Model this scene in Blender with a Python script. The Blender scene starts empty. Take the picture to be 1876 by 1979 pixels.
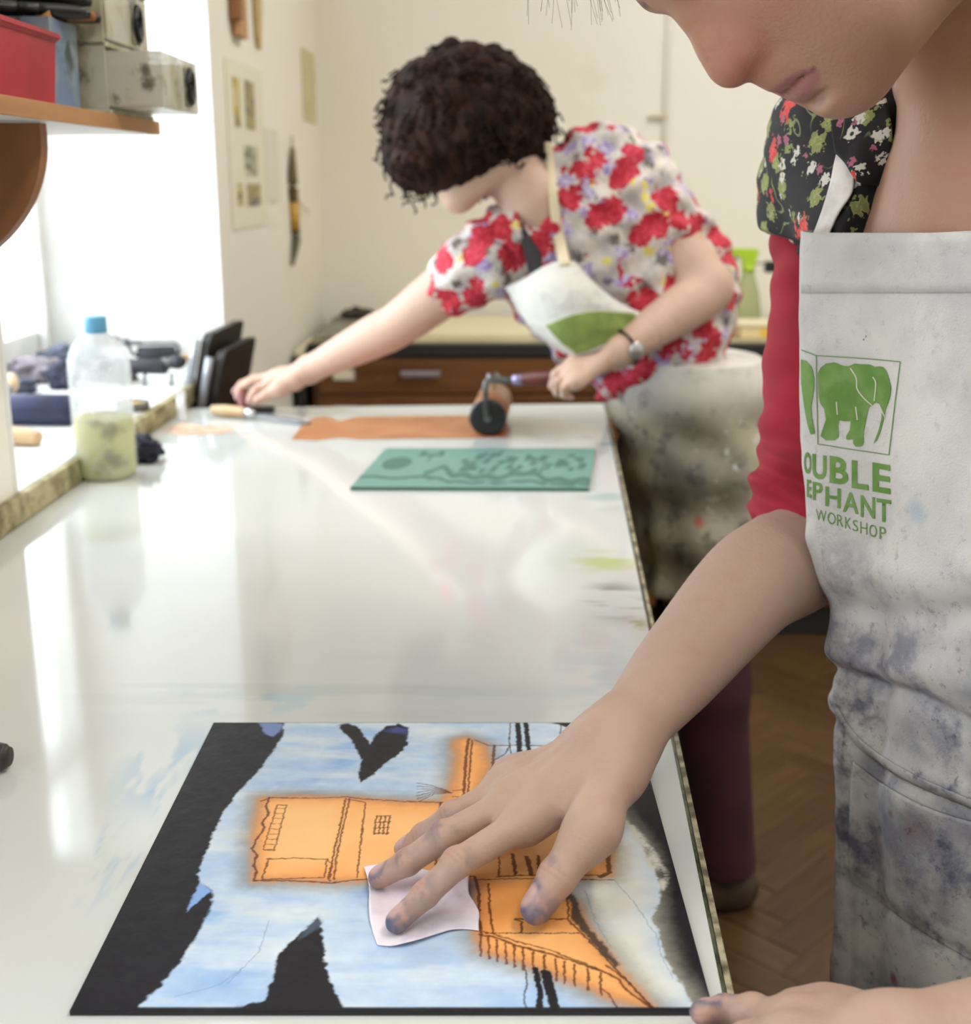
import bpy, bmesh, math, random
import numpy as np
from mathutils import Vector, Matrix, Euler

scene = bpy.context.scene
COL = scene.collection
random.seed(7)
RNG = np.random.default_rng(11)

# ------------------------------------------------------------------ camera
CAM_Z, TILT, FPX, CX, CY = 1.31, math.radians(15.04), 2400.0, 938.0, 989.5
cam_data = bpy.data.cameras.new('camera')
cam = bpy.data.objects.new('camera', cam_data)
COL.objects.link(cam)
cam.location = (0, 0, CAM_Z)
cam.rotation_euler = (math.pi / 2 - TILT, 0, 0)
cam_data.sensor_fit = 'HORIZONTAL'
cam_data.sensor_width = 36.0
cam_data.lens = 36.0 * FPX / 1876.0
cam_data.clip_start = 0.05
cam_data.dof.use_dof = True
cam_data.dof.focus_distance = 0.77
cam_data.dof.aperture_fstop = 8.5
scene.camera = cam

# ------------------------------------------------------------------ world, lights, exposure
scene.view_settings.view_transform = 'Standard'
scene.view_settings.look = 'None'
scene.view_settings.exposure = 0.07
scene.view_settings.gamma = 1.0
scene.view_settings.use_curve_mapping = False
world = bpy.data.worlds.new('overcast_sky')
scene.world = world
world.use_nodes = True
bg = world.node_tree.nodes['Background']
bg.inputs[0].default_value = (0.86, 0.94, 1.0, 1)      # even white overcast sky
bg.inputs[1].default_value = 7.0
scene.cycles.max_bounces = 5
scene.cycles.diffuse_bounces = 4
scene.cycles.glossy_bounces = 2
scene.cycles.transmission_bounces = 4
scene.cycles.adaptive_threshold = 0.06
scene.cycles.adaptive_min_samples = 16
scene.cycles.sample_clamp_indirect = 6.0
scene.cycles.caustics_reflective = False
scene.cycles.caustics_refractive = False

ROOM_X0, ROOM_X1, ROOM_Y0, ROOM_Y1, CEIL = -0.572, 3.2, -2.6, 4.12, 3.0
WALL_T = 0.37
WINDOWS = [(-1.9, -0.60), (-0.08, 0.50), (1.485, 2.66)]      # openings along the window wall (Y from, Y to); the middle one is added for light
SILL_Z, WIN_TOP = 0.935, 2.55
WALL_ROT = math.radians(-1.2)                              # the window wall runs at a slight angle to the camera's axis
WALLM = Matrix.Translation((ROOM_X0, 1.9, 0)) @ Matrix.Rotation(WALL_ROT, 4, 'Z') @ Matrix.Translation((0, -1.9, 0))
for i, (a, b) in enumerate(WINDOWS):                        # sampling portals in the window openings
    ld = bpy.data.lights.new('window_portal', 'AREA')
    ld.shape = 'RECTANGLE'; ld.size = WIN_TOP - SILL_Z; ld.size_y = b - a
    ld.cycles.is_portal = True
    lo = bpy.data.objects.new('window_portal', ld); COL.objects.link(lo)
    lo.location = WALLM @ Vector((-WALL_T - 0.03, (a + b) / 2, (SILL_Z + WIN_TOP) / 2))
    lo.rotation_euler = (0, -math.pi / 2, WALL_ROT)
ADDED_LAMP_POWER = 21.0                                           # each added ceiling lamp's own light is made in its builder

# ------------------------------------------------------------------ camera geometry used to find where things stand
ST, CT = math.sin(TILT), math.cos(TILT)
def U(px, py, d):
    """room point seen at a pixel of the photograph at axial depth d"""
    a, b = (px - CX) / FPX, (py - CY) / FPX
    return Vector((a * d, d * (CT - b * ST), CAM_Z - d * (ST + b * CT)))
def T(px, py, z=0.90):
    a, b = (px - CX) / FPX, (py - CY) / FPX
    return U(px, py, (CAM_Z - z) / (ST + b * CT))
def WX(px, py, X):
    return U(px, py, X * FPX / (px - CX))
def WY(px, py, Y):
    b = (py - CY) / FPX
    return U(px, py, Y / (CT - b * ST))

# ------------------------------------------------------------------ scene helpers
def link(o, parent=None):
    COL.objects.link(o)
    if parent is not None:
        o.parent = parent
        o.matrix_parent_inverse = Matrix.Identity(4) if parent.matrix_world == Matrix.Identity(4) else parent.matrix_world.inverted()
    return o
def tag(o, label=None, cat=None, group=None, kind=None):
    if label: o['label'] = label
    if cat: o['category'] = cat
    if group: o['group'] = group
    if kind: o['kind'] = kind
    return o
def thing(name, label, cat, loc=(0, 0, 0), group=None):
    o = bpy.data.objects.new(name, None)
    o.empty_display_size = 0.05
    o.location = loc
    COL.objects.link(o)
    bpy.context.view_layer.update()
    return tag(o, label, cat, group)
def obj(name, me, mats=None, parent=None, smooth=False):
    """me: Mesh or BMesh in room coordinates"""
    if isinstance(me, bmesh.types.BMesh):
        m = bpy.data.meshes.new(name); me.normal_update(); me.to_mesh(m); me.free(); me = m
    if mats is not None:
        for m in (mats if isinstance(mats, (list, tuple)) else [mats]):
            me.materials.append(m)
    if smooth:
        me.shade_smooth()
    o = bpy.data.objects.new(name, me)
    COL.objects.link(o)
    if parent is not None:
        o.parent = parent
        off = parent.location if parent.parent is None else Vector((0, 0, 0))      # parts keep room coordinates
        o.matrix_parent_inverse = Matrix.Translation(-off)
    return o
def struct(name, me, mats=None, parent=None, label=None, cat=None):
    o = obj(name, me, mats, parent)
    if parent is None: o['kind'] = 'structure'
    if label: o['label'] = label
    if cat and parent is None: o['category'] = cat
    return o

# ---- mesh builders, all return a BMesh in room coordinates
def frame(origin, xd, up=(0, 0, 1)):
    """matrix with X along xd, Z near up"""
    x = Vector(xd).normalized(); z = Vector(up); z = (z - z.dot(x) * x)
    if z.length < 1e-5: z = Vector((1, 0, 0)) - x.x * x
    z.normalize(); y = z.cross(x)
    m = Matrix((x, y, z)).transposed().to_4x4(); m.translation = origin
    return m
def box(lo, hi, bev=0.0, mtx=None, bm=None, seg=2):
    b2 = bmesh.new()
    lo, hi = Vector(lo), Vector(hi)
    r = bmesh.ops.create_cube(b2, size=1.0)
    c, s = (lo + hi) / 2, hi - lo
    for v in b2.verts: v.co = Vector((v.co.x * s.x, v.co.y * s.y, v.co.z * s.z)) + c
    if bev > 0:
        bmesh.ops.bevel(b2, geom=b2.edges[:], offset=min(bev, min(s) * 0.45), segments=seg, profile=0.6, affect='EDGES')
    if mtx is not None: bmesh.ops.transform(b2, matrix=mtx, verts=b2.verts)
    return merge(bm, b2)
def merge(bm, b2):
    if bm is None: return b2
    me = bpy.data.meshes.new('tmp'); b2.to_mesh(me); b2.free()
    bm.from_mesh(me); bpy.data.meshes.remove(me)
    return bm
def prism(pts, depth, mtx=None, bev=0.0, bm=None):
    """polygon pts (x,y) extruded along z from 0 to depth"""
    b2 = bmesh.new()
    f = b2.faces.new([b2.verts.new((p[0], p[1], 0)) for p in pts])
    r = bmesh.ops.extrude_face_region(b2, geom=[f])
    for v in r['geom']:
        if isinstance(v, bmesh.types.BMVert): v.co.z += depth
    bmesh.ops.recalc_face_normals(b2, faces=b2.faces)
    if bev > 0:
        bmesh.ops.bevel(b2, geom=b2.edges[:], offset=bev, segments=2, profile=0.6, affect='EDGES')
    bmesh.ops.triangulate(b2, faces=[f for f in b2.faces if len(f.verts) > 4])
    if mtx is not None: bmesh.ops.transform(b2, matrix=mtx, verts=b2.verts)
    return merge(bm, b2)
def lathe(profile, n=40, mtx=None, bm=None, closed_ends=True):
    """profile list of (r, z) turned round z"""
    b2 = bmesh.new(); rings = []
    for r, z in profile:
        if r < 1e-6: rings.append([b2.verts.new((0, 0, z))])
        else: rings.append([b2.verts.new((r * math.cos(2 * math.pi * i / n), r * math.sin(2 * math.pi * i / n), z)) for i in range(n)])
    for A, B in zip(rings, rings[1:]):
        for i in range(n):
            j = (i + 1) % n
            if len(A) == 1 and len(B) == 1: continue
            if len(A) == 1: b2.faces.new((A[0], B[j], B[i]))
            elif len(B) == 1: b2.faces.new((A[i], A[j], B[0]))
            else: b2.faces.new((A[i], A[j], B[j], B[i]))
    if closed_ends:
        for R, flip in ((rings[0], True), (rings[-1], False)):
            if len(R) > 1: b2.faces.new(R[::-1] if flip else R)
    bmesh.ops.recalc_face_normals(b2, faces=b2.faces)
    if mtx is not None: bmesh.ops.transform(b2, matrix=mtx, verts=b2.verts)
    return merge(bm, b2)
def spline(pts, n):
    """Catmull-Rom through pts (any dimension), n samples"""
    P = np.array([list(p) for p in pts], float)
    if len(P) == 2: return P[0] + (P[1] - P[0]) * np.linspace(0, 1, n)[:, None]
    Q = np.vstack([2 * P[0] - P[1], P, 2 * P[-1] - P[-2]])
    t = np.linspace(0, len(P) - 1, n); i = np.minimum(t.astype(int), len(P) - 2); u = (t - i)[:, None]
    a, b, c, d = Q[i], Q[i + 1], Q[i + 2], Q[i + 3]
    return 0.5 * (2 * b + (c - a) * u + (2 * a - 5 * b + 4 * c - d) * u ** 2 + (3 * b - a - 3 * c + d) * u ** 3)
def tube(pts, radii, n=14, samples=None, bm=None, flat=1.0, up=(0, 0, 1)):
    """swept round (or flattened) tube with closed ends"""
    pts = [Vector(p) for p in pts]
    if not isinstance(radii, (list, tuple)): radii = [radii] * len(pts)
    if samples:
        S = spline([list(p) + [r] for p, r in zip(pts, radii)], samples)
        pts = [Vector(s[:3]) for s in S]; radii = [max(float(s[3]), 1e-4) for s in S]
    b2 = bmesh.new(); rings = []
    for i, p in enumerate(pts):
        d = (pts[min(i + 1, len(pts) - 1)] - pts[max(i - 1, 0)])
        if d.length < 1e-9: d = Vector((0, 0, 1))
        m = frame(p, d, up)
        rings.append([b2.verts.new(m @ Vector((0, radii[i] * math.cos(2 * math.pi * k / n), flat * radii[i] * math.sin(2 * math.pi * k / n)))) for k in range(n)])
    for A, B in zip(rings, rings[1:]):
        for k in range(n): b2.faces.new((A[k], A[(k + 1) % n], B[(k + 1) % n], B[k]))
    b2.faces.new(rings[0][::-1]); b2.faces.new(rings[-1])
    bmesh.ops.recalc_face_normals(b2, faces=b2.faces)
    return merge(bm, b2)
def patch_points(rows, nu, nv):
    """rows of control points -> smooth (nv, nu, 3) grid"""
    R = np.array([[list(p) for p in r] for r in rows], float)
    A = np.stack([spline(r, nu) for r in R])
    return np.stack([spline(A[:, j], nv) for j in range(nu)], axis=1)
def grid_mesh(name, G, thick=0.0):
    """mesh from an (nv, nu, 3) grid; thickened to a closed sheet along its normals"""
    nv, nu, _ = G.shape
    idx = np.arange(nv * nu).reshape(nv, nu)
    q = np.stack([idx[:-1, :-1], idx[:-1, 1:], idx[1:, 1:], idx[1:, :-1]], -1).reshape(-1, 4)
    V = G.reshape(-1, 3); F = q
    if thick > 0:
        N = grid_normals(G).reshape(-1, 3)
        V = np.vstack([V + N * thick / 2, V - N * thick / 2]); o = nv * nu
        rim = np.concatenate([idx[0, :], idx[1:, -1], idx[-1, -2::-1], idx[-2:0:-1, 0]])
        r2 = np.roll(rim, -1)
        side = np.stack([r2, rim, rim + o, r2 + o], -1)
        F = np.vstack([q, q[:, ::-1] + o, side])
    return raw_mesh(name, V, F)
def grid_normals(G):
    du = np.gradient(G, axis=1); dv = np.gradient(G, axis=0)
    N = np.cross(du, dv); return N / np.maximum(np.linalg.norm(N, axis=2, keepdims=True), 1e-12)
def raw_mesh(name, V, F):
    me = bpy.data.meshes.new(name)
    V = np.asarray(V, np.float32); F = np.asarray(F, np.int32)
    me.vertices.add(len(V)); me.vertices.foreach_set('co', V.ravel())
    k = F.shape[1]
    me.loops.add(F.size); me.loops.foreach_set('vertex_index', F.ravel())
    me.polygons.add(len(F)); me.polygons.foreach_set('loop_start', np.arange(len(F), dtype=np.int32) * k)
    me.update(calc_edges=True); me.validate()
    return me
def set_color(me, rgb, name='tint'):
    a = me.color_attributes.new(name, 'FLOAT_COLOR', 'POINT')
    c = np.ones((len(me.vertices), 4), np.float32); c[:, :rgb.shape[1]] = rgb
    a.data.foreach_set('color', c.ravel())

# ------------------------------------------------------------------ materials
def lin(r, g, b):
    f = lambda c: (c / 255 / 12.92) if c / 255 <= 0.04045 else ((c / 255 + 0.055) / 1.055) ** 2.4
    return (f(r), f(g), f(b), 1.0)
class NT:
    """small node-tree writer"""
    def __init__(s, name):
        s.m = bpy.data.materials.new(name); s.m.use_nodes = True
        s.t = s.m.node_tree; s.n = s.t.nodes; s.n.clear()
        s.out = s.n.new('ShaderNodeOutputMaterial'); s.b = s.n.new('ShaderNodeBsdfPrincipled')
        s.t.links.new(s.b.outputs[0], s.out.inputs[0])
        s.co = None
    def put(s, sock, v):
        if hasattr(v, 'is_output') or isinstance(v, bpy.types.NodeSocket): s.t.links.new(v, sock)
        elif isinstance(v, (tuple, list)) and len(v) == 3 and sock.type == 'RGBA': sock.default_value = (*v, 1)
        else: sock.default_value = v
    def coord(s, kind='Object'):
        if s.co is None: s.co = s.n.new('ShaderNodeTexCoord')
        return s.co.outputs[kind]
    def mapping(s, scale=(1, 1, 1), loc=(0, 0, 0), rot=(0, 0, 0), src=None):
        m = s.n.new('ShaderNodeMapping'); s.put(m.inputs[0], src or s.coord())
        m.inputs[1].default_value = loc; m.inputs[2].default_value = rot; m.inputs[3].default_value = scale
        return m.outputs[0]
    def noise(s, scale, detail=4, rough=0.55, vec=None, dist=0.0, color=False):
        k = s.n.new('ShaderNodeTexNoise'); s.put(k.inputs['Vector'], vec or s.coord())
        k.inputs['Scale'].default_value = scale; k.inputs['Detail'].default_value = detail
        k.inputs['Roughness'].default_value = rough; k.inputs['Distortion'].default_value = dist
        return k.outputs['Color' if color else 'Fac']
    def voronoi(s, scale, vec=None, out='Distance', rnd=1.0, feature='F1'):
        k = s.n.new('ShaderNodeTexVoronoi'); k.feature = feature; s.put(k.inputs['Vector'], vec or s.coord())
        k.inputs['Scale'].default_value = scale; k.inputs['Randomness'].default_value = rnd
        return k.outputs[out]
    def math(s, op, a, b=0.5, c=0.5):
        k = s.n.new('ShaderNodeMath'); k.operation = op
        for i, v in enumerate((a, b, c)): s.put(k.inputs[i], v)
        return k.outputs[0]
    def step(s, v, lo, hi):
        """smooth 0..1 ramp of v from lo to hi (lo > hi inverts)"""
        k = s.n.new('ShaderNodeMapRange'); k.interpolation_type = 'SMOOTHSTEP'
        s.put(k.inputs[0], v)
        if lo < hi: k.inputs[1].default_value, k.inputs[2].default_value, k.inputs[3].default_value, k.inputs[4].default_value = lo, hi, 0, 1
        else: k.inputs[1].default_value, k.inputs[2].default_value, k.inputs[3].default_value, k.inputs[4].default_value = hi, lo, 1, 0
        return k.outputs[0]
    def mix(s, f, a, b, mode='MIX'):
        k = s.n.new('ShaderNodeMix'); k.data_type = 'RGBA'; k.blend_type = mode
        s.put(k.inputs[0], f); s.put(k.inputs[6], a); s.put(k.inputs[7], b)
        return k.outputs[2]
    def blob(s, c, r):
        """1 inside an ellipsoid stain of centre c, half sizes r (object coords) falling to 0"""
        v = s.mapping(scale=tuple(1 / x for x in r), loc=tuple(-a / x for a, x in zip(c, r)))
        k = s.n.new('ShaderNodeVectorMath'); k.operation = 'LENGTH'; s.put(k.inputs[0], v)
        return s.step(k.outputs['Value'], 1.0, 0.2)
    def attr(s, name):
        k = s.n.new('ShaderNodeAttribute'); k.attribute_name = name; return k.outputs['Color']
    def bump(s, h, strength=0.3, dist=0.01):
        k = s.n.new('ShaderNodeBump'); k.inputs['Strength'].default_value = strength
        k.inputs['Distance'].default_value = dist; s.put(k.inputs['Height'], h)
        s.t.links.new(k.outputs[0], s.b.inputs['Normal']); return k
    def set(s, **kw):
        names = dict(color='Base Color', rough='Roughness', metal='Metallic', spec='Specular IOR Level', trans='Transmission Weight',
                     ior='IOR', coat='Coat Weight', coat_rough='Coat Roughness', sss='Subsurface Weight', sss_scale='Subsurface Scale',
                     sheen='Sheen Weight', alpha='Alpha', emit='Emission Color', emit_s='Emission Strength')
        for k, v in kw.items(): s.put(s.b.inputs[names[k]], v)
        return s.m
def mat(name, col, rough=0.6, col2=None, scale=30, lohi=(0.35, 0.65), bump=0.0, bscale=None, detail=4, **kw):
    n = NT(name); c = col
    if col2 is not None: c = n.mix(n.step(n.noise(scale, detail), *lohi), col, col2)
    if bump: n.bump(n.noise(bscale or scale * 3, 5), bump, 0.004)
    return n.set(color=c, rough=rough, **kw)
def wood(name, c1, c2, axis='X', scale=14, rough=0.45, **kw):
    n = NT(name); sc = {'X': (1.2, 14, 14), 'Y': (14, 1.2, 14), 'Z': (14, 14, 1.2)}[axis]
    v = n.mapping(scale=sc)
    g = n.noise(scale / 10, 6, 0.6, v, 1.2)
    n.bump(g, 0.12, 0.002)
    return n.set(color=n.mix(n.step(g, 0.33, 0.68), c1, c2), rough=rough, **kw)

# ------------------------------------------------------------------ array noise
def vnoise(x, y, seed=0, z=None):
    """cheap smooth value noise on arrays (2-D)"""
    r = np.random.default_rng(seed); G = r.random((64, 64))
    xi, yi = np.floor(x).astype(int), np.floor(y).astype(int); fx, fy = x - xi, y - yi
    fx = fx * fx * (3 - 2 * fx); fy = fy * fy * (3 - 2 * fy)
    g = lambda a, b: G[a % 64, b % 64]
    return (g(xi, yi) * (1 - fx) + g(xi + 1, yi) * fx) * (1 - fy) + (g(xi, yi + 1) * (1 - fx) + g(xi + 1, yi + 1) * fx) * fy
def fbm(x, y, seed=0, o=4):
    s = 0; a = 0.5; t = 0
    for i in range(o): s = s + a * vnoise(x * 2 ** i + i * 7.3, y * 2 ** i + i * 3.1, seed + i); t += a; a *= 0.55
    return s / t
# ================================================================== SETTING
n = NT('cream_wall_paint')
c = n.mix(n.step(n.noise(1.3, 5), 0.35, 0.7), lin(238, 234, 223), lin(233, 228, 215))
c = n.mix(n.math('MULTIPLY', n.step(n.noise(5, 6), 0.62, 0.8), 0.25), c, lin(206, 196, 170))
n.bump(n.noise(40, 4), 0.08, 0.003)
WALLPAINT = n.set(color=c, rough=0.85)
WHITE_PAINT = mat('white_gloss_paint', lin(238, 238, 236), 0.5, lin(228, 228, 224), 8)
n = NT('worn_sill_edge')
w = n.step(n.noise(22, 6, 0.65), 0.40, 0.62)
c = n.mix(w, lin(176, 166, 130), lin(112, 104, 64))
c = n.mix(n.step(n.noise(55, 5), 0.60, 0.72), c, lin(78, 70, 52))
n.bump(n.noise(60, 5), 0.4, 0.004)
SILL_EDGE = n.set(color=c, rough=0.8)
n = NT('sill_top_paint')
c = n.mix(n.step(n.noise(9, 6), 0.52, 0.72), lin(226, 226, 224), lin(170, 166, 150))
SILL_TOP = n.set(color=c, rough=0.6)

def wallbox(lo, hi, bev=0.0): return box(lo, hi, bev, WALLM)
# window wall: one mesh of piers, spandrels and lintels round the openings (local x = distance from its face)
bm = None
ys = [ROOM_Y0 - 0.2]
for a, b in WINDOWS: ys += [a, b]
ys.append(ROOM_Y1 + 0.1)
for i in range(0, len(ys), 2): bm = box((-WALL_T, ys[i], 0), (0, ys[i + 1], CEIL), 0, WALLM, bm)
for a, b in WINDOWS:
    bm = box((-WALL_T, a, 0), (0, b, SILL_Z - 0.035), 0, WALLM, bm)
    bm = box((-WALL_T, a, WIN_TOP), (0, b, CEIL), 0, WALLM, bm)
struct('wall_left', bm, WALLPAINT)
# reveals are painted white: thin linings fixed in each opening
GLASS = NT('window_glass')
tr = GLASS.n.new('ShaderNodeBsdfTransparent'); gl = GLASS.n.new('ShaderNodeBsdfGlossy'); gl.inputs['Roughness'].default_value = 0.02
fr = GLASS.n.new('ShaderNodeLayerWeight'); fr.inputs[0].default_value = 0.5
fr2 = GLASS.math('MULTIPLY', GLASS.math('POWER', fr.outputs['Facing'], 4.0), 0.5)
mx = GLASS.n.new('ShaderNodeMixShader')
GLASS.t.links.new(fr2, mx.inputs[0]); GLASS.t.links.new(tr.outputs[0], mx.inputs[1]); GLASS.t.links.new(gl.outputs[0], mx.inputs[2])
GLASS.t.links.new(mx.outputs[0], GLASS.out.inputs[0]); GLASS = GLASS.m
for k, (a, b) in enumerate(WINDOWS):
    win = bpy.data.objects.new('window_%d' % (k + 1), None); COL.objects.link(win)
    tag(win, ['tall white sash window beyond the near end of the bench', 'narrow white window before the shelf pier, added unseen for cool light', 'white sash window with deep reveal above the cluttered sill'][k], None, kind='structure')
    for y in (a, b):
        s = 0.012 if y == a else -0.012
        obj('reveal', box((-WALL_T, min(y, y + s), SILL_Z), (0.001, max(y, y + s), WIN_TOP), 0, WALLM), WHITE_PAINT, win)
    obj('head', box((-WALL_T, a + 0.012, WIN_TOP - 0.012), (0.001, b - 0.012, WIN_TOP), 0, WALLM), WHITE_PAINT, win)
    sl = obj('sill', box((-WALL_T, a, SILL_Z - 0.035), (0.0, b, SILL_Z), 0.004, WALLM), SILL_TOP, win)
    obj('sill_edge', box((0.0, a - (0.5 if k == 2 else 0.02), 0.899), (0.012, b + 0.02, SILL_Z - 0.001), 0.003, WALLM), SILL_EDGE, sl)
    xw = -WALL_T
    z0, z1 = SILL_Z, WIN_TOP
    def bar(name, y0, y1, za, zb, x0=-0.05, x1=0.0): return obj(name, box((xw + x0, y0, za), (xw + x1, y1, zb), 0.004, WALLM), WHITE_PAINT, win)
    bar('stile', a, a + 0.06, z0, z1); bar('stile', b - 0.06, b, z0, z1)
    bar('rail', a + 0.06, b - 0.06, z0, z0 + 0.07); bar('rail', a + 0.06, b - 0.06, z1 - 0.06, z1)
    bar('meeting_rail', a + 0.06, b - 0.06, 1.72, 1.77)
    m1 = a + (b - a) / 3; m2 = a + 2 * (b - a) / 3
    for m in (m1, m2):
        bar('glazing_bar', m - 0.012, m + 0.012, z0 + 0.07, 1.72, -0.04, -0.01)
        bar('glazing_bar', m - 0.012, m + 0.012, 1.77, z1 - 0.06, -0.04, -0.01)
    ya = [a + 0.06, m1 + 0.012, m2 + 0.012]; yb = [m1 - 0.012, m2 - 0.012, b - 0.06]
    for za, zb in ((z0 + 0.07, 1.72), (1.77, z1 - 0.06)):
        for p in range(3):
            obj('pane', box((xw - 0.027, ya[p], za), (xw - 0.023, yb[p], zb), 0, WALLM), GLASS, win)
    # painted radiator-pipe style cord rail on the far stile
    bar('sash_stop', b - 0.085, b - 0.07, z0, z1, 0.0, 0.018)
struct('wall_back', box((ROOM_X0 - 0.4, ROOM_Y1, 0), (ROOM_X1 + 0.2, ROOM_Y1 + 0.15, CEIL)), WALLPAINT)
struct('wall_right', box((ROOM_X1, ROOM_Y0, 0), (ROOM_X1 + 0.15, ROOM_Y1, CEIL)), WALLPAINT)
struct('wall_front', box((ROOM_X0 - 0.4, ROOM_Y0 - 0.15, 0), (ROOM_X1 + 0.2, ROOM_Y0, CEIL)), WALLPAINT)
struct('ceiling', box((ROOM_X0 - 0.5, ROOM_Y0 - 0.15, CEIL), (ROOM_X1 + 0.2, ROOM_Y1 + 0.15, CEIL + 0.1)), mat('ceiling_white', lin(240, 238, 230), 0.9))
# floor: dark-honey parquet; the blocks one can see beside the table are laid one by one in herringbone
PARQ = []
for i, (a, b) in enumerate([((86, 63, 34), (66, 46, 23)), ((79, 56, 30), (60, 41, 20)), ((93, 69, 39), (72, 51, 26))]):
    nn = NT('parquet_oak_%d' % i)
    v = nn.mapping(scale=(5, 60, 20))
    g = nn.noise(1.0, 6, 0.6, v, 0.8)
    PARQ.append(nn.set(color=nn.mix(nn.step(g, 0.3, 0.7), lin(*a), lin(*b)), rough=0.42))
nn = NT('parquet_far')
br = nn.n.new('ShaderNodeTexBrick'); nn.put(br.inputs['Vector'], nn.mapping(rot=(0, 0, 0.785)))
br.inputs['Scale'].default_value = 1.0; br.inputs['Brick Width'].default_value = 0.28; br.inputs['Row Height'].default_value = 0.07
br.inputs['Mortar Size'].default_value = 0.001
br.inputs['Color1'].default_value = lin(82, 59, 32); br.inputs['Color2'].default_value = lin(66, 47, 25); br.inputs['Mortar'].default_value = lin(60, 42, 24)
FLOOR_FAR = nn.set(color=br.outputs[0], rough=0.45)
floor = struct('floor', box((ROOM_X0 - 0.5, ROOM_Y0 - 0.15, -0.06), (ROOM_X1 + 0.2, ROOM_Y1 + 0.15, -0.002)), FLOOR_FAR)
BL, BW = 0.28, 0.07
pm = []
for i in range(3):
    b2 = box((-BL / 2 + 0.0008, -BW / 2 + 0.0008, -0.012), (BL / 2 - 0.0008, BW / 2 - 0.0008, 0), 0.0012, seg=1)
    m = bpy.data.meshes.new('parquet_block'); b2.to_mesh(m); b2.free(); m.materials.append(PARQ[i]); pm.append(m)
cnt = 0
for i in range(-40, 60):
    for j in range(-20, 30):
        # herringbone cell: one block each way
        for kind in (0, 1):
            x0 = i * BW + j * BL if False else 0
            u = i * BW + (j * 2 * BL)
            vv = i * BW
            if kind == 0: cx, cy, rz = u + BL / 2, vv + BW / 2, 0.0
            else: cx, cy, rz = u + BL + BW / 2, vv + BW - BL / 2 + 0.0, math.pi / 2
            # rotate pattern 45 degrees
            X = (cx - cy) * 0.7071 + 0.55; Y = (cx + cy) * 0.7071 + 1.2
            if 0.16 < X < 1.35 and 0.75 < Y < 3.35:
                o = bpy.data.objects.new('parquet_block', pm[RNG.integers(3)])
                o.location = (X, Y, float(RNG.uniform(-0.0006, 0.0004))); o.rotation_euler = (0, 0, rz + math.pi / 4)
                COL.objects.link(o); o.parent = floor; cnt += 1
print('parquet blocks', cnt)
# skirting on the back wall
struct('baseboard_back', box((-0.5, ROOM_Y1 - 0.018, 0), (ROOM_X1, ROOM_Y1, 0.12), 0.004), WHITE_PAINT)
# painted conduit on the back wall
CONDUIT = thing('wall_conduit', 'cream painted conduit running up the bare back wall', 'pipe', (0, 0, 0))
p0 = WY(1273, 560, ROOM_Y1 - 0.012); 
obj('pipe', tube([(p0.x, ROOM_Y1 - 0.008, 0.9), (p0.x, ROOM_Y1 - 0.008, CEIL - 0.02)], 0.008, 12), WALLPAINT, CONDUIT, True)
q = WY(1271, 226, ROOM_Y1 - 0.012)
obj('clip', box((q.x - 0.03, ROOM_Y1 - 0.018, q.z - 0.006), (q.x + 0.03, ROOM_Y1 - 0.002, q.z + 0.006), 0.003), mat('conduit_clip', lin(196, 186, 160), 0.6), CONDUIT)
# ceiling lamps: unseen tube fittings over the table and the aisle, added as fill light
LAMPHOUSE = mat('added_lamp_housing_white', lin(235, 235, 230), 0.5)
LT = NT('added_lamp_diffuser'); LAMPTUBE = LT.set(color=(0.9, 0.9, 0.85, 1), emit=(1.0, 0.955, 0.885, 1), emit_s=2.5)
for i, (x, y, lab) in enumerate([(0.75, 0.2, 'added unseen strip lamp on the ceiling over the near end of the table'), (0.9, 2.6, 'added unseen strip lamp on the ceiling over the plan chests'), (2.3, 1.2, 'added unseen strip lamp on the ceiling over the open floor')]):
    L = thing('added_ceiling_lamp', lab, 'lamp', (x, y, CEIL), 'added strip lamps on the ceiling')
    obj('housing', box((x - 0.09, y - 0.75, CEIL - 0.06), (x + 0.09, y + 0.75, CEIL - 0.001), 0.01), LAMPHOUSE, L)
    obj('diffuser', box((x - 0.07, y - 0.72, CEIL - 0.085), (x + 0.07, y + 0.72, CEIL - 0.06), 0.01), LAMPTUBE, L)
    ld = bpy.data.lights.new('added_strip_light', 'AREA'); ld.shape = 'RECTANGLE'; ld.size = 0.14; ld.size_y = 1.44
    ld.energy = ADDED_LAMP_POWER; ld.color = (1.0, 0.955, 0.885)
    lo = bpy.data.objects.new('added_strip_light', ld); lo.location = (x, y, CEIL - 0.088); COL.objects.link(lo)

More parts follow.
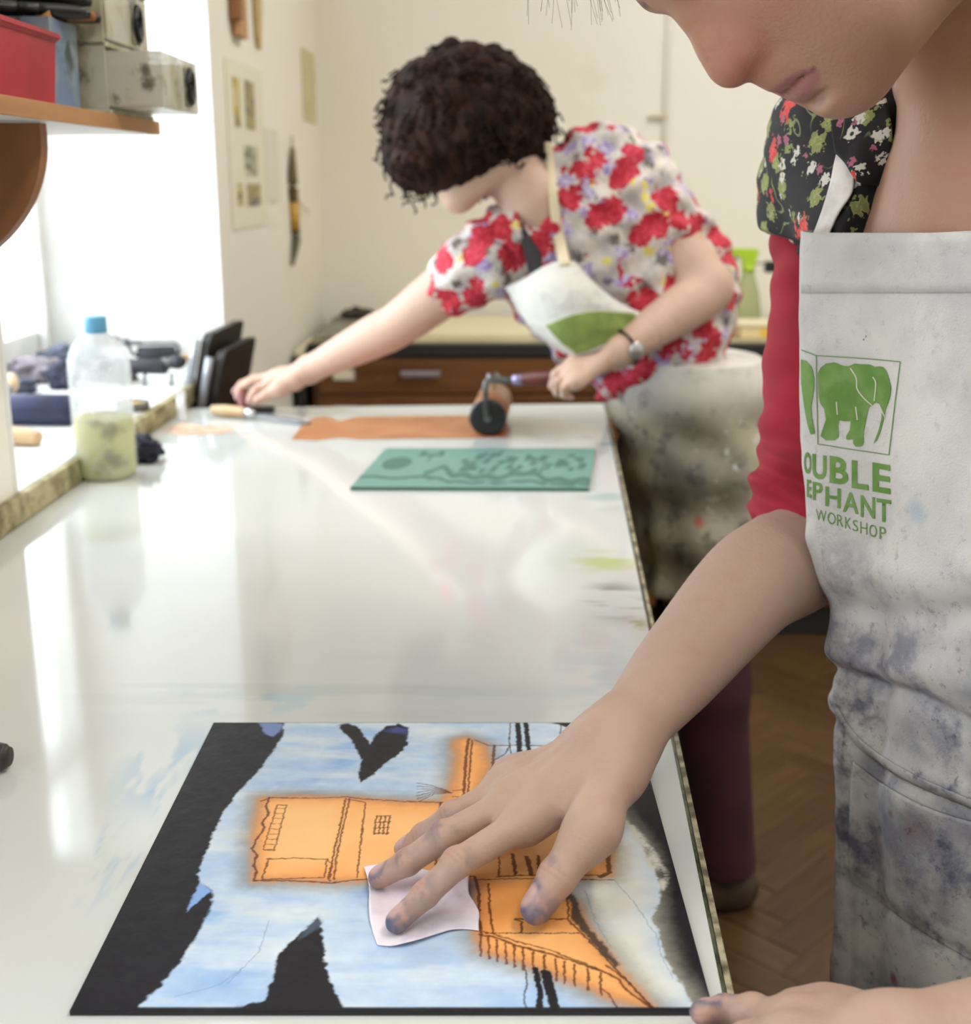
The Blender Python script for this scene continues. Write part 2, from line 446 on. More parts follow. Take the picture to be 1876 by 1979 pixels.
# ================================================================== TABLE
# blue wiping marks beside the big plate, green and black scrapes by the front edge, old ink by the slab
TABLE_MARKS = [
    (330, 1480, 0.05, 0.10, lin(120, 165, 200), 0.55, (60, 12), 0.5), (250, 1600, 0.05, 0.12, lin(120, 160, 205), 0.5, (80, 14), 0.5),
    (480, 1350, 0.10, 0.05, lin(140, 185, 210), 0.55, (30, 40), 0.2), 
    (1190, 1160, 0.045, 0.08, lin(70, 76, 70), 0.75, (14, 70), 0.2), (1215, 1205, 0.03, 0.03, lin(130, 150, 70), 0.8, (40, 60), 0),
    (1170, 1085, 0.05, 0.06, lin(176, 186, 80), 0.6, (18, 60), 0.1), 
    (1170, 960, 0.05, 0.10, lin(150, 175, 170), 0.6, (10, 40), 0), (1165, 860, 0.05, 0.12, lin(110, 150, 160), 0.7, (12, 20), 0),
    (390, 830, 0.10, 0.06, lin(214, 120, 70), 0.8, (10, 40), 0), 
    (1040, 825, 0.12, 0.09, lin(216, 200, 160), 0.5, (6, 12), 0), (640, 1330, 0.30, 0.10, lin(178, 184, 180), 0.45, (5, 40), 0.1),
    (1240, 1330, 0.10, 0.14, lin(165, 182, 195), 0.55, (12, 40), 0.1),
    (280, 870, 0.05, 0.12, lin(120, 125, 130), 0.6, (20, 20), 0)]
n = NT('glass_over_white_board')
TABLE_TOP = n.set(color=n.attr('tint'), rough=0.085, spec=0.6)
TABLE_GLASS = mat('bench_glass', lin(206, 208, 205), 0.08)
EDGE_METAL = mat('worn_edge_strip', lin(176, 166, 136), 0.5, lin(84, 76, 56), 60)
GLASS_EDGE = mat('glass_edge_green', lin(84, 90, 66), 0.15, lin(40, 44, 34), 40)
WHITE_BOARD = mat('table_board_white', lin(205, 203, 190), 0.6)
TABLE_LEGS = mat('table_leg_wood', lin(120, 84, 48), 0.5, lin(96, 66, 36), 12)
R_NEAR, R_FAR = Vector((0.112, 0.36)), Vector((0.222, 2.315))
L_NEAR = WALLM @ Vector((0.013, 0.36, 0)); L_FAR = WALLM @ Vector((0.013, 2.26, 0))
quad = [(L_NEAR.x, 0.36), (R_NEAR.x, R_NEAR.y), (R_FAR.x, R_FAR.y), (L_FAR.x, 2.262)]
def quad_prism(q, z0, z1, bev=0.0): return prism(q, z1 - z0, Matrix.Translation((0, 0, z0)), bev)
table = thing('workbench', 'long glass-topped printmaking bench running along the window sill', 'table', (-0.2, 1.3, 0))
obj('glass_top', quad_prism(quad, 0.894, 0.8997, 0.0008), TABLE_GLASS, table)
tu = np.linspace(0, 1, 330)[None, :, None]; tv = (np.linspace(0, 1, 640) ** 1.45)[:, None, None]
Q_ = [np.array([q_[0], q_[1], 0.900]) for q_ in quad]
TG = (Q_[0] * (1 - tu) + Q_[1] * tu) * (1 - tv) + (Q_[3] * (1 - tu) + Q_[2] * tu) * tv
def ramp(x, lo, hi): t = np.clip((x - lo) / (hi - lo), 0, 1); return t * t * (3 - 2 * t)
TX, TY = TG[..., 0], TG[..., 1]
tc_ = ramp(fbm(TX * 2.2 + 5, TY * 2.2 + 9, 301, 4), 0.35, 0.7)[..., None]
tc_ = np.array(lin(206, 208, 205)[:3]) * (1 - tc_) + np.array(lin(196, 200, 199)[:3]) * tc_
for k_, (px, py, rx, ry, col, amt, sc, rot) in enumerate(TABLE_MARKS):
    p = T(px, py); dd = np.hypot((TX - p.x) / rx, (TY - p.y) / ry); bl = 1 - ramp(dd, 0.2, 1.0)
    cr, sr = math.cos(rot), math.sin(rot); ux, uy = (TX * sc[0]) * cr - (TY * sc[1]) * sr + 30, (TX * sc[0]) * sr + (TY * sc[1]) * cr + 30
    w_ = (bl * ramp(fbm(ux, uy, 310 + 7 * k_, 4), 0.46, 0.60) * amt)[..., None]
    tc_ = tc_ * (1 - w_) + np.array(col[:3]) * w_
tm_ = grid_mesh('worktop_face', TG); set_color(tm_, tc_.reshape(-1, 3)); obj('worktop_face', tm_, TABLE_TOP, table)
def inset(q, dl, dr, dn, df):
    (a, b, c_, d) = [Vector(p) for p in q]
    return [(a.x + dl, a.y + dn), (b.x - dr, b.y + dn), (c_.x - dr, c_.y - df), (d.x + dl, d.y - df)]
obj('board', quad_prism(inset(quad, 0.0, 0.004, 0.004, 0.004), 0.862, 0.8935), WHITE_BOARD, table)
ev = (R_FAR - R_NEAR).normalized(); nv_ = Vector((ev.y, -ev.x))
def strip(o0, o1): return [tuple(R_NEAR + nv_ * o0), tuple(R_NEAR + nv_ * o1), tuple(R_FAR + nv_ * o1), tuple(R_FAR + nv_ * o0)]
obj('glass_edge', quad_prism(strip(0.0001, 0.0022), 0.8935, 0.8998), GLASS_EDGE, table)
obj('edge_strip', quad_prism(strip(0.0026, 0.0062), 0.858, 0.9005, 0.0006), EDGE_METAL, table)
for x, y in ((-0.52, 0.45), (0.06, 0.45), (-0.47, 2.18), (0.15, 2.2)):
    obj('leg', box((x - 0.03, y - 0.03, 0), (x + 0.03, y + 0.03, 0.862), 0.004), TABLE_LEGS, table)
obj('rail', box((0.02, 0.5, 0.76), (0.05, 2.15, 0.862), 0.003), TABLE_LEGS, table)
obj('rail', box((-0.53, 0.5, 0.76), (-0.50, 2.13, 0.862), 0.003), TABLE_LEGS, table)

# ================================================================== PLAN CHESTS on the back wall
CHEST = wood('plan_chest_wood', lin(122, 78, 38), lin(92, 56, 26), 'X', 16, 0.4)
CHEST2 = wood('plan_chest_orange_wood', lin(176, 104, 42), lin(140, 78, 30), 'X', 16, 0.4)
BLACKP = mat('black_paint', lin(34, 32, 30), 0.5)
CHROME = mat('nickel_handle', lin(170, 160, 165), 0.35, metal=0.7)
CARD = mat('label_card', lin(226, 220, 196), 0.8)
CHEST_TOPM = mat('chest_top_linoleum', lin(196, 184, 150), 0.5, lin(180, 168, 136), 6)
CF = 3.45
def plan_chest(x0, x1, wm, label, lx, hx, nd=7):
    c = thing('plan_chest', label, 'chest', ((x0 + x1) / 2, (CF + 4.1) / 2, 0), 'plan chests along the back wall')
    obj('plinth', box((x0 + 0.02, CF + 0.03, 0), (x1 - 0.02, 4.09, 0.09), 0.003), BLACKP, c)
    obj('carcass', box((x0, CF + 0.015, 0.09), (x1, 4.09, 0.832), 0.004), wm, c)
    obj('top_edge', box((x0 - 0.010, CF - 0.012, 0.832), (x1 + 0.012, 4.10, 0.866), 0.004), BLACKP, c)
    obj('top', box((x0 - 0.004, CF + 0.02, 0.866), (x1 + 0.004, 4.098, 0.871), 0.002), CHEST_TOPM, c)
    pitch = (0.828 - 0.10) / nd
    for i in range(nd):
        z1 = 0.826 - i * pitch; z0 = z1 - pitch + 0.005
        dr = obj('drawer', box((x0 + 0.02, CF - 0.004, z0), (x1 - 0.02, CF + 0.014, z1), 0.003), wm, c)
        zc = (z0 + z1) / 2 + 0.003
        for h in hx:
            b2 = box((h - 0.055, CF - 0.024, zc - 0.004), (h + 0.055, CF - 0.016, zc + 0.014), 0.004)
            b2 = box((h - 0.055, CF - 0.022, zc + 0.004), (h - 0.045, CF - 0.004, zc + 0.012), 0.001, None, b2)
            b2 = box((h + 0.045, CF - 0.022, zc + 0.004), (h + 0.055, CF - 0.004, zc + 0.012), 0.001, None, b2)
            obj('handle', b2, CHROME, dr)
        for l in lx:
            b2 = box((l - 0.032, CF - 0.008, zc - 0.016), (l + 0.032, CF - 0.004, zc + 0.018), 0.002)
            obj('label_holder', b2, CHROME, dr)
            obj('label_card', box((l - 0.028, CF - 0.0095, zc - 0.012), (l + 0.028, CF - 0.0078, zc + 0.014)), CARD, dr)
    return c
plan_chest(-0.486, 0.50, CHEST, 'brown plan chest with metal handles and card labels behind the bent woman', (-0.395,), (-0.18, 0.26))
plan_chest(0.545, 1.62, CHEST2, 'orange-brown plan chest under the green spray bottle', (0.80,), (1.05, 1.4))
# dark narrow stand with a pale slab between the chest and the wall
st = thing('narrow_stand', 'narrow black stand with a pale slab top beside the plan chest', 'stand', (-0.54, 3.5, 0))
xl = (WALLM @ Vector((0.006, 3.72, 0))).x
obj('body', box((xl + 0.004, 3.42, 0), (-0.501, 3.7, 0.835), 0.003), BLACKP, st)
obj('top', box((xl + 0.003, 3.41, 0.835), (-0.5005, 3.72, 0.853), 0.003), mat('pale_slab', lin(222, 212, 184), 0.7), st)
# sheets lying on the chest
SH = thing('paper_sheet', 'big cream paper sheet lying on the brown plan chest', 'paper', (0.15, 3.8, 0.871))
obj('sheet', box((-0.28, CF + 0.09, 0.8715), (0.47, 3.99, 0.886), 0.002), mat('cream_paper', lin(228, 218, 186), 0.8), SH)
gb = thing('grey_board', 'grey board leaning flat on the corner of the brown plan chest', 'board', (-0.42, 3.8, 0.871))
obj('sheet', box((-0.485, CF + 0.03, 0.8715), (-0.31, 4.05, 0.879), 0.002), mat('grey_board', lin(150, 146, 128), 0.8, lin(120, 116, 100), 12), gb)
lump = thing('cloth_bundle', 'small dark bundle of cloth at the back of the brown plan chest', 'cloth', (-0.36, 3.95, 0.88))
bp = T(690, 603, 0.9)
b2 = bmesh.new(); bmesh.ops.create_icosphere(b2, subdivisions=3, radius=1.0)
for v in b2.verts:
    d = 1 + 0.25 * math.sin(5 * v.co.x + 2) * math.cos(4 * v.co.y) + 0.12 * math.sin(9 * v.co.z + v.co.x * 7)
    v.co = Vector((v.co.x * 0.055 * d, v.co.y * 0.04 * d, max(v.co.z, -0.6) * 0.02 * d)) + Vector((bp.x, 3.98, 0.893))
obj('bundle', b2, mat('dark_cloth', lin(70, 62, 54), 0.9), lump, True)
# ================================================================== SHELF and what stands on it
from mathutils import noise as mnoise
def sheer(name, col, clear, rough=0.15, tl=0.5, spot=None):
    """thin cloudy plastic or liquid: part clear, part glossy skin, part light-scattering"""
    n = NT(name)
    tr = n.n.new('ShaderNodeBsdfTransparent'); tr.inputs[0].default_value = (1, 1, 1, 1)
    ts_ = n.n.new('ShaderNodeBsdfTranslucent'); c = col
    if spot: c = n.mix(n.step(n.noise(spot[0], 5), spot[1], spot[2]), col, spot[3])
    n.put(ts_.inputs[0], c); n.set(color=c, rough=rough)
    m1 = n.n.new('ShaderNodeMixShader'); m1.inputs[0].default_value = tl
    n.t.links.new(n.b.outputs[0], m1.inputs[1]); n.t.links.new(ts_.outputs[0], m1.inputs[2])
    m2 = n.n.new('ShaderNodeMixShader'); m2.inputs[0].default_value = clear
    n.t.links.new(m1.outputs[0], m2.inputs[1]); n.t.links.new(tr.outputs[0], m2.inputs[2]); n.t.links.new(m2.outputs[0], n.out.inputs[0])
    return n.m
WOOD_EDGE = wood('shelf_beech_edge', lin(186, 138, 92), lin(168, 118, 74), 'Y', 12, 0.5)
SHELF_WHITE = mat('shelf_white_face', lin(226, 224, 222), 0.5)
BRACKET_M = wood('bracket_plywood', lin(150, 102, 64), lin(134, 88, 52), 'Z', 10, 0.5)
shelf = thing('wall_shelf', 'white shelf with beech edging and a rounded plywood bracket on the pier', 'shelf', (-0.48, 1.1, 1.358))
xs = -0.5775
SH0, SH1, SHX = 0.60, 1.475, -0.370
obj('board', box((xs, SH0, 1.358), (SHX - 0.004, SH1, 1.372), 0.001), SHELF_WHITE, shelf)
obj('edge_band', box((SHX - 0.004, SH0, 1.3575), (SHX, SH1, 1.3722), 0.0008), WOOD_EDGE, shelf)
obj('end_band', box((xs, SH1, 1.3575), (SHX, SH1 + 0.003, 1.3722), 0.0008), WOOD_EDGE, shelf)
for yb in (1.135, 0.70):
    pts = [(xs, 1.357)] + [(xs + 0.188 * math.cos(t), 1.357 - 0.012 - 0.140 * math.sin(t)) for t in np.linspace(0, math.pi / 2, 24)]
    pts = [(xs + 0.188, 1.357)] + [p for p in pts[1:]] + [(xs, 1.357)]
    m = Matrix(((1, 0, 0, 0), (0, 0, 1, yb), (0, 1, 0, 0), (0, 0, 0, 1)))
    obj('bracket', prism(pts, 0.018, m), BRACKET_M, shelf)
# red tray
RED = mat('red_plastic', lin(178, 30, 50), 0.4, lin(160, 24, 44), 10, bump=0.05)
def open_tray(x0, x1, y0, y1, z0, z1, wall, flare=0.006, rim=0.0):
    """tray with real walls: outer and inner shells"""
    b2 = bmesh.new()
    def ring(i, z, o): return [b2.verts.new(p) for p in ((x0 + i - o, y0 + i - o, z), (x1 - i + o, y0 + i - o, z), (x1 - i + o, y1 - i + o, z), (x0 + i - o, y1 - i + o, z))]
    rs = [ring(0.0, z0, 0), ring(0.0, z1 - rim, flare), ring(0.0, z1 - rim, flare + (0.004 if rim else 0)), ring(0, z1, flare + (0.004 if rim else 0)), ring(wall, z1, flare), ring(wall, z0 + wall, 0)]
    for A, B in zip(rs, rs[1:]):
        for k in range(4): b2.faces.new((A[k], A[(k + 1) % 4], B[(k + 1) % 4], B[k]))
    b2.faces.new(rs[0][::-1]); b2.faces.new(rs[-1])
    bmesh.ops.recalc_face_normals(b2, faces=b2.faces)
    bmesh.ops.bevel(b2, geom=[e for e in b2.edges if e.is_manifold], offset=0.0015, segments=2, affect='EDGES')
    return b2
tr_ = thing('red_tray', 'red plastic tray at the front of the wall shelf', 'tray', (-0.47, 0.95, 1.372))
obj('tray', open_tray(-0.545, -0.392, 0.68, 1.19, 1.3725, 1.436, 0.003, 0.004, 0.006), RED, tr_)
bx_ = thing('blue_box', 'smeared blue-grey box on the shelf holding black brushes', 'box', (-0.47, 1.23, 1.372))
n = NT('smeared_blue_box')
c = n.mix(n.step(n.noise(14, 5), 0.4, 0.6), lin(104, 122, 150), lin(134, 146, 150))
c = n.mix(n.step(n.noise(22, 5), 0.55, 0.68), c, lin(60, 72, 62))
obj('box', open_tray(-0.56, -0.398, 1.205, 1.285, 1.3725, 1.452, 0.003, 0.001), n.set(color=c, rough=0.6), bx_)
# black brushes lying across the tray and the box
BLK = mat('black_handle', lin(24, 24, 24), 0.45)
BRIS = mat('ochre_bristle', lin(150, 100, 52), 0.9)
gp = thing('grey_pot', 'dark olive pot standing in the red tray', 'pot', (-0.45, 1.05, 1.38))
obj('pot', lathe([(0.028, 1.376), (0.03, 1.38), (0.033, 1.50), (0.030, 1.50), (0.027, 1.385), (0, 1.385)], 28, Matrix.Translation((-0.462, 1.08, 0))), mat('olive_pot', lin(84, 84, 72), 0.6, lin(66, 66, 58), 18), gp, True)
ks = 0
BR_ = [(-0.54, 1.125 + 0.016 * i, 1.4587, -0.376, 1.245 + 0.016 * i, 1.4605, 0.0050) for i in range(4)] + [(-0.545, 1.133 + 0.016 * i, 1.4725, -0.381, 1.253 + 0.016 * i, 1.4745, 0.0048) for i in range(3)]
for (x0, y0, z0, x1, y1, z1, r) in BR_:
    lab = ['black brush lowest in the bundle and nearest the red tray', 'second black brush in the lower row over the blue box', 'black-handled brush with ochre bristles in the lower row', 'black brush in the lower row nearest the plastic drawers', 'black brush in the upper row nearest the red tray', 'middle black brush of the upper row over the blue box', 'topmost black brush closest to the plastic drawers'][ks]
    b = thing('brush', lab, 'brush', (x0, y0, z0), 'black brushes on the shelf')
    A, B = Vector((x0, y0, z0)), Vector((x1, y1, z1)); D = (B - A)
    obj('handle', tube([A, A + D * 0.3, A + D * 0.72], [r * 0.6, r, r * 0.9], 10, 10), BLK, b, True)
    obj('ferrule', tube([A + D * 0.70, A + D * 0.80], [r * 1.1, r * 1.15], 10), mat('brush_ferrule', lin(60, 60, 60), 0.4, metal=0.8), b, True)
    obj('bristles', tube([A + D * 0.79, A + D * 0.92, B], [r * 1.15, r * 1.22, r * 0.9], 10, 8), BLK if ks != 2 else BRIS, b, True)
    ks += 1
pd = thing('cork_block', 'small ochre cork among the brushes on the shelf', 'cork', (-0.42, 1.24, 1.45))
obj('cork', lathe([(0.0, 0), (0.007, 0), (0.008, 0.012), (0.0, 0.012)], 20, frame(Vector((-0.412, 1.226, 1.4535)), (0, 0, 1))), mat('cork', lin(176, 120, 66), 0.8), pd, True)
# clear plastic drawer unit, lowest drawer pulled out
n = NT('smudged_clear_plastic')
c = n.mix(n.step(n.noise(16, 5), 0.42, 0.62), lin(218, 214, 196), lin(186, 178, 148))
c = n.mix(n.step(n.noise(34, 6), 0.56, 0.72), c, lin(98, 94, 74))
n.set(color=c, rough=0.25)
t_ = n.n.new('ShaderNodeBsdfTransparent'); m_ = n.n.new('ShaderNodeMixShader'); m_.inputs[0].default_value = 0.35
n.t.links.new(n.b.outputs[0], m_.inputs[1]); n.t.links.new(t_.outputs[0], m_.inputs[2]); n.t.links.new(m_.outputs[0], n.out.inputs[0]); PLAS = n.m
PLAS_FRAME = mat('drawer_unit_frame', lin(196, 190, 168), 0.4, lin(150, 144, 118), 20)
INK_RING = mat('black_ring_handle', lin(22, 24, 28), 0.35)
du = thing('drawer_unit', 'stained clear plastic drawer unit with black ring handles on the shelf', 'drawers', (-0.45, 1.38, 1.372))
fx = -0.3735
uy0, uy1, ux0 = 1.300, 1.468, -0.56
levels = [1.3725, 1.436, 1.499, 1.562]
for z in levels: obj('divider', box((ux0, uy0, z - 0.0005 if z > 1.38 else z), (fx, uy1, z + 0.0045), 0.0008), PLAS_FRAME, du)
for y in (uy0, uy1 - 0.003): obj('side_panel', box((ux0, y, 1.377), (fx - 0.002, y + 0.003, 1.562), 0.0006), PLAS, du)
obj('back_panel', box((ux0, uy0 + 0.003, 1.377), (ux0 + 0.003, uy1 - 0.003, 1.562)), PLAS, du)
for i in range(3):
    px_ = 0.052 if i == 0 else 0.0
    z0, z1 = levels[i] + 0.006, levels[i + 1] - 0.004
    dr = obj('drawer', open_tray(ux0 + 0.008 + px_, fx + px_, uy0 + 0.005, uy1 - 0.005, z0, z1, 0.0025, 0.0), PLAS, du)
    yc = 1.412
    mt = Matrix.Translation((fx + px_ + 0.0035, yc, (z0 + z1) / 2)) @ Matrix.Rotation(math.pi / 2, 4, 'Y')
    b2 = bmesh.new()
    ringp = [Vector((0.016 * math.cos(t), 0.009 * math.sin(t), 0)) for t in np.linspace(0, 2 * math.pi, 21)[:-1]]
    b2 = tube([mt @ p for p in ringp] + [mt @ ringp[0]], 0.004, 8)
    obj('ring_handle', b2, INK_RING, dr, True)
    obj('smudge_plate', box((fx + px_ + 0.0002, yc - 0.014, z0 + 0.006), (fx + px_ + 0.002, yc + 0.014, z1 - 0.008), 0.0005), mat('ink_smudge', lin(70, 68, 58), 0.6, lin(150, 144, 120), 60), dr)

# ================================================================== BOTTLE on the bench
def at(p, rz=0.0): return Matrix.Translation(p) @ Matrix.Rotation(rz, 4, 'Z')
CLEAR = sheer('cloudy_bottle_plastic', lin(232, 235, 238), 0.70, 0.12, 0.4, (26, 0.5, 0.75, lin(196, 196, 192)))
LIQ = sheer('yellow_green_solvent', lin(222, 216, 92), 0.14, 0.2, 0.6, (26, 0.50, 0.70, lin(132, 124, 46)))
bc = T(192, 921); bpos = Vector((bc.x + 0.012, bc.y, 0.9))
bt = thing('plastic_bottle', 'clear plastic bottle with a blue cap, half full of yellow-green liquid', 'bottle', bpos)
prof = [(0.0, 0.0), (0.036, 0.0), (0.041, 0.004), (0.043, 0.012), (0.0425, 0.06), (0.043, 0.12), (0.043, 0.150), (0.042, 0.168), (0.036, 0.185), (0.025, 0.197), (0.015, 0.204), (0.0135, 0.212)]
inner = [(max(r - 0.0022, 0.0), z + 0.002) for r, z in prof[::-1]]
inner[-1] = (0.0, 0.002); inner[0] = (0.0113, 0.212)
obj('shell', lathe(prof + inner, 48, at(bpos), None, False), CLEAR, bt, True)
lp = [(0.0, 0.0045), (0.034, 0.0045), (0.0385, 0.008), (0.0402, 0.014), (0.0399, 0.06), (0.0402, 0.087), (0.0, 0.087)]
obj('liquid', lathe(lp, 48, at(bpos)), LIQ, bt, True)
obj('cap', lathe([(0.0138, 0.204), (0.0152, 0.205), (0.0152, 0.224), (0.0142, 0.2265), (0.0, 0.2265)], 32, at(bpos)), mat('blue_cap', lin(92, 160, 196), 0.5), bt, True)
obj('neck_ring', lathe([(0.0138, 0.198), (0.018, 0.199), (0.018, 0.2025), (0.0138, 0.2035)], 32, at(bpos)), CLEAR, bt, True)

# ================================================================== CLUTTER on the window sill
def lump(c, r, seed, amp=0.3, freq=2.2, sub=4, flat=-0.75):
    b2 = bmesh.new(); bmesh.ops.create_icosphere(b2, subdivisions=sub, radius=1.0)
    c = Vector(c); r = Vector(r)
    for v in b2.verts:
        p = v.co.copy()
        d = 1 + amp * mnoise.noise(p * freq + Vector((seed * 3.1, seed, 0))) + amp * 0.5 * mnoise.noise(p * freq * 2.3 + Vector((0, seed * 2.2, seed)))
        q = Vector((p.x * d, p.y * d, max(p.z * d, flat)))
        v.co = Vector((q.x * r.x, q.y * r.y, (q.z - flat) * r.z)) + c
    return b2
def sillp(px, py): return T(px, py, SILL_Z)
STEEL = mat('dull_steel', lin(150, 150, 152), 0.35, lin(110, 110, 112), 30, metal=0.8)
NAVY = mat('navy_rubber', lin(40, 46, 84), 0.45, lin(30, 34, 62), 10)
BLKRUB = mat('black_rubber', lin(36, 36, 44), 0.5)
LWOOD = wood('pale_handle_wood', lin(206, 176, 138), lin(186, 152, 110), 'X', 20, 0.5)
RWOOD = wood('red_handle_wood', lin(104, 42, 30), lin(78, 30, 22), 'X', 20, 0.35)
def brayer(name, label, a, b, r, hand_dir, hand_len, roll_m, handle_m, cap_m=None, lift=None, arm_h=0.03):
    """hand roller: roll from a to b (axis), bent steel frame, handle leaving along hand_dir"""
    a, b = Vector(a), Vector(b); ax = (b - a).normalized()
    t = thing(name, label, 'roller', (a.x, a.y, a.z - r), 'inking rollers')
    L = (b - a).length
    roll = obj('roll', lathe([(0.0, 0), (r * 0.96, 0), (r, r * 0.05), (r, L - r * 0.05), (r * 0.96, L), (0, L)], 40, frame(a, (0, 0, 1) if abs(ax.z) < 0.9 else (1, 0, 0), ax) if False else Matrix.Translation(a) @ ax.to_track_quat('Z', 'Y').to_matrix().to_4x4()), roll_m, t, True)
    for p, s in ((a, -1), (b, 1)):
        obj('end_cap', lathe([(0, 0), (r * 0.93, 0), (r * 0.93, 0.003), (r * 0.3, 0.0035), (r * 0.22, 0.010), (0, 0.010)], 32, Matrix.Translation(p) @ (ax * s).to_track_quat('Z', 'Y').to_matrix().to_4x4()), cap_m or BLKRUB, t, True)
    h = Vector(hand_dir).normalized()
    top = Vector((0, 0, arm_h)) if lift is None else Vector(lift)
    a2, b2_ = a - ax * 0.012, b + ax * 0.012
    mid = (a + b) / 2 + top + h * (r + 0.012)
    obj('yoke', tube([a2, a2 + top + h * (r * 0.5), a2 + top * 1.0 + h * (r + 0.006) + ax * 0.01, mid, b2_ + top * 1.0 + h * (r + 0.006) - ax * 0.01, b2_ + top + h * (r * 0.5), b2_], 0.0035, 8, 40), STEEL, t, True)
    s0 = mid; 
    obj('shank', tube([s0, s0 + h * 0.03], [0.0045, 0.005], 10), STEEL, t, True)
    obj('ferrule', tube([s0 + h * 0.028, s0 + h * 0.045], [0.0085, 0.009], 14), STEEL, t, True)
    obj('handle', tube([s0 + h * 0.044, s0 + h * (0.044 + hand_len * 0.2), s0 + h * (0.044 + hand_len * 0.6), s0 + h * (0.044 + hand_len)], [0.0085, 0.0125, 0.0135, 0.007], 16, 18), handle_m, t, True)
    return t
p = sillp(75, 826)
brayer('ink_roller', 'big navy ink roller lying on the sill behind the bottle', (p.x - 0.16, p.y + 0.03, SILL_Z + 0.0245), (p.x + 0.045, p.y + 0.02, SILL_Z + 0.0245), 0.024, (-0.3, 1, 0.1), 0.09, NAVY, LWOOD, NAVY, (0, 0, 0.01))
p = sillp(285, 742)
rb = brayer('ink_roller', 'black ink roller on stand legs nearest the black chairs', (p.x - 0.085, p.y + 0.02, SILL_Z + 0.032), (p.x + 0.035, p.y + 0.0, SILL_Z + 0.032), 0.014, (0.98, -0.1, 0.06), 0.03, BLKRUB, BLKRUB, None, (0, 0, 0.004))
for dx in (-0.04, 0.0, 0.05):
    obj('stand_leg', tube([(p.x + dx, p.y - 0.012, SILL_Z + 0.022), (p.x + dx + 0.004, p.y - 0.035, SILL_Z + 0.001)], [0.003, 0.0025], 8), BLKRUB, rb, True)
p = sillp(262, 706)
brayer('ink_roller', 'small roller with a black looped frame and brown handle on the sill', (p.x + 0.0, p.y + 0.03, SILL_Z + 0.018), (p.x + 0.07, p.y + 0.05, SILL_Z + 0.018), 0.0165, (-0.9, -0.35, 0.12), 0.06, BLKRUB, RWOOD, None, (0, 0, 0.02))
CLOTHS = [((60, 735), (0.062, 0.055, 0.024), 1, (156, 148, 158), 'lilac-grey leather dabber pad in the heap on the sill'),
          ((35, 712), (0.05, 0.05, 0.026), 2, (96, 104, 122), 'slate blue rag at the back of the sill heap'),
          ((124, 750), (0.028, 0.030, 0.028), 3, (66, 66, 88), 'dark violet crumpled rag behind the bottle shoulder'),
          ((118, 693), (0.05, 0.036, 0.020), 4, (104, 146, 160), 'teal cloth lying flat below the window'),
          ((214, 690), (0.032, 0.03, 0.017), 5, (108, 108, 122), 'grey rag between the bottle and the looped roller'),
          ((24, 762), (0.04, 0.04, 0.018), 6, (78, 82, 104), 'blue-grey pad beside the navy roller'),
          ((215, 735), (0.05, 0.03, 0.014), 7, (134, 132, 140), 'pale grey rag just past the bottle')]
for (pp, r, sd, col, lab) in CLOTHS:
    q = sillp(*pp)
    q.x = max(q.x, -0.86)
    t = thing('rag', lab, 'rag', (q.x, q.y, SILL_Z), 'rags heaped on the sill')
    obj('cloth', lump((q.x, q.y, SILL_Z + 0.0005), r, sd, 0.42, 2.4), mat('rag_cloth_%d' % sd, lin(*col), 0.85, lin(*[int(v * 0.72) for v in col]), 40, bump=0.3), t, True)
p = sillp(352, 696)
t = thing('orange_stick', 'small orange wooden stick on the sill below the window', 'stick', (p.x, p.y, SILL_Z))
obj('stick', tube([(p.x - 0.035, p.y + 0.02, SILL_Z + 0.006), (p.x + 0.03, p.y - 0.005, SILL_Z + 0.006)], [0.0055, 0.004], 10, 8), mat('orange_wood', lin(226, 176, 104), 0.6), t, True)
p = sillp(50, 862)
t = thing('carving_tool', 'carving tool with a pale turned wooden handle on the sill', 'tool', (p.x, p.y, SILL_Z))
obj('grip', tube([(p.x - 0.09, p.y + 0.02, SILL_Z + 0.012), (p.x - 0.03, p.y + 0.008, SILL_Z + 0.0145), (p.x + 0.012, p.y, SILL_Z + 0.0125), (p.x + 0.022, p.y - 0.002, SILL_Z + 0.010)], [0.010, 0.0135, 0.0118, 0.009], 16, 20), LWOOD, t, True)
obj('ferrule', tube([(p.x - 0.105, p.y + 0.023, SILL_Z + 0.0118), (p.x - 0.088, p.y + 0.0197, SILL_Z + 0.0119)], [0.0085, 0.0095], 14), STEEL, t, True)
obj('tang', tube([(p.x - 0.15, p.y + 0.032, SILL_Z + 0.0118), (p.x - 0.104, p.y + 0.0228, SILL_Z + 0.0118)], [0.002, 0.003], 8), STEEL, t, True)
p = sillp(258, 792)
t = thing('ink_tin', 'flat open ink tin on the sill beside the bottle', 'tin', (p.x, p.y, SILL_Z))
obj('tin', lathe([(0.0, 0), (0.026, 0), (0.027, 0.002), (0.027, 0.014), (0.025, 0.014), (0.025, 0.003), (0, 0.003)], 32, at((p.x, p.y, SILL_Z + 0.0003))), mat('tin_steel', lin(120, 118, 112), 0.4, lin(84, 82, 80), 30, metal=0.5), t, True)
obj('ink', lathe([(0.0, 0.003), (0.0248, 0.003), (0.0248, 0.010), (0, 0.011)], 28, at((p.x, p.y, SILL_Z + 0.0005))), mat('ochre_ink', lin(196, 168, 70), 0.4), t, True)
# black rag on the bench by the bottle
q = T(268, 893)
t = thing('rag', 'black balled-up rag on the bench against the bottle', 'rag', (q.x + 0.005, q.y, 0.9))
obj('cloth', lump((q.x + 0.002, q.y + 0.01, 0.9002), (0.028, 0.034, 0.021), 9, 0.55, 2.8), mat('black_rag', lin(24, 25, 38), 0.8, lin(40, 42, 58), 50, bump=0.3), t, True)
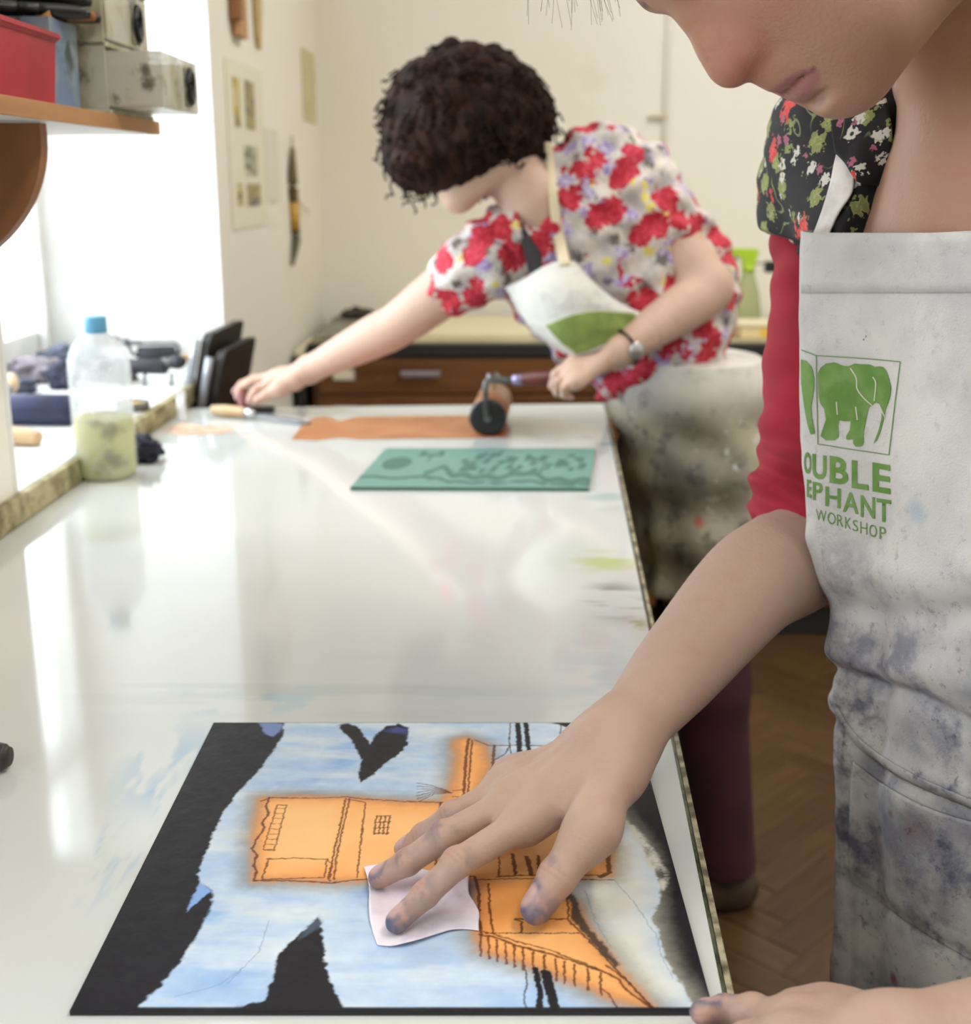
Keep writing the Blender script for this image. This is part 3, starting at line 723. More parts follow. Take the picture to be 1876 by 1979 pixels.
# white tube standing by the sill edge
q = T(352, 812)
t = thing('ink_tube', 'small white ink tube standing by the sill edge', 'tube', (q.x, q.y, 0.9))
obj('tube', lathe([(0.0, 0), (0.009, 0), (0.009, 0.006), (0.006, 0.012), (0.0075, 0.016), (0.0075, 0.03), (0.006, 0.04), (0, 0.04)], 20, at((q.x, q.y, 0.9003))), mat('white_tube', lin(232, 232, 236), 0.4), t, True)
obj('crimp', box((q.x - 0.0085, q.y - 0.0012, 0.938), (q.x + 0.0085, q.y + 0.0012, 0.950), 0.0006), mat('tube_crimp', lin(210, 210, 214), 0.4), t)

# ================================================================== STACKING CHAIRS behind the bench end
VINYL = mat('black_vinyl', lin(42, 39, 36), 0.45, lin(34, 31, 29), 8, bump=0.06, bscale=200)
TUBE = mat('grey_chair_tube', lin(170, 174, 184), 0.3, metal=0.6)
def chair(label, near_top, far_top, h=0.30, seat_z=0.46):
    a, b = Vector(near_top), Vector(far_top)
    w = (b - a); wl = w.length; w.normalize(); fwd = Vector((w.y, -w.x, 0)).normalized()     # towards the seat
    t = thing('stacking_chair', label, 'chair', (a.x + 0.2, a.y + 0.1, 0), 'black stacking chairs')
    up = (Vector((0, 0, 1)) + fwd * 0.22).normalized() * -1
    m = Matrix((w, fwd, Vector((0, 0, 1)))).transposed().to_4x4()
    def P_(u, v, o): return a + w * u + up * v + fwd * o
    for nm, o0, o1, mt_ in (('backrest', 0.0, 0.016, VINYL),):
        rows = []
        b2 = bmesh.new()
        n_ = 9
        def outline(o):
            pts = []
            rr = 0.02
            for (cu, cv, t0) in ((rr, rr, math.pi), (wl - rr, rr, 1.5 * math.pi), (wl - rr, h - rr, 0), (rr, h - rr, 0.5 * math.pi)):
                for k in range(5):
                    tt = t0 + k / 4 * math.pi / 2
                    pts.append(P_(cu + rr * math.cos(tt), cv + rr * math.sin(tt), o))
            return pts
        A = [b2.verts.new(p) for p in outline(o0)]; B = [b2.verts.new(p) for p in outline(o1)]
        for k in range(len(A)): b2.faces.new((A[k], A[(k + 1) % len(A)], B[(k + 1) % len(A)], B[k]))
        b2.faces.new(A[::-1]); b2.faces.new(B)
        bmesh.ops.recalc_face_normals(b2, faces=b2.faces)
        obj(nm, b2, mt_, t)
    base = a + up * ((a.z - seat_z) / abs(up.z))
    s0 = base + fwd * 0.03
    bmx = Matrix((w, fwd, Vector((0, 0, 1)))).transposed().to_4x4(); bmx.translation = s0
    obj('seat', box((0.0, 0.0, -0.006), (wl, 0.34, 0.014), 0.008, bmx), VINYL, t)
    for u in (-0.008, wl + 0.008):
        top = a + w * u + up * 0.01 - fwd * 0.008
        mid = base + w * u - fwd * 0.008
        obj('back_tube', tube([top, a + w * u + up * 0.2 - fwd * 0.008, mid, mid + fwd * 0.02 - Vector((0, 0, 0.02))], 0.008, 10, 16), TUBE, t, True)
        obj('leg', tube([mid, Vector((mid.x, mid.y, 0.001)) - fwd * 0.03], 0.008, 10), TUBE, t, True)
        fr_ = s0 + w * u + fwd * 0.33
        obj('leg', tube([Vector((fr_.x, fr_.y, seat_z)), Vector((fr_.x, fr_.y, 0.001)) + fwd * 0.02], 0.008, 10), TUBE, t, True)
        obj('side_rail', tube([mid, Vector((fr_.x, fr_.y, seat_z - 0.004))], 0.008, 10), TUBE, t, True)
    return t
chair('black vinyl stacking chair nearer the bench with grey tube frame', (-0.505, 2.325, 0.996), (-0.486, 2.56, 0.998), 0.22, 0.50)
chair('black vinyl stacking chair stacked behind the other one against the wall', (-0.531, 2.338, 1.028), (-0.512, 2.573, 1.030), 0.22, 0.532)

# ================================================================== THINGS ON THE WALLS
def wl(px, py, off=0.004):
    """point on the window wall face, in its local frame (y along wall, z)"""
    inv = WALLM.inverted(); c0 = inv @ Vector((0, 0, CAM_Z)); p1 = inv @ U(px, py, 1.0)
    t = (off - c0.x) / (p1.x - c0.x); q = c0 + (p1 - c0) * t
    return q
def wall_sheet(name, label, cat, px0, px1, py0, py1, m, parts=(), thick=0.002, off=0.001):
    """sheet on the window wall covering the pixel box (rough), parts are coloured pictures on it"""
    a = wl(px0, (py0 + py1) / 2); b = wl(px1, (py0 + py1) / 2)
    zt = (wl(px0, py0).z + wl(px1, py0).z) / 2; zb = (wl(px0, py1).z + wl(px1, py1).z) / 2
    t = thing(name, label, cat, WALLM @ Vector((0, a.y, zb)))
    obj('sheet', box((off, a.y, zb), (off + thick, b.y, zt), 0, WALLM), m, t)
    for (q0, q1, r0, r1, m2) in parts:
        A = wl(q0, r0); B = wl(q1, r1); zt2 = (wl(q0, r0).z + wl(q1, r0).z) / 2; zb2 = (wl(q0, r1).z + wl(q1, r1).z) / 2
        obj('photo', box((off + thick, A.y, zb2), (off + thick + 0.001, B.y, zt2), 0, WALLM), m2, t)
    return t
PAPER = mat('pinned_paper', lin(228, 224, 206), 0.8)
def photo_mat(nm, a, b, c_, sc):
    n = NT(nm); f = n.noise(sc, 3)
    c = n.mix(n.step(f, 0.40, 0.5), lin(*a), lin(*b)); c = n.mix(n.step(n.noise(sc * 1.7, 2), 0.52, 0.6), c, lin(*c_))
    return n.set(color=c, rough=0.5)
PH = [photo_mat('photo_print_%d' % i, *v) for i, v in enumerate([((106, 112, 102), (196, 178, 76), (222, 218, 196), 22), ((86, 92, 92), (150, 140, 104), (196, 180, 90), 26), ((150, 146, 96), (104, 108, 100), (220, 214, 190), 30), ((120, 126, 104), (210, 200, 120), (84, 88, 84), 28)])]
wall_sheet('picture_sheet', 'pinned sheet of small yellow and grey photos on the window wall', 'poster', 444, 512, 128, 440, PAPER,
           [(449, 466, 150, 245, PH[0]), (472, 494, 158, 250, PH[1]), (472, 498, 282, 340, PH[2]), (458, 472, 355, 398, PH[3]), (477, 505, 355, 398, PH[1])])
wall_sheet('paper_note', 'plain white paper note pinned next to the photo sheet', 'paper', 515, 540, 250, 390, mat('note_paper', lin(224, 220, 208), 0.85))
wall_sheet('tape_mark', 'faded tan strip of paper stuck near the room corner', 'paper', 586, 610, 100, 235, mat('tan_paper', lin(212, 200, 160), 0.85, lin(198, 186, 146), 14))
# wooden tools hanging high on the window wall
def hanging(name, label, cat, px, py0, py1, w, m, thick=0.014, taper=1.0):
    a = wl(px, py0); b = wl(px, py1)
    t = thing(name, label, cat, WALLM @ Vector((0, a.y, b.z)))
    return t, a, b
BEECH = wood('hanging_tool_wood', lin(190, 146, 98), lin(166, 120, 76), 'Z', 12, 0.5)
t, a, b = hanging('wooden_squeegee', 'brown wooden squeegee hanging high on the window wall', 'tool', 449, -60, 68, 0.03, BEECH)
obj('blade', box((0.004, a.y - 0.03, b.z), (0.02, a.y + 0.06, a.z), 0.003, WALLM), BEECH, t)
obj('grip', box((0.002, a.y - 0.05, b.z + 0.03), (0.028, a.y - 0.025, a.z), 0.004, WALLM), mat('dark_grip_wood', lin(140, 92, 56), 0.5), t)
t, a, b = hanging('wooden_paddle', 'slim pale wooden paddle hanging beside the squeegee', 'tool', 488, -60, 92, 0.03, BEECH)
obj('paddle', prism([(a.y - 0.015, a.z), (a.y + 0.05, a.z), (a.y + 0.045, b.z + 0.10), (a.y + 0.01, b.z), (a.y - 0.005, b.z + 0.03)], 0.012, WALLM @ Matrix(((0, 0, 1, 0.003), (1, 0, 0, 0), (0, 1, 0, 0), (0, 0, 0, 1)))), wood('paddle_wood', lin(206, 182, 128), lin(186, 160, 104), 'Z', 12), t)
# hanging brush bundle with cords
t, a, b = hanging('hanging_brush', 'long dark-handled brush hanging from a nail near the corner', 'brush', 560, 300, 512, 0.02, BEECH)
mid = wl(562, 380); 
def W3(y, z, x=0.012): return WALLM @ Vector((x, y, z))
obj('loop', tube([W3(a.y, a.z + 0.05), W3(a.y - 0.01, a.z), W3(mid.y - 0.005, mid.z + 0.05)], 0.002, 6, 10), mat('hanging_cord', lin(120, 100, 60), 0.8), t, True)
obj('handle', tube([W3(a.y, a.z + 0.02), W3(mid.y - 0.01, mid.z + 0.04), W3(mid.y, mid.z - 0.02)], [0.006, 0.014, 0.012], 10, 12), mat('olive_brush_wood', lin(96, 84, 48), 0.6), t, True)
obj('ferrule', tube([W3(mid.y, mid.z - 0.015), W3(mid.y + 0.005, mid.z - 0.09)], [0.014, 0.013], 10), mat('yellow_ferrule', lin(196, 156, 66), 0.5), t, True)
obj('bristles', tube([W3(mid.y + 0.004, mid.z - 0.07), W3(mid.y + 0.01, (mid.z + b.z) / 2 - 0.03), W3(b.y, b.z)], [0.012, 0.012, 0.004], 10, 14), mat('brush_bristle_grey', lin(98, 90, 74), 0.9), t, True)
q = wl(592, 410)
obj('cord_end', tube([W3(mid.y + 0.01, mid.z + 0.01), W3((mid.y + q.y) / 2, (mid.z + q.z) / 2 - 0.004), W3(q.y, q.z)], 0.0022, 6, 10), mat('pale_cord', lin(190, 176, 130), 0.8), t, True)

# ================================================================== THINGS ON THE ORANGE CHEST
p = T(1440, 592, 0.871); p.y = 3.74; 
sb = thing('spray_bottle', 'spray bottle with a lime-green trigger head on the orange-brown chest', 'bottle', (0, 0, 0))
s_ = WY(1442, 590, 3.74); sx, sz = s_.x, 0.8715
SPRAYP = sheer('spray_bottle_plastic', lin(190, 196, 140), 0.35, 0.2, 0.4)
obj('body', lathe([(0, 0), (0.040, 0), (0.043, 0.006), (0.043, 0.06), (0.036, 0.11), (0.022, 0.155), (0.015, 0.172), (0.0, 0.172)], 32, at((sx, 3.74, sz))), SPRAYP, sb, True)
LIME = mat('lime_plastic', lin(172, 204, 50), 0.4)
obj('collar', lathe([(0.0, 0.170), (0.019, 0.170), (0.019, 0.192), (0.0, 0.192)], 24, at((sx, 3.74, sz))), LIME, sb, True)
mh = Matrix(((1, 0, 0, sx), (0, 0, 1, 3.724), (0, 1, 0, sz), (0, 0, 0, 1)))
obj('head', prism([(-0.018, 0.188), (0.016, 0.188), (0.026, 0.226), (0.024, 0.238), (-0.044, 0.240), (-0.052, 0.232), (-0.052, 0.218), (-0.022, 0.214)], 0.032, mh, 0.003), LIME, sb)
obj('nozzle', tube([(sx - 0.052, 3.74, sz + 0.226), (sx - 0.062, 3.74, sz + 0.226)], 0.010, 14), mat('nozzle_grey', lin(120, 140, 60), 0.5), sb, True)
obj('trigger', tube([(sx - 0.034, 3.74, sz + 0.218), (sx - 0.046, 3.74, sz + 0.195), (sx - 0.052, 3.74, sz + 0.165)], [0.006, 0.0055, 0.004], 10, 10), mat('trigger_grey', lin(120, 124, 110), 0.5), sb, True)
yb_ = WY(1460, 612, 3.60)
t = thing('paper_box', 'cream and yellow card box below the spray bottle', 'box', (yb_.x, 3.6, 0.871))
obj('box', box((yb_.x - 0.055, 3.53, 0.8715), (yb_.x + 0.08, 3.66, 0.905), 0.003), mat('cream_card', lin(226, 206, 158), 0.7), t)
obj('lid', box((yb_.x - 0.075, 3.525, 0.9052), (yb_.x + 0.085, 3.665, 0.914), 0.003), mat('cream_lid', lin(232, 222, 190), 0.7), t)
obj('label', box((yb_.x + 0.0, 3.5285, 0.876), (yb_.x + 0.05, 3.5298, 0.900)), mat('yellow_label', lin(228, 190, 70), 0.6), t)
t = thing('glass_jar', 'clear glass jar just behind the cream card box', 'jar', (0, 0, 0))
g_ = WY(1425, 590, 3.78)
obj('jar', lathe([(0, 0), (0.03, 0), (0.034, 0.004), (0.034, 0.07), (0.028, 0.08), (0.028, 0.09), (0.026, 0.09), (0.026, 0.079), (0.031, 0.069), (0.031, 0.006), (0, 0.006)], 28, at((g_.x - 0.075, 3.76, 0.8715))), sheer('jar_glass', lin(226, 230, 226), 0.7, 0.08, 0.3), t, True)
k_ = WY(1490, 515, 3.85)
t = thing('clamp_lamp', 'black clamp on a thin stem standing on the orange-brown chest', 'clamp', (k_.x, 3.85, 0.871))
obj('base', lathe([(0, 0), (0.05, 0), (0.05, 0.008), (0.01, 0.014), (0, 0.014)], 28, at((k_.x + 0.03, 3.85, 0.8715))), BLACKP, t, True)
obj('stem', tube([(k_.x + 0.03, 3.85, 0.882), (k_.x + 0.03, 3.85, k_.z + 0.02)], 0.004, 10), BLACKP, t, True)
obj('arm', tube([(k_.x - 0.06, 3.85, k_.z + 0.01), (k_.x + 0.03, 3.85, k_.z + 0.008)], 0.003, 8), mat('arm_grey', lin(120, 116, 100), 0.5), t, True)
obj('jaw', box((k_.x - 0.02, 3.835, k_.z - 0.018), (k_.x + 0.03, 3.865, k_.z + 0.016), 0.004), BLACKP, t)
# ================================================================== ORGANIC SURFACES: distance fields -> one continuous mesh
def nz(v): v = np.array(list(v), float); return v / np.linalg.norm(v)
class Vol:
    def __init__(s, lo, hi, h):
        s.lo = np.array(lo, float); s.h = h
        s.n = np.ceil((np.array(hi, float) - s.lo) / h).astype(int) + 1
        s.a = np.full(tuple(s.n), 0.05, np.float32)
        s.ax = [(s.lo[i] + h * np.arange(s.n[i])).astype(np.float32) for i in range(3)]
    def like(s):
        o = Vol.__new__(Vol); o.lo, o.h, o.n, o.ax = s.lo, s.h, s.n, s.ax; o.a = np.full(tuple(s.n), 0.05, np.float32); return o
    def window(s, lo, hi):
        """aligned view of a part of the grid"""
        a = [int(np.clip(np.floor((lo[i] - s.lo[i]) / s.h), 0, s.n[i] - 2)) for i in range(3)]; b = [int(np.clip(np.ceil((hi[i] - s.lo[i]) / s.h) + 1, 2, s.n[i])) for i in range(3)]
        o = Vol.__new__(Vol); o.h = s.h; o.ax = [s.ax[i][a[i]:b[i]] for i in range(3)]; o.lo = np.array([x[0] for x in o.ax], float); o.n = np.array([len(x) for x in o.ax])
        o.a = s.a[a[0]:b[0], a[1]:b[1], a[2]:b[2]]; o.home = s; return o
    def put_back(s): 
        h = s.home; a = [int(round((s.lo[i] - h.lo[i]) / s.h)) for i in range(3)]
        h.a[a[0]:a[0] + s.n[0], a[1]:a[1] + s.n[1], a[2]:a[2] + s.n[2]] = s.a
    def sub(s, lo, hi, m):
        sl = []
        for i in range(3):
            a = int(np.clip(np.floor((lo[i] - m - s.lo[i]) / s.h), 0, s.n[i])); b = int(np.clip(np.ceil((hi[i] + m - s.lo[i]) / s.h) + 1, 0, s.n[i]))
            if b <= a: return None
            sl.append(slice(a, b))
        sl = tuple(sl)
        return sl, s.ax[0][sl[0]][:, None, None], s.ax[1][sl[1]][None, :, None], s.ax[2][sl[2]][None, None, :]
    def blend(s, sl, d, k, mode):
        A = s.a[sl]
        if mode == 'carve':
            d = -d; h = np.maximum(k - np.abs(A - d), 0) / max(k, 1e-9); s.a[sl] = np.maximum(A, d) + h * h * k * 0.25
        else:
            h = np.maximum(k - np.abs(A - d), 0) / max(k, 1e-9); s.a[sl] = np.minimum(A, d) - h * h * k * 0.25
    def cone(s, a, b, ra, rb, k=0.004, wide=None, ratio=1.0, mode='add'):
        a, b = np.array(list(a), float), np.array(list(b), float); R = max(ra, rb) * max(ratio, 1.0)
        g = s.sub(np.minimum(a, b) - R, np.maximum(a, b) + R, k + 0.02)
        if g is None: return s
        sl, X, Y, Z = g; ab = b - a; L2 = max(ab @ ab, 1e-12)
        px, py, pz = X - a[0], Y - a[1], Z - a[2]
        t = np.clip((px * ab[0] + py * ab[1] + pz * ab[2]) / L2, 0, 1)
        qx, qy, qz = px - t * ab[0], py - t * ab[1], pz - t * ab[2]
        if wide is not None:
            w = np.array(list(wide), float); w = w - ab * (w @ ab) / L2; w /= np.linalg.norm(w)
            f = (qx * w[0] + qy * w[1] + qz * w[2]) * (1 / ratio - 1)
            qx, qy, qz = qx + w[0] * f, qy + w[1] * f, qz + w[2] * f
        d = np.sqrt(qx * qx + qy * qy + qz * qz) - (ra + t * (rb - ra))
        s.blend(sl, d.astype(np.float32), k, mode); return s
    def chain(s, pts, rs, k=0.004, **kw):
        for (a, b, ra, rb) in zip(pts, pts[1:], rs, rs[1:]): s.cone(a, b, ra, rb, k, **kw)
        return s
    def limb(s, pts, rs, k=0.010, n=22, wide=None, ratios=None):
        """smooth tapering limb: spline of joints and radii, joined without bulges, then blended on with k"""
        S = spline([list(p) + [r] + [q] for p, r, q in zip(pts, rs, ratios or [1.0] * len(rs))], n)
        lo = S[:, :3].min(0) - 0.11; hi = S[:, :3].max(0) + 0.11
        w = s.window(lo, hi); g = w.like()
        for a, b in zip(S, S[1:]): g.cone(a[:3], b[:3], a[3], b[3], 0.0015, wide=wide if ratios else None, ratio=(a[4] + b[4]) / 2)
        w.join(g, k); w.put_back(); return s
    def ell(s, c, r, R=None, k=0.004, mode='add'):
        """ellipsoid; R = rows of local axes"""
        c = np.array(list(c), float); r = np.array(r, float); m = r.max()
        g = s.sub(c - m, c + m, k + 0.02)
        if g is None: return s
        sl, X, Y, Z = g; p = (X - c[0], Y - c[1], Z - c[2])
        R = np.eye(3) if R is None else np.array([list(v) for v in R], float)
        k0 = k1 = 0
        for i in range(3):
            q = p[0] * R[i, 0] + p[1] * R[i, 1] + p[2] * R[i, 2]
            k0 = k0 + (q / r[i]) ** 2; k1 = k1 + (q / r[i] ** 2) ** 2
        k0 = np.sqrt(k0); d = k0 * (k0 - 1) / np.maximum(np.sqrt(k1), 1e-6)
        s.blend(sl, d.astype(np.float32), k, mode); return s
    def half(s, p, nrm, k=0.001):
        """keep only the side nrm points away from"""
        nrm = nz(nrm); p = np.array(list(p), float)
        d = (s.ax[0][:, None, None] - p[0]) * nrm[0] + (s.ax[1][None, :, None] - p[1]) * nrm[1] + (s.ax[2][None, None, :] - p[2]) * nrm[2]
        s.a = np.maximum(s.a, d.astype(np.float32)); return s
    def join(s, o, k=0.0):
        if k <= 0: s.a = np.minimum(s.a, o.a)
        else:
            h = np.maximum(k - np.abs(s.a - o.a), 0) / k; s.a = np.minimum(s.a, o.a) - h * h * k * 0.25
        return s
    def warp(s, f):
        """add f(x, y, z) to the field near the surface (wrinkles, folds)"""
        i = np.nonzero(np.abs(s.a) < 0.03)
        s.a[i] += f(s.ax[0][i[0]], s.ax[1][i[1]], s.ax[2][i[2]]).astype(np.float32); return s
    def hit(s, px, py, d0, d1, lift=0.0):
        """axial depth at which the line of sight through a pixel first meets the surface"""
        ds = np.linspace(d0, d1, 400); q = np.array([list(U(px, py, float(d))) for d in ds])
        i = np.round((q - s.lo) / s.h).astype(int); ok = ((i >= 0) & (i < s.n)).all(1); i = np.clip(i, 0, s.n - 1)
        v = np.where(ok, s.a[i[:, 0], i[:, 1], i[:, 2]], 1.0); k = np.argmax(v < lift)
        return float(ds[k]) if (v < lift).any() else None
    def mesh(s, smooth=2):
        """surface nets"""
        A = s.a; A[0] = A[-1] = 0.05; A[:, 0] = A[:, -1] = 0.05; A[:, :, 0] = A[:, :, -1] = 0.05
        I = A < 0; n = np.array(A.shape) - 1
        c = I[:-1, :-1, :-1].astype(np.int8)
        for dx in (0, 1):
            for dy in (0, 1):
                for dz in (0, 1):
                    if dx + dy + dz: c = c + I[dx:dx + n[0], dy:dy + n[1], dz:dz + n[2]]
        ci = np.nonzero((c > 0) & (c < 8))
        idx = np.full(tuple(n), -1, np.int32); idx[ci] = np.arange(len(ci[0]))
        P = np.zeros((len(ci[0]), 3)); W = np.zeros(len(ci[0]))
        base = np.stack(ci, 1)
        cor = [(x, y, z) for x in (0, 1) for y in (0, 1) for z in (0, 1)]
        val = {q: A[ci[0] + q[0], ci[1] + q[1], ci[2] + q[2]] for q in cor}
        for q in cor:
            for ax in range(3):
                if q[ax] == 0:
                    r = list(q); r[ax] = 1; r = tuple(r)
                    va, vb = val[q], val[r]; m = (va < 0) != (vb < 0)
                    t = np.where(m, va / np.where(m, va - vb, 1), 0)
                    pt = np.tile(np.array(q, float), (len(t), 1)); pt[:, ax] = t
                    P[m] += pt[m]; W[m] += 1
        V = s.lo + (base + P / W[:, None]) * s.h
        quads = []
        for ax in range(3):
            o1, o2 = [(1, 2), (2, 0), (0, 1)][ax]
            sl0 = [slice(1, n[0]), slice(1, n[1]), slice(1, n[2])]; sl0[ax] = slice(0, n[ax])
            a = I[tuple(sl0)]; sl1 = list(sl0); sl1[ax] = slice(1, n[ax] + 1); b = I[tuple(sl1)]
            e = np.nonzero(a != b); g = np.stack(e, 1) + np.array([sl0[0].start, sl0[1].start, sl0[2].start])
            if not len(g): continue
            def cell(d1, d2):
                h = g.copy(); h[:, o1] -= d1; h[:, o2] -= d2; return idx[h[:, 0], h[:, 1], h[:, 2]]
            q = np.stack([cell(1, 1), cell(0, 1), cell(0, 0), cell(1, 0)], 1)
            fl = ~a[e]; q[fl] = q[fl][:, ::-1]
            quads.append(q)
        F = np.vstack(quads)
        F = F[(F >= 0).all(1)]
        for _ in range(smooth):
            S = np.zeros_like(V); C = np.zeros(len(V))
            for i in range(4):
                a, b = F[:, i], F[:, (i + 1) % 4]
                for ax in range(3): S[:, ax] += np.bincount(a, V[b, ax], len(V)) + np.bincount(b, V[a, ax], len(V))
                C += np.bincount(a, minlength=len(V)) + np.bincount(b, minlength=len(V))
            V = V * 0.5 + 0.5 * S / np.maximum(C, 1)[:, None]
        return V, F
def lay(vol, rows, d0, d1, lift=0.005):
    """control points given as pixels of the photograph, laid on the surface of a volume"""
    out = [[(x, y, vol.hit(x, y, d0, d1)) for (x, y) in r] for r in rows]
    md = float(np.median([p[2] for r in out for p in r if p[2]]))
    return [[U(x, y, (d if d else md) - lift) for (x, y, d) in r] for r in out]
def join_meshes(parts):
    V, F, o = [], [], 0
    for v, f in parts: V.append(v); F.append(f + o); o += len(v)
    return np.vstack(V), np.vstack(F)
def near(V, c, r):
    """soft 0..1 weight round a point"""
    d = np.linalg.norm(V - np.array(list(c)), axis=1) / r
    return np.clip(1 - d, 0, 1) ** 2 * (3 - 2 * np.clip(1 - d, 0, 1))
def tint(C, w, col, amt=1.0):
    w = (np.clip(w, 0, 1) * amt)[:, None]; return C * (1 - w) + np.array(col[:3]) * w
def skin_mat(name):
    n = NT(name)
    a = n.attr('tint')
    f = n.noise(55, 5); c = n.mix(n.math('MULTIPLY', n.step(f, 0.45, 0.75), 0.14), a, lin(168, 108, 92), 'MIX')
    n.bump(n.math('ADD', n.noise(420, 3), n.math('MULTIPLY', n.noise(140, 4), 0.8)), 0.28, 0.0013)
    return n.set(color=c, rough=0.52, spec=0.35)
SKIN = skin_mat('skin')
SKIN_RGB = np.array(lin(178, 149, 133)[:3])

# ================================================================== THE BIG PRINTING PLATE (inked picture on it)
PZ = 0.9030
PX0, PX1, PY0, PY1 = -0.2105, 0.1155, 0.5415, 0.8865
def plate_uv(px, py):
    p = T(px, py, PZ); return (p.x, p.y)
NXP, NYP = 640, 560
gx = np.linspace(PX0, PX1, NXP); gy = np.linspace(PY0, PY1, NYP)
GX, GY = np.meshgrid(gx, gy)
JX1 = GX + (fbm(GX * 260, GY * 260, 5, 3) - 0.5) * 0.0035; JY1 = GY + (fbm(GX * 260, GY * 260, 9, 3) - 0.5) * 0.0035
JN1, JN2 = fbm(GX * 420, GY * 420, 21, 2) - 0.5, fbm(GX * 420, GY * 420, 33, 2) - 0.5
def poly_in(pts):
    P = np.array([plate_uv(*p) for p in pts]); ins = np.zeros(GX.shape, bool); D = np.full(GX.shape, 1e9)
    jx, jy = JX1, JY1
    for (x0, y0), (x1, y1) in zip(P, np.roll(P, -1, 0)):
        c = ((y0 > jy) != (y1 > jy)) & (jx < (x1 - x0) * (jy - y0) / ((y1 - y0) if abs(y1 - y0) > 1e-12 else 1e-12) + x0); ins ^= c
        ex, ey = x1 - x0, y1 - y0; t = np.clip(((jx - x0) * ex + (jy - y0) * ey) / max(ex * ex + ey * ey, 1e-12), 0, 1)
        D = np.minimum(D, np.hypot(jx - x0 - t * ex, jy - y0 - t * ey))
    return np.where(ins, D, -D)                       # signed: positive inside
def soft(sd, w): t = np.clip(sd / w * 0.5 + 0.5, 0, 1); return t * t * (3 - 2 * t)
def line_w(pts, w, jit=0.0008):
    P = [plate_uv(*p) for p in pts]; D = np.full(GX.shape, 1e9)
    jx, jy = GX + JN1 * jit * 2, GY + JN2 * jit * 2
    for (x0, y0), (x1, y1) in zip(P, P[1:]):
        lo, hi = min(x0, x1) - 0.006, max(x0, x1) + 0.006; l2, h2 = min(y0, y1) - 0.006, max(y0, y1) + 0.006
        i0, i1 = np.searchsorted(gx, (lo, hi)); j0, j1 = np.searchsorted(gy, (l2, h2))
        if i1 <= i0 or j1 <= j0: continue
        X, Y = jx[j0:j1, i0:i1], jy[j0:j1, i0:i1]; ex, ey = x1 - x0, y1 - y0
        t = np.clip(((X - x0) * ex + (Y - y0) * ey) / max(ex * ex + ey * ey, 1e-12), 0, 1)
        D[j0:j1, i0:i1] = np.minimum(D[j0:j1, i0:i1], np.hypot(X - x0 - t * ex, Y - y0 - t * ey))
    return np.where(D < 0.02, 1 - soft(np.minimum(D, 1) - w * 0.5, 0.0005), 0.0)
ART = np.zeros(GX.shape + (3,))
def rgb(*c): return np.array(lin(*c)[:3])
def paint(w, col): 
    global ART
    if (w > 0.001).mean() < 0.25:
        i = np.nonzero(w > 0.001); c_ = col[i] if isinstance(col, np.ndarray) and col.ndim == 3 else np.asarray(col)
        ART[i] = ART[i] * (1 - w[i][:, None]) + c_ * w[i][:, None]; return
    ART = ART * (1 - w[..., None]) + (col if isinstance(col, np.ndarray) and col.ndim == 3 else np.asarray(col)) * w[..., None]
ART[:] = rgb(24, 22, 29)
f1 = fbm(GX * 30, GY * 30, 3, 5)[..., None]; f2 = fbm(GX * 18 + GY * 10, GY * 70, 14, 5)[..., None]; f3 = fbm(GX * 160, GY * 160, 18, 3)[..., None]
BLUE = rgb(134, 176, 226) * (1 - f1) + rgb(206, 222, 238) * f1
BLUE = BLUE * (1 - np.clip(f2 * 1.9 - 0.75, 0, 1) * 0.8) + rgb(236, 240, 238) * np.clip(f2 * 1.9 - 0.75, 0, 1) * 0.8
BLUE = BLUE * (0.86 + 0.12 * f3)
outer = [(548, 1396), (547, 1420), (528, 1452), (500, 1490), (455, 1538), (430, 1572), (412, 1612), (396, 1652), (383, 1690), (386, 1706), (413, 1720), (406, 1762), (384, 1802), (350, 1855), (310, 1905), (262, 1949),
         (430, 1953), (668, 1962), (1000, 1962), (1352, 1962), (1322, 1912), (1300, 1880), (1284, 1848), (1274, 1802), (1258, 1774), (1272, 1744), (1277, 1716), (1268, 1690), (1254, 1660), (1240, 1636), (1214, 1596), (1190, 1540), (1180, 1470), (1150, 1396)]
sd = poly_in(outer); paint(soft(sd, 0.0012), BLUE)
paint(soft(poly_in([(500, 1396), (520, 1396), (548, 1400), (540, 1416), (528, 1424), (512, 1418), (506, 1404)]), 0.0014) * 0.8, rgb(128, 150, 205))
# paler ground towards the front corner
wht = soft(poly_in([(1100, 1700), (1190, 1560), (1250, 1650), (1262, 1780), (1290, 1870), (1345, 1950), (1240, 1930), (1150, 1830)]), 0.016)
paint(wht * 0.75, rgb(226, 222, 204) * (0.9 + 0.2 * f1))
paint(soft(poly_in([(1195, 1570), (1235, 1640), (1265, 1700), (1285, 1730), (1292, 1690), (1262, 1640), (1230, 1600)]), 0.002) * np.clip(f3[..., 0] * 3 - 1.0, 0, 1), rgb(206, 204, 192))
DARK = rgb(24, 22, 29)
for pts in ([(654, 1401), (672, 1398), (690, 1404), (706, 1424), (716, 1438), (728, 1418), (748, 1403), (772, 1399), (789, 1406), (786, 1438), (770, 1459), (745, 1474), (722, 1498), (696, 1513), (691, 1500), (699, 1470), (686, 1440), (664, 1414)],
            [(432, 1955), (512, 1932), (529, 1886), (532, 1856), (545, 1836), (580, 1806), (612, 1772), (622, 1784), (625, 1830), (631, 1880), (650, 1920), (669, 1963)],
            [(1062, 1396), (1145, 1396), (1150, 1402), (1100, 1406)]):
    paint(soft(poly_in(pts), 0.0010), DARK)
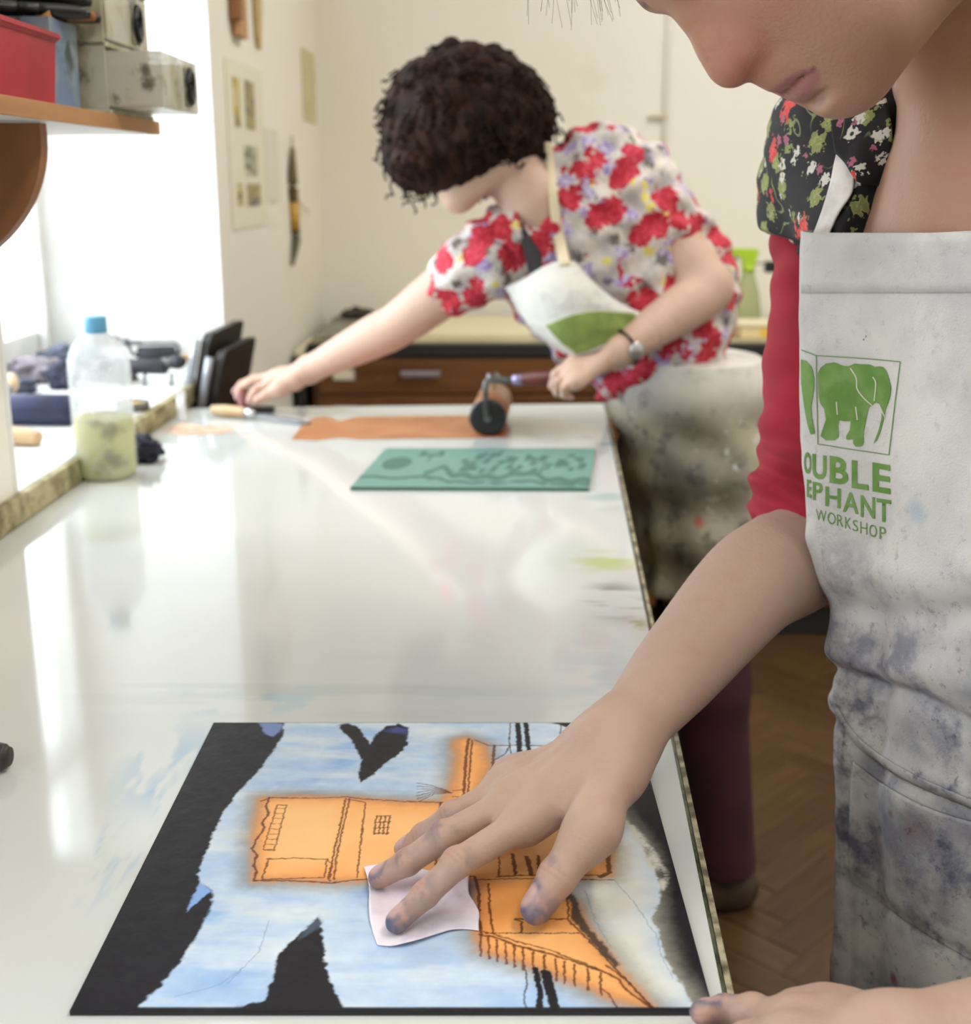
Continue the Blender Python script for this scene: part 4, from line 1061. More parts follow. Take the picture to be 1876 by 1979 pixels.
paint(soft(poly_in([(742, 1412), (765, 1404), (788, 1408), (784, 1418), (760, 1416)]), 0.003) * 0.7, rgb(70, 78, 150))
paint(soft(poly_in([(592, 1790), (615, 1771), (624, 1780), (622, 1790), (606, 1800), (580, 1815)]), 0.002) * 0.5, rgb(90, 110, 130))
paint(soft(poly_in([(360, 1762), (386, 1704), (412, 1722), (388, 1738)]), 0.001), rgb(130, 165, 220))
# orange building with a dirty soft rim
orange = [(502, 1541), (580, 1538), (660, 1540), (705, 1543), (775, 1548), (850, 1549), (868, 1530), (878, 1470), (876, 1432), (900, 1424), (938, 1440), (948, 1480), (930, 1530), (955, 1560), (1060, 1580), (1182, 1640), (1180, 1692), (1100, 1698),
          (1088, 1728), (1112, 1744), (1138, 1795), (1192, 1866), (1262, 1948), (1190, 1934), (1110, 1900), (1040, 1872), (930, 1838), (919, 1800), (922, 1702), (780, 1694), (700, 1704), (640, 1705), (488, 1702), (490, 1650), (486, 1620)]
so = poly_in(orange)
paint(soft(so + 0.0065, 0.012) * 0.85, rgb(128, 112, 76) * (0.75 + 0.5 * f1))
paint(soft(so - 0.001, 0.009) * 0.5, rgb(232, 160, 84))
ORG = rgb(248, 196, 134) * (1 - f1 * 0.7) + rgb(240, 160, 82) * f1 * 0.7
edge = np.exp(-np.clip(so, 0, 1) / 0.010)[..., None]
ORG = ORG * (1 - edge * 0.8) + rgb(214, 122, 40) * edge * 0.85
paint(soft(so - 0.002, 0.008), ORG)
paint(soft(poly_in([(520, 1560), (655, 1552), (640, 1660), (520, 1660)]), 0.012) * 0.55, rgb(246, 200, 140))
paint(soft(poly_in([(930, 1700), (1060, 1700), (1080, 1790), (935, 1800)]), 0.012) * 0.5, rgb(226, 132, 40))
LN = rgb(96, 44, 16)
L_ = [([(505, 1548), (522, 1541), (600, 1543), (672, 1540), (700, 1544), (780, 1549), (852, 1551), (880, 1548)], 0.0012), ([(520, 1541), (514, 1560), (520, 1572), (506, 1590), (510, 1600), (497, 1620), (486, 1640), (497, 1652), (490, 1672), (496, 1684), (490, 1702)], 0.0016),
      ([(490, 1702), (560, 1702), (640, 1706), (690, 1700), (780, 1694), (850, 1696), (918, 1694)], 0.0014), ([(668, 1543), (658, 1590), (645, 1650), (636, 1702)], 0.0013), ([(676, 1543), (662, 1600), (650, 1660), (645, 1700)], 0.0012),
      ([(672, 1545), (706, 1550), (700, 1600), (690, 1696)], 0.0011), ([(536, 1556), (553, 1556), (530, 1644), (508, 1642), (536, 1556)], 0.0009),
      ([(516, 1660), (574, 1658), (632, 1661), (626, 1696), (506, 1700), (518, 1661)], 0.0011), ([(632, 1661), (640, 1668), (634, 1698)], 0.0008),
      ([(852, 1551), (846, 1610), (842, 1690)], 0.0015), ([(862, 1551), (858, 1600), (852, 1640)], 0.001), ([(905, 1428), (900, 1470), (896, 1540)], 0.0022), ([(912, 1430), (908, 1480), (904, 1535)], 0.0014),
      ([(875, 1528), (896, 1526)], 0.001), ([(875, 1540), (896, 1541)], 0.001), ([(918, 1430), (944, 1441), (1000, 1440), (1084, 1442)], 0.0014), ([(955, 1441), (952, 1480), (950, 1512)], 0.0022), ([(952, 1470), (975, 1458), (985, 1441)], 0.0012),
      ([(918, 1696), (926, 1730), (924, 1770), (930, 1804)], 0.0020), ([(944, 1708), (946, 1760), (953, 1804)], 0.0014), ([(926, 1806), (960, 1812), (1000, 1828), (1050, 1840), (1110, 1858), (1170, 1880), (1195, 1892), (1210, 1914), (1258, 1946)], 0.0016),
      ([(934, 1800), (1000, 1820), (1060, 1836), (1130, 1862), (1180, 1884)], 0.0010), ([(1170, 1866), (1200, 1886), (1230, 1915), (1262, 1950)], 0.0012), ([(1098, 1778), (1150, 1830), (1200, 1884), (1262, 1948)], 0.0012),
      ([(996, 1776), (1098, 1776), (1096, 1732)], 0.0012), ([(996, 1776), (1008, 1782), (1006, 1803)], 0.0015), ([(1174, 1650), (1178, 1686), (1160, 1694)], 0.0030), ([(918, 1700), (1000, 1698), (1090, 1700), (1185, 1700)], 0.0009),
      ([(960, 1694), (1060, 1690), (1168, 1692)], 0.0012), ([(1160, 1908), (1176, 1922), (1205, 1970)], 0.0010), ([(965, 1648), (964, 1694)], 0.001), ([(990, 1650), (996, 1690)], 0.0022), ([(1018, 1656), (1026, 1690)], 0.0030), ([(1040, 1654), (1042, 1690)], 0.0022)]
for k, x in enumerate((928, 944, 960, 977, 993, 1010, 1030, 1052, 1074, 1090, 1110, 1135, 1160)):
    y0 = 1806 + (x - 928) * 0.32; L_.append(([(x, y0), (x + 1, y0 + 42)], 0.0013))
for k in range(9): L_.append(([(536 - k * 3, 1562 + k * 10), (552 - k * 3, 1562 + k * 10)], 0.0007))
for k in range(4): L_.append(([(728 - k * 1.6, 1578 + k * 11), (755 - k * 1.6, 1577 + k * 11)], 0.0011)); L_.append(([(728 + k * 8.5, 1577), (722 + k * 8.5, 1612)], 0.0011))
for a in np.linspace(-0.5, 0.6, 7): L_.append(([(872, 1532), (840, 1526 + a * 14), (806, 1530 + a * 34)], 0.0008))
for k in range(24): x = 940 + k * 7.6; L_.append(([(x, 1803.5), (x + 3, 1803.5)], 0.0012))
for pts, w in L_: paint(line_w(pts, w) * 0.9, LN * (0.7 + 0.6 * f1))
GREY = rgb(62, 54, 50)
paint(soft(poly_in([(1092, 1724), (1110, 1728), (1122, 1760), (1140, 1796), (1168, 1826), (1196, 1866), (1190, 1872), (1158, 1838), (1128, 1802), (1104, 1776), (1100, 1740)]), 0.0012) * 0.92, GREY)
for pts, w in (([(1000, 1397), (1004, 1440), (1000, 1492)], 0.0042), ([(1016, 1397), (1020, 1440), (1028, 1478)], 0.0036), ([(986, 1397), (984, 1430), (988, 1470), (984, 1500)], 0.0008), ([(1035, 1872), (1044, 1920), (1042, 1962)], 0.0034), ([(1054, 1880), (1068, 1930), (1074, 1962)], 0.0055),
               ([(1014, 1866), (1018, 1900), (1012, 1925), (1020, 1962)], 0.0008), ([(1084, 1397), (1080, 1440)], 0.0008)):
    paint(line_w(pts, w), DARK)
for pts in ([(1130, 1720), (1150, 1780), (1180, 1830)], [(1186, 1700), (1230, 1750), (1262, 1800)], [(1265, 1800), (1280, 1850), (1300, 1890)], [(440, 1900), (500, 1840), (520, 1780)], [(340, 1925), (420, 1905), (470, 1870)]):
    paint(line_w(pts, 0.0006) * 0.55, rgb(96, 120, 160))
rim = np.minimum(np.minimum(GX - PX0, PX1 - GX), np.minimum(GY - PY0, PY1 - GY))
paint(1 - soft(rim - 0.0006, 0.0008), DARK)
paint((1 - soft(GY - PY0 - 0.0030, 0.0008)), DARK)
plate = thing('printing_plate', 'large inked printing plate with a blue and orange town picture under the wiping hand', 'plate', ((PX0 + PX1) / 2, (PY0 + PY1) / 2, 0.9))
V = np.stack([GX, GY, np.full(GX.shape, PZ) + (f3[..., 0] - 0.5) * 0.00025], -1)
n = NT('inked_plate_picture')
PLATE_M = n.set(color=n.attr('tint'), rough=n.math('ADD', n.math('MULTIPLY', n.noise(80, 3), 0.2), 0.42), spec=0.25)
pm_ = grid_mesh('picture', V); set_color(pm_, ART.reshape(-1, 3))
obj('picture', pm_, PLATE_M, plate, True)
PLATE_EDGE = mat('plate_black_edge', lin(26, 24, 30), 0.5)
obj('plate_board', box((PX0, PY0, 0.9003), (PX1, PY1, PZ - 0.0002)), PLATE_EDGE, plate)

# tissue paper under the fingers
n = NT('pink_tissue')
tc = n.mix(n.step(n.noise(60, 5), 0.45, 0.7), lin(238, 226, 236), lin(222, 208, 226))
pI = T(775, 1795, PZ)
tc = n.mix(n.math('MULTIPLY', n.math('MULTIPLY', n.blob((pI.x + 0.02, pI.y + 0.002, PZ), (0.035, 0.02, 0.05)), n.noise(70, 4)), 0.9), tc, lin(150, 160, 176))
TISSUE = n.set(color=tc, rough=0.85)
tis = thing('tissue_paper', 'torn pinkish tissue paper square under the fingertips', 'tissue', (0, 0, 0))
rows = []
for v in np.linspace(0, 1, 7):
    r = []
    for u in np.linspace(0, 1, 8):
        top = Vector((703 + (902 - 703) * u, 1680 + 20 * u - 8 * math.sin(u * 3.1), 0)); bot = Vector((726 + (930 - 726) * u, 1828 - 24 * u + 10 * math.sin(u * 6), 0))
        q = top.lerp(bot, v); q.x += 5 * math.sin(9 * v + 2) * (u > 0.9) + 4 * math.sin(7 * v) * (u < 0.1)
        p = T(q.x, q.y, PZ); e = min(u, 1 - u, v, 1 - v)
        p.z = PZ + 0.0008 + 0.0022 * max(0, 0.2 - e) / 0.2 * (0.5 + 0.5 * math.sin(7 * u + 5 * v)) + 0.0004 * math.sin(14 * u - 9 * v)
        r.append(p)
    rows.append(r)
G = patch_points(rows[::-1], 60, 50)
rng = np.random.default_rng(4)
obj('sheet', grid_mesh('sheet', G, 0.0003), TISSUE, tis, True)
# ================================================================== WOMAN AT THE PLATE
Rv, Uv, Fv = np.array([1, 0, 0.]), np.array([0, ST, CT]), np.array([0, CT, -ST])
def A3(v): return np.array(list(v), float)
FW = thing('person', 'woman in a stained cream apron and red sleeves wiping the big plate', 'person', (0.45, 0.95, 0))
NAIL = np.array(lin(196, 160, 154)[:3]); INKC = np.array(lin(78, 86, 112)[:3]); REDK = np.array(lin(186, 116, 104)[:3])
def hand(v, wrist, mcp, fingers, thumb, palm_n, ks=1.0, web=0.010, fr=(0.0088, 0.0078, 0.0072, 0.0062)):
    """palm + four fingers + thumb into volume v. fingers: list of [pip, dip, tip]; thumb: [cmc, mcp, ip, tip]"""
    W = A3(wrist); allp = np.array([A3(wrist)] + [A3(m) for m in mcp] + [A3(x) for f in fingers for x in f] + [A3(t) for t in thumb])
    vfull = v; v = v.window(allp.min(0) - 0.035, allp.max(0) + 0.035)
    palm = v.like(); s = ks
    W = A3(wrist); M = [A3(m) for m in mcp]
    rr = [0.0128, 0.0128, 0.0122, 0.0112]
    for m, r in zip(M, rr):
        palm.cone(W + (m - W) * 0.08, m, 0.0155 * s, r * 0.92 * s, 0.010 * s)
        palm.ell(m + A3(palm_n) * 0.002, (r * 0.9 * s,) * 3, None, 0.008)
    for a, b in zip(M, M[1:]): palm.cone(a + (W - a) * 0.12, b + (W - b) * 0.12, 0.0115 * s, 0.0115 * s, 0.010 * s)
    c, mp, ip, tp = [A3(t) for t in thumb]
    palm.cone(W * 0.8 + c * 0.2, mp, 0.019 * s, 0.0135 * s, 0.016 * s)
    palm.cone(c, M[0] + (W - M[0]) * 0.25, 0.014 * s, 0.010 * s, 0.016 * s)          # first web
    out = palm
    res = palm.a.copy()
    infos = []
    for i, (f, m) in enumerate(zip(fingers, M)):
        g = v.like(); q = [m] + [A3(x) for x in f]
        k = (1.0, 1.02, 0.96, 0.84)[i] * s
        r = [0.0100 * k, 0.0083 * k, 0.0074 * k, 0.0065 * k]
        d = nz(q[3] - q[2]); up = A3(palm_n); up = nz(up - d * (up @ d))
        g.chain(q, r, 0.0012 * s)
        g.ell(q[1] + up * 0.0010, (0.0088 * k,) * 3, None, 0.003)
        g.ell(q[2] + up * 0.0004, (0.0076 * k,) * 3, None, 0.003)
        side = np.cross(d, up); tipc = q[3]
        g.ell(tipc - d * 0.003 + up * 0.0042 * k, (0.0064 * k, 0.0054 * k, 0.0024 * k), (d, side, up), 0.0012)
        infos.append((q, d, up, side, k))
        h = np.maximum(web * s - np.abs(palm.a - g.a), 0) / (web * s)
        res = np.minimum(res, np.minimum(palm.a, g.a) - h * h * web * s * 0.25)
    g = v.like(); d = nz(tp - ip); up = A3(palm_n); up = nz(up - d * (up @ d))
    g.chain([mp, ip, tp], [0.0130 * s, 0.0106 * s, 0.0092 * s], 0.002 * s)
    g.ell(ip + up * 0.0006, (0.0110 * s,) * 3, None, 0.003)
    side = np.cross(d, up)
    g.ell(tp - d * 0.003 + up * 0.0056 * s, (0.0078 * s, 0.0068 * s, 0.003 * s), (d, side, up), 0.0012)
    infos.append(([mp, ip, tp], d, up, side, 1.25 * s))
    h = np.maximum(0.016 * s - np.abs(palm.a - g.a), 0) / (0.016 * s)
    res = np.minimum(res, np.minimum(palm.a, g.a) - h * h * 0.016 * s * 0.25)
    palm.a = res
    v.join(palm, 0.016 * s); v.put_back()
    return infos
def hand_tint(C, V, infos, M, ink=0.0, inky=(1, 1, 1, 1, 1)):
    for m in M: C = tint(C, near(V, m, 0.016), REDK, 0.35)
    for i, (q, d, up, side, k) in enumerate(infos):
        tip = q[-1]
        C = tint(C, near(V, tip, 0.020 * k), REDK, 0.30)
        for j in q[1:-1]:
            C = tint(C, near(V, j + up * 0.008, 0.010), REDK, 0.35)
            for o in (-0.0016, 0.0018):                                    # skin creases over the knuckles
                al = (V - (j + d * o)) @ d; hh = (V - j) @ up
                w = np.exp(-(al / 0.00065) ** 2) * (np.linalg.norm(V - j, axis=1) < 0.0125) * (hh > 0.003)
                C = tint(C, w, np.array(lin(150, 92, 78)[:3]), 0.25)
        nc = tip - d * 0.003 + up * 0.006 * k
        P = V - nc; e = np.sqrt(((P @ d) / (0.0062 * k)) ** 2 + ((P @ side) / (0.0050 * k)) ** 2) ; upw = (P @ up) > -0.0035 * k
        C = tint(C, (np.clip(1.25 - e, 0, 0.25) / 0.25) * upw, NAIL, 0.75)
        if ink:
            C = tint(C, np.exp(-((e - 1.15) / 0.26) ** 2) * upw * np.clip(fbm(V[:, 0] * 200, V[:, 1] * 200, 45 + i, 2) * 3 - 0.8, 0, 1), INKC, 0.8 * ink * inky[i])
            blot = fbm(V[:, 0] * 130, V[:, 1] * 130 + V[:, 2] * 90, 40 + i, 3)
            C = tint(C, near(V, tip + d * 0.004, 0.022 * k) * np.clip(blot * 3.0 - 0.75, 0, 1), INKC, 1.0 * ink * inky[i])
            C = tint(C, np.clip((1.0 - e) / 0.3, 0, 1) * upw, NAIL, 0.7)
            for j in q[1:-1]: C = tint(C, near(V, j + up * 0.006, 0.018) * np.clip(blot * 4 - 1.8, 0, 1), INKC, 0.7 * ink * inky[i])
    return C
# --- her right arm and the wiping hand
wrist = U(1200, 1428, 0.767)
MCP = [T(1013, 1590, 0.941), T(988, 1552, 0.944), T(976, 1526, 0.940), T(986, 1503, 0.931)]
FING = [[T(884, 1668, 0.939), T(822, 1729, 0.921), T(766, 1782, 0.9110)],
        [T(860, 1616, 0.940), T(787, 1667, 0.924), T(732, 1696, 0.9115)],
        [T(876, 1575, 0.938), T(818, 1615, 0.924), T(780, 1641, 0.9120)],
        [T(922, 1556, 0.926), T(884, 1582, 0.918), T(856, 1602, 0.9110)]]
THUMB = [U(1196, 1500, 0.748), T(1146, 1600, 0.952), T(1078, 1694, 0.930), T(1036, 1756, 0.9160)]
for nm, q in zip('IMRL', [[a] + b for a, b in zip(MCP, FING)]): print(nm, [round((q[i + 1] - q[i]).length, 4) for i in range(3)], round((q[0] - wrist).length, 4))
print('T', [round((THUMB[i + 1] - THUMB[i]).length, 4) for i in range(3)])
elbow = U(1558, 1050, 0.975); shoulder = U(1608, 350, 1.015)
mid1, mid2 = U(1336, 1262, 0.858), U(1450, 1132, 0.922)
print('forearm', (elbow - wrist).length, 'upper', (shoulder - elbow).length)
PALM_N = nz(np.cross(A3(MCP[0] - wrist), A3(MCP[3] - wrist)));  PALM_N = PALM_N if PALM_N[2] > 0 else -PALM_N
va = Vol((-0.115, 0.58, 0.890), (0.32, 1.06, 1.20), 0.0014)
wdir = nz(A3(MCP[3] - MCP[0]))
up_mid = A3(U(1602, 700, 1.005))
va.limb([A3(wrist) + nz(A3(MCP[1] - wrist)) * 0.01, A3(wrist) * 0.75 + A3(mid1) * 0.25, A3(wrist) * 0.4 + A3(mid1) * 0.6, mid1, mid2, elbow, A3(elbow) * 0.5 + up_mid * 0.5], [0.0200, 0.0212, 0.0262, 0.0310, 0.0385, 0.0430, 0.039], 0.012, 70, wdir, [1.30, 1.26, 1.15, 1.08, 1.03, 1.0, 1.0])
va.ell(A3(wrist) + wdir * 0.022 + PALM_N * 0.006 - nz(A3(MCP[1] - wrist)) * 0.006, (0.010, 0.010, 0.009), None, 0.014)   # ulna knob
hi_ = hand(va, wrist, MCP, FING, THUMB, PALM_N)
# tendons on the back of the hand
for m in MCP[:3]: va.cone(A3(m) + PALM_N * 0.0104, A3(m) * 0.4 + A3(wrist) * 0.6 + PALM_N * 0.0132, 0.0030, 0.0020, 0.005)
Va, Fa = va.mesh(3)
Ca = np.tile(SKIN_RGB, (len(Va), 1))
Ca = hand_tint(Ca, Va, hi_, MCP, 1.0, (1.0, 0.8, 0.35, 0.25, 1.0))
Ca = tint(Ca, near(Va, T(1146, 1640, 0.957), 0.0045), np.array(lin(60, 80, 110)[:3]), 0.9)
Ca = tint(Ca, near(Va, U(1428, 1145, 0.87), 0.003), np.array(lin(120, 70, 50)[:3]), 0.7)
for (mx_, my_, dd) in ((1320, 1180, 0.82), (1480, 1200, 0.88), (1400, 1090, 0.88)): Ca = tint(Ca, near(Va, U(mx_, my_, dd), 0.0025), np.array(lin(150, 96, 74)[:3]), 0.5)

# --- her left hand holding the corner of the plate, forearm coming in below
wr2 = U(1720, 2052, 0.560)
M2 = [U(1530, 2002, 0.590), U(1515, 2042, 0.563), U(1515, 2082, 0.548), U(1525, 2122, 0.536)]
F2 = [[U(1455, 1972, 0.610), U(1400, 1968, 0.618), T(1356, 1972, 0.9105)], [U(1440, 2030, 0.590), U(1395, 2050, 0.585), T(1360, 2055, 0.9105)],
      [U(1450, 2090, 0.565), U(1405, 2110, 0.56), T(1375, 2120, 0.9105)], [U(1470, 2150, 0.545), U(1430, 2165, 0.54), T(1400, 2170, 0.9105)]]
T2 = [U(1660, 2000, 0.60), U(1590, 1985, 0.615), U(1530, 1978, 0.625), U(1480, 1985, 0.63)]
vb = Vol((0.05, 0.38, 0.82), (0.47, 0.66, 1.02), 0.002)
el2 = U(2330, 1965, 0.655)
vb.limb([wr2, A3(wr2) * 0.5 + A3(el2) * 0.5, el2], [0.0225, 0.032, 0.040], 0.012)
pn2 = nz(np.array([0, 0.35, 1.0]))
hi2 = hand(vb, wr2, M2, F2, T2, pn2)
Vb, Fb = vb.mesh(2); Vb[:, 2] += 0.0045
Cb = hand_tint(np.tile(SKIN_RGB, (len(Vb), 1)), Vb, hi2, M2, 1.0)

# --- head, bent down towards the plate: local axes f (face), u (crown), s (her left, towards us)
HP = A3(U(1602, -201, 0.696))
Aang = math.radians(31.7)
f0 = -math.sin(Aang) * Rv - math.cos(Aang) * Uv; u0 = -math.cos(Aang) * Rv + math.sin(Aang) * Uv; s0 = -Fv
yw = math.radians(1.5); hf = f0 * math.cos(yw) + s0 * math.sin(yw); hs = s0 * math.cos(yw) - f0 * math.sin(yw); hu = u0
rl = math.radians(7); hu, hs = hu * math.cos(rl) + hs * math.sin(rl), hs * math.cos(rl) - hu * math.sin(rl)
def Hd(f, u, s=0.0): return HP + hf * f + hu * u + hs * s
HR = (hf, hu, hs)
vh = Vol((0.00, 0.48, 1.12), (0.56, 1.06, 1.66), 0.0019)
vh.ell(Hd(-0.015, 0.055), (0.100, 0.094, 0.076), HR, 0.01)                      # skull
vh.ell(Hd(0.042, 0.060), (0.062, 0.062, 0.064), HR, 0.02)                       # forehead
vh.ell(Hd(0.036, -0.010), (0.066, 0.060, 0.061), HR, 0.02)                      # mid face
vh.ell(Hd(0.060, -0.042), (0.042, 0.036, 0.040), HR, 0.018)                     # muzzle
for sg in (1, -1):
    vh.cone(Hd(0.072, -0.062, 0.010 * sg), Hd(0.0, -0.069, 0.045 * sg), 0.0195, 0.0215, 0.02)   # jaw
    vh.cone(Hd(0.0, -0.066, 0.046 * sg), Hd(-0.012, -0.01, 0.058 * sg), 0.020, 0.018, 0.02)
    vh.ell(Hd(0.066, 0.002, 0.037 * sg), (0.026, 0.028, 0.025), HR, 0.022)      # cheek
    vh.ell(Hd(0.062, -0.036, 0.036 * sg), (0.025, 0.030, 0.023), HR, 0.022)
    vh.ell(Hd(0.088, 0.036, 0.032 * sg), (0.012, 0.011, 0.016), HR, 0.012, 'carve')   # eye sockets
    vh.ell(Hd(0.077, 0.036, 0.032 * sg), (0.0135, 0.0125, 0.0135), HR, 0.002)   # lowered lids
    vh.cone(Hd(0.095, 0.050, 0.012 * sg), Hd(0.085, 0.053, 0.048 * sg), 0.006, 0.005, 0.012)    # brow
    vh.ell(Hd(-0.008, 0.010, 0.072 * sg), (0.018, 0.030, 0.006), HR, 0.006)     # ears
    vh.ell(Hd(-0.004, 0.010, 0.076 * sg), (0.010, 0.019, 0.004), HR, 0.004, 'carve')
vh.ell(Hd(0.0800, -0.0605), (0.0190, 0.0175, 0.022), HR, 0.012)                 # chin
vh.chain([Hd(0.0885, 0.046), Hd(0.0955, 0.028), Hd(0.1050, 0.008), Hd(0.1085, 0.0)], [0.0085, 0.0095, 0.0105, 0.0105], 0.012)   # nose bridge
vh.ell(Hd(0.1095, -0.0040), (0.0128, 0.0118, 0.0130), HR, 0.008)                # nose tip
for sg in (1, -1):
    vh.cone(Hd(0.086, 0.024, 0.010 * sg), Hd(0.094, 0.0, 0.0115 * sg), 0.008, 0.010, 0.012)     # side of the nose
    vh.ell(Hd(0.0965, -0.0070, 0.0128 * sg), (0.0112, 0.0092, 0.0070), HR, 0.006)    # wings
    vh.ell(Hd(0.0995, -0.0168, 0.0085 * sg), (0.0085, 0.0042, 0.0048), HR, 0.002, 'carve')   # nostrils
    vh.ell(Hd(0.0850, -0.004, 0.0212 * sg), (0.0050, 0.0095, 0.0034), HR, 0.004, 'carve')  # alar crease
vh.cone(Hd(0.0965, -0.016), Hd(0.0990, -0.027), 0.0088, 0.0085, 0.008)          # philtrum
for sg in (1, -1):
    vh.cone(Hd(0.0990, -0.022, 0.004 * sg), Hd(0.080, -0.032, 0.028 * sg), 0.0070, 0.0070, 0.010)
    vh.cone(Hd(0.1015, -0.0300, 0.003 * sg), Hd(0.0870, -0.0385, 0.024 * sg), 0.0060, 0.0034, 0.004)     # upper lip
    vh.cone(Hd(0.0978, -0.0440, 0.004 * sg), Hd(0.0860, -0.0455, 0.021 * sg), 0.0068, 0.0040, 0.004)     # lower lip
    vh.cone(Hd(0.1100, -0.0362, 0.0), Hd(0.0905, -0.0402, 0.026 * sg), 0.0012, 0.0011, 0.002, mode='carve')      # mouth line
vh.ell(Hd(0.1025, -0.0545), (0.0075, 0.0035, 0.018), HR, 0.006, 'carve')        # fold above the chin
# neck, chest and shoulders (skin under the blouse)
nb = A3(U(1915, 130, 0.845))
def Tt(f, s, z): return np.array([0.498, 0.9255, 0.0]) + tf * f + ts * s + np.array([0, 0, z])
tf = nz((-0.86, -0.51, 0.0)); ts = nz((0.51, -0.86, 0.0)); tu = np.array([0, 0, 1.0])   # torso axes: front, her left, up
vh.limb([Hd(-0.045, -0.01), Hd(-0.05, -0.06), nb, Tt(0.135, 0.0, 1.28), Tt(0.12, 0, 1.20)], [0.052, 0.052, 0.056, 0.076, 0.10], 0.012)
vh.cone(Hd(-0.012, -0.055), nb + tf * 0.015, 0.030, 0.046, 0.012)
vh.ell((0.340, 0.865, 1.300), (0.062, 0.062, 0.06), None, 0.06); vh.cone(Tt(0.165, 0.0, 1.235), Tt(0.15, 0.10, 1.235), 0.055, 0.055, 0.09); vh.cone(Tt(0.165, 0.0, 1.235), Tt(0.15, -0.09, 1.235), 0.055, 0.055, 0.06)
V1, F1 = vh.mesh(4)
P = (V1 - HP); lf, lu, ls = P @ hf, P @ hu, P @ hs
C1 = np.tile(np.array(lin(174, 134, 112)[:3]), (len(V1), 1))  # face base darker than the arms, partly its own shade put into the colour
blotch = fbm(lf * 70 + 3, lu * 70 + ls * 40, 60, 4)
C1 = tint(C1, near(V1, Hd(0.108, -0.004, 0.008), 0.034), np.array(lin(182, 104, 92)[:3]), 0.60)
C1 = tint(C1, near(V1, Hd(0.10, 0.02, 0.010), 0.03), np.array(lin(174, 112, 92)[:3]), 0.45)
C1 = tint(C1, near(V1, Hd(0.092, -0.004, 0.022), 0.014), np.array(lin(170, 82, 68)[:3]), 0.55)
C1 = tint(C1, near(V1, Hd(0.076, 0.004, 0.047), 0.036), np.array(lin(180, 106, 98)[:3]), 0.5)
C1 = tint(C1, np.clip(blotch * 3 - 1.7, 0, 1), np.array(lin(176, 118, 100)[:3]), 0.3)
mid_l = -0.0362 - 0.0042 * np.clip(np.abs(ls) / 0.026, 0, 1)
upw_ = np.clip((lu - mid_l) / 0.0085, -2, 2); lipw = ((np.abs(ls) < 0.0262) & (lf > 0.080)) * np.where(lu > mid_l, np.clip((1 - (lu - mid_l) / (0.0082 * np.sqrt(np.clip(1 - (ls / 0.0262) ** 2, 0.001, 1)))) * 4, 0, 1), np.clip((1 - (mid_l - lu) / (0.0135 * np.sqrt(np.clip(1 - (ls / 0.0262) ** 2, 0.001, 1)))) * 4, 0, 1))
C1 = tint(C1, lipw, np.array(lin(156, 102, 106)[:3]), 0.8)
C1 = tint(C1, (np.abs(lu - mid_l) < 0.0012) * (lf > 0.08) * (np.abs(ls) < 0.027), np.array(lin(110, 60, 60)[:3]), 0.6)
for (a, b, c, r) in ((0.055, 0.012, 0.062, 0.0024), (0.085, -0.050, 0.020, 0.0013), (0.05, -0.035, 0.058, 0.0013), (0.072, 0.012, 0.055, 0.0015), (0.04, -0.06, 0.05, 0.0013)):
    C1 = tint(C1, near(V1, Hd(a, b, c), r * 1.6), np.array(lin(116, 66, 48)[:3]), 0.8)
brow = np.exp(-((lu - 0.056 + (np.abs(ls) - 0.03) ** 2 * 6) / 0.0035) ** 2) * (np.abs(ls) > 0.012) * (np.abs(ls) < 0.05) * (lf > 0.06)
C1 = tint(C1, brow, np.array(lin(80, 60, 46)[:3]), 0.8)
C1 = tint(C1, np.exp(-((lu - 0.029) / 0.0016) ** 2) * (np.abs(np.abs(ls) - 0.032) < 0.013) * (lf > 0.06), np.array(lin(60, 44, 38)[:3]), 0.8)
# torso skin
vt = Vol((0.20, 0.44, 0.80), (0.80, 1.20, 1.40), 0.004)
def torso(v, o=0.0, lean=0.30):
    for (z, f, rf, rs) in ((1.27, 0.150, 0.075, 0.15), (1.20, 0.130, 0.100, 0.158), (1.10, 0.085, 0.105, 0.150), (1.00, 0.02, 0.100, 0.138), (0.90, -0.03, 0.105, 0.150)):
        v.ell(Tt(f, 0.0, z), (rf + o, rs + o, 0.095 + o), (tf, ts, tu), 0.05)
torso(vt)
vt.cone(nb, Tt(0.12, 0, 1.26), 0.060, 0.060, 0.04)
vt.cone(U(1770, 215, 0.91), shoulder, 0.046, 0.040, 0.03); sh2 = Tt(0.13, 0.165, 1.215); vt.cone(Tt(0.11, 0.02, 1.28), sh2, 0.05, 0.046, 0.03)
vt.limb([sh2, (sh2 + A3(el2)) / 2 + np.array([0.015, 0.0, 0]), A3(el2) + np.array([0, 0, 0.004])], [0.046, 0.042, 0.040], 0.03)
vt.cone(A3(elbow) * 0.7 + up_mid * 0.3, up_mid, 0.036, 0.036, 0.02); vt.cone(up_mid, shoulder, 0.036, 0.036, 0.02)
Vt, Ft = vt.mesh(2)
Ct = np.tile(np.array(lin(186, 148, 134)[:3]), (len(Vt), 1))
Ct = tint(Ct, np.clip(fbm(Vt[:, 0] * 60, Vt[:, 2] * 60, 71, 3) * 3 - 1.6, 0, 1), np.array(lin(176, 122, 110)[:3]), 0.4)
for nm, W_ in (('a', Va), ('b', Vb), ('h', V1), ('t', Vt)):
    k_ = (W_[:, 0] < 0.12) & (W_[:, 2] < 0.9005); print('below table', nm, k_.sum(), W_[W_[:, 0] < 0.12][:, 2].min() if (W_[:, 0] < 0.12).any() else None)
VV, FF = join_meshes([(Va, Fa), (Vb, Fb), (V1, F1), (Vt, Ft)])
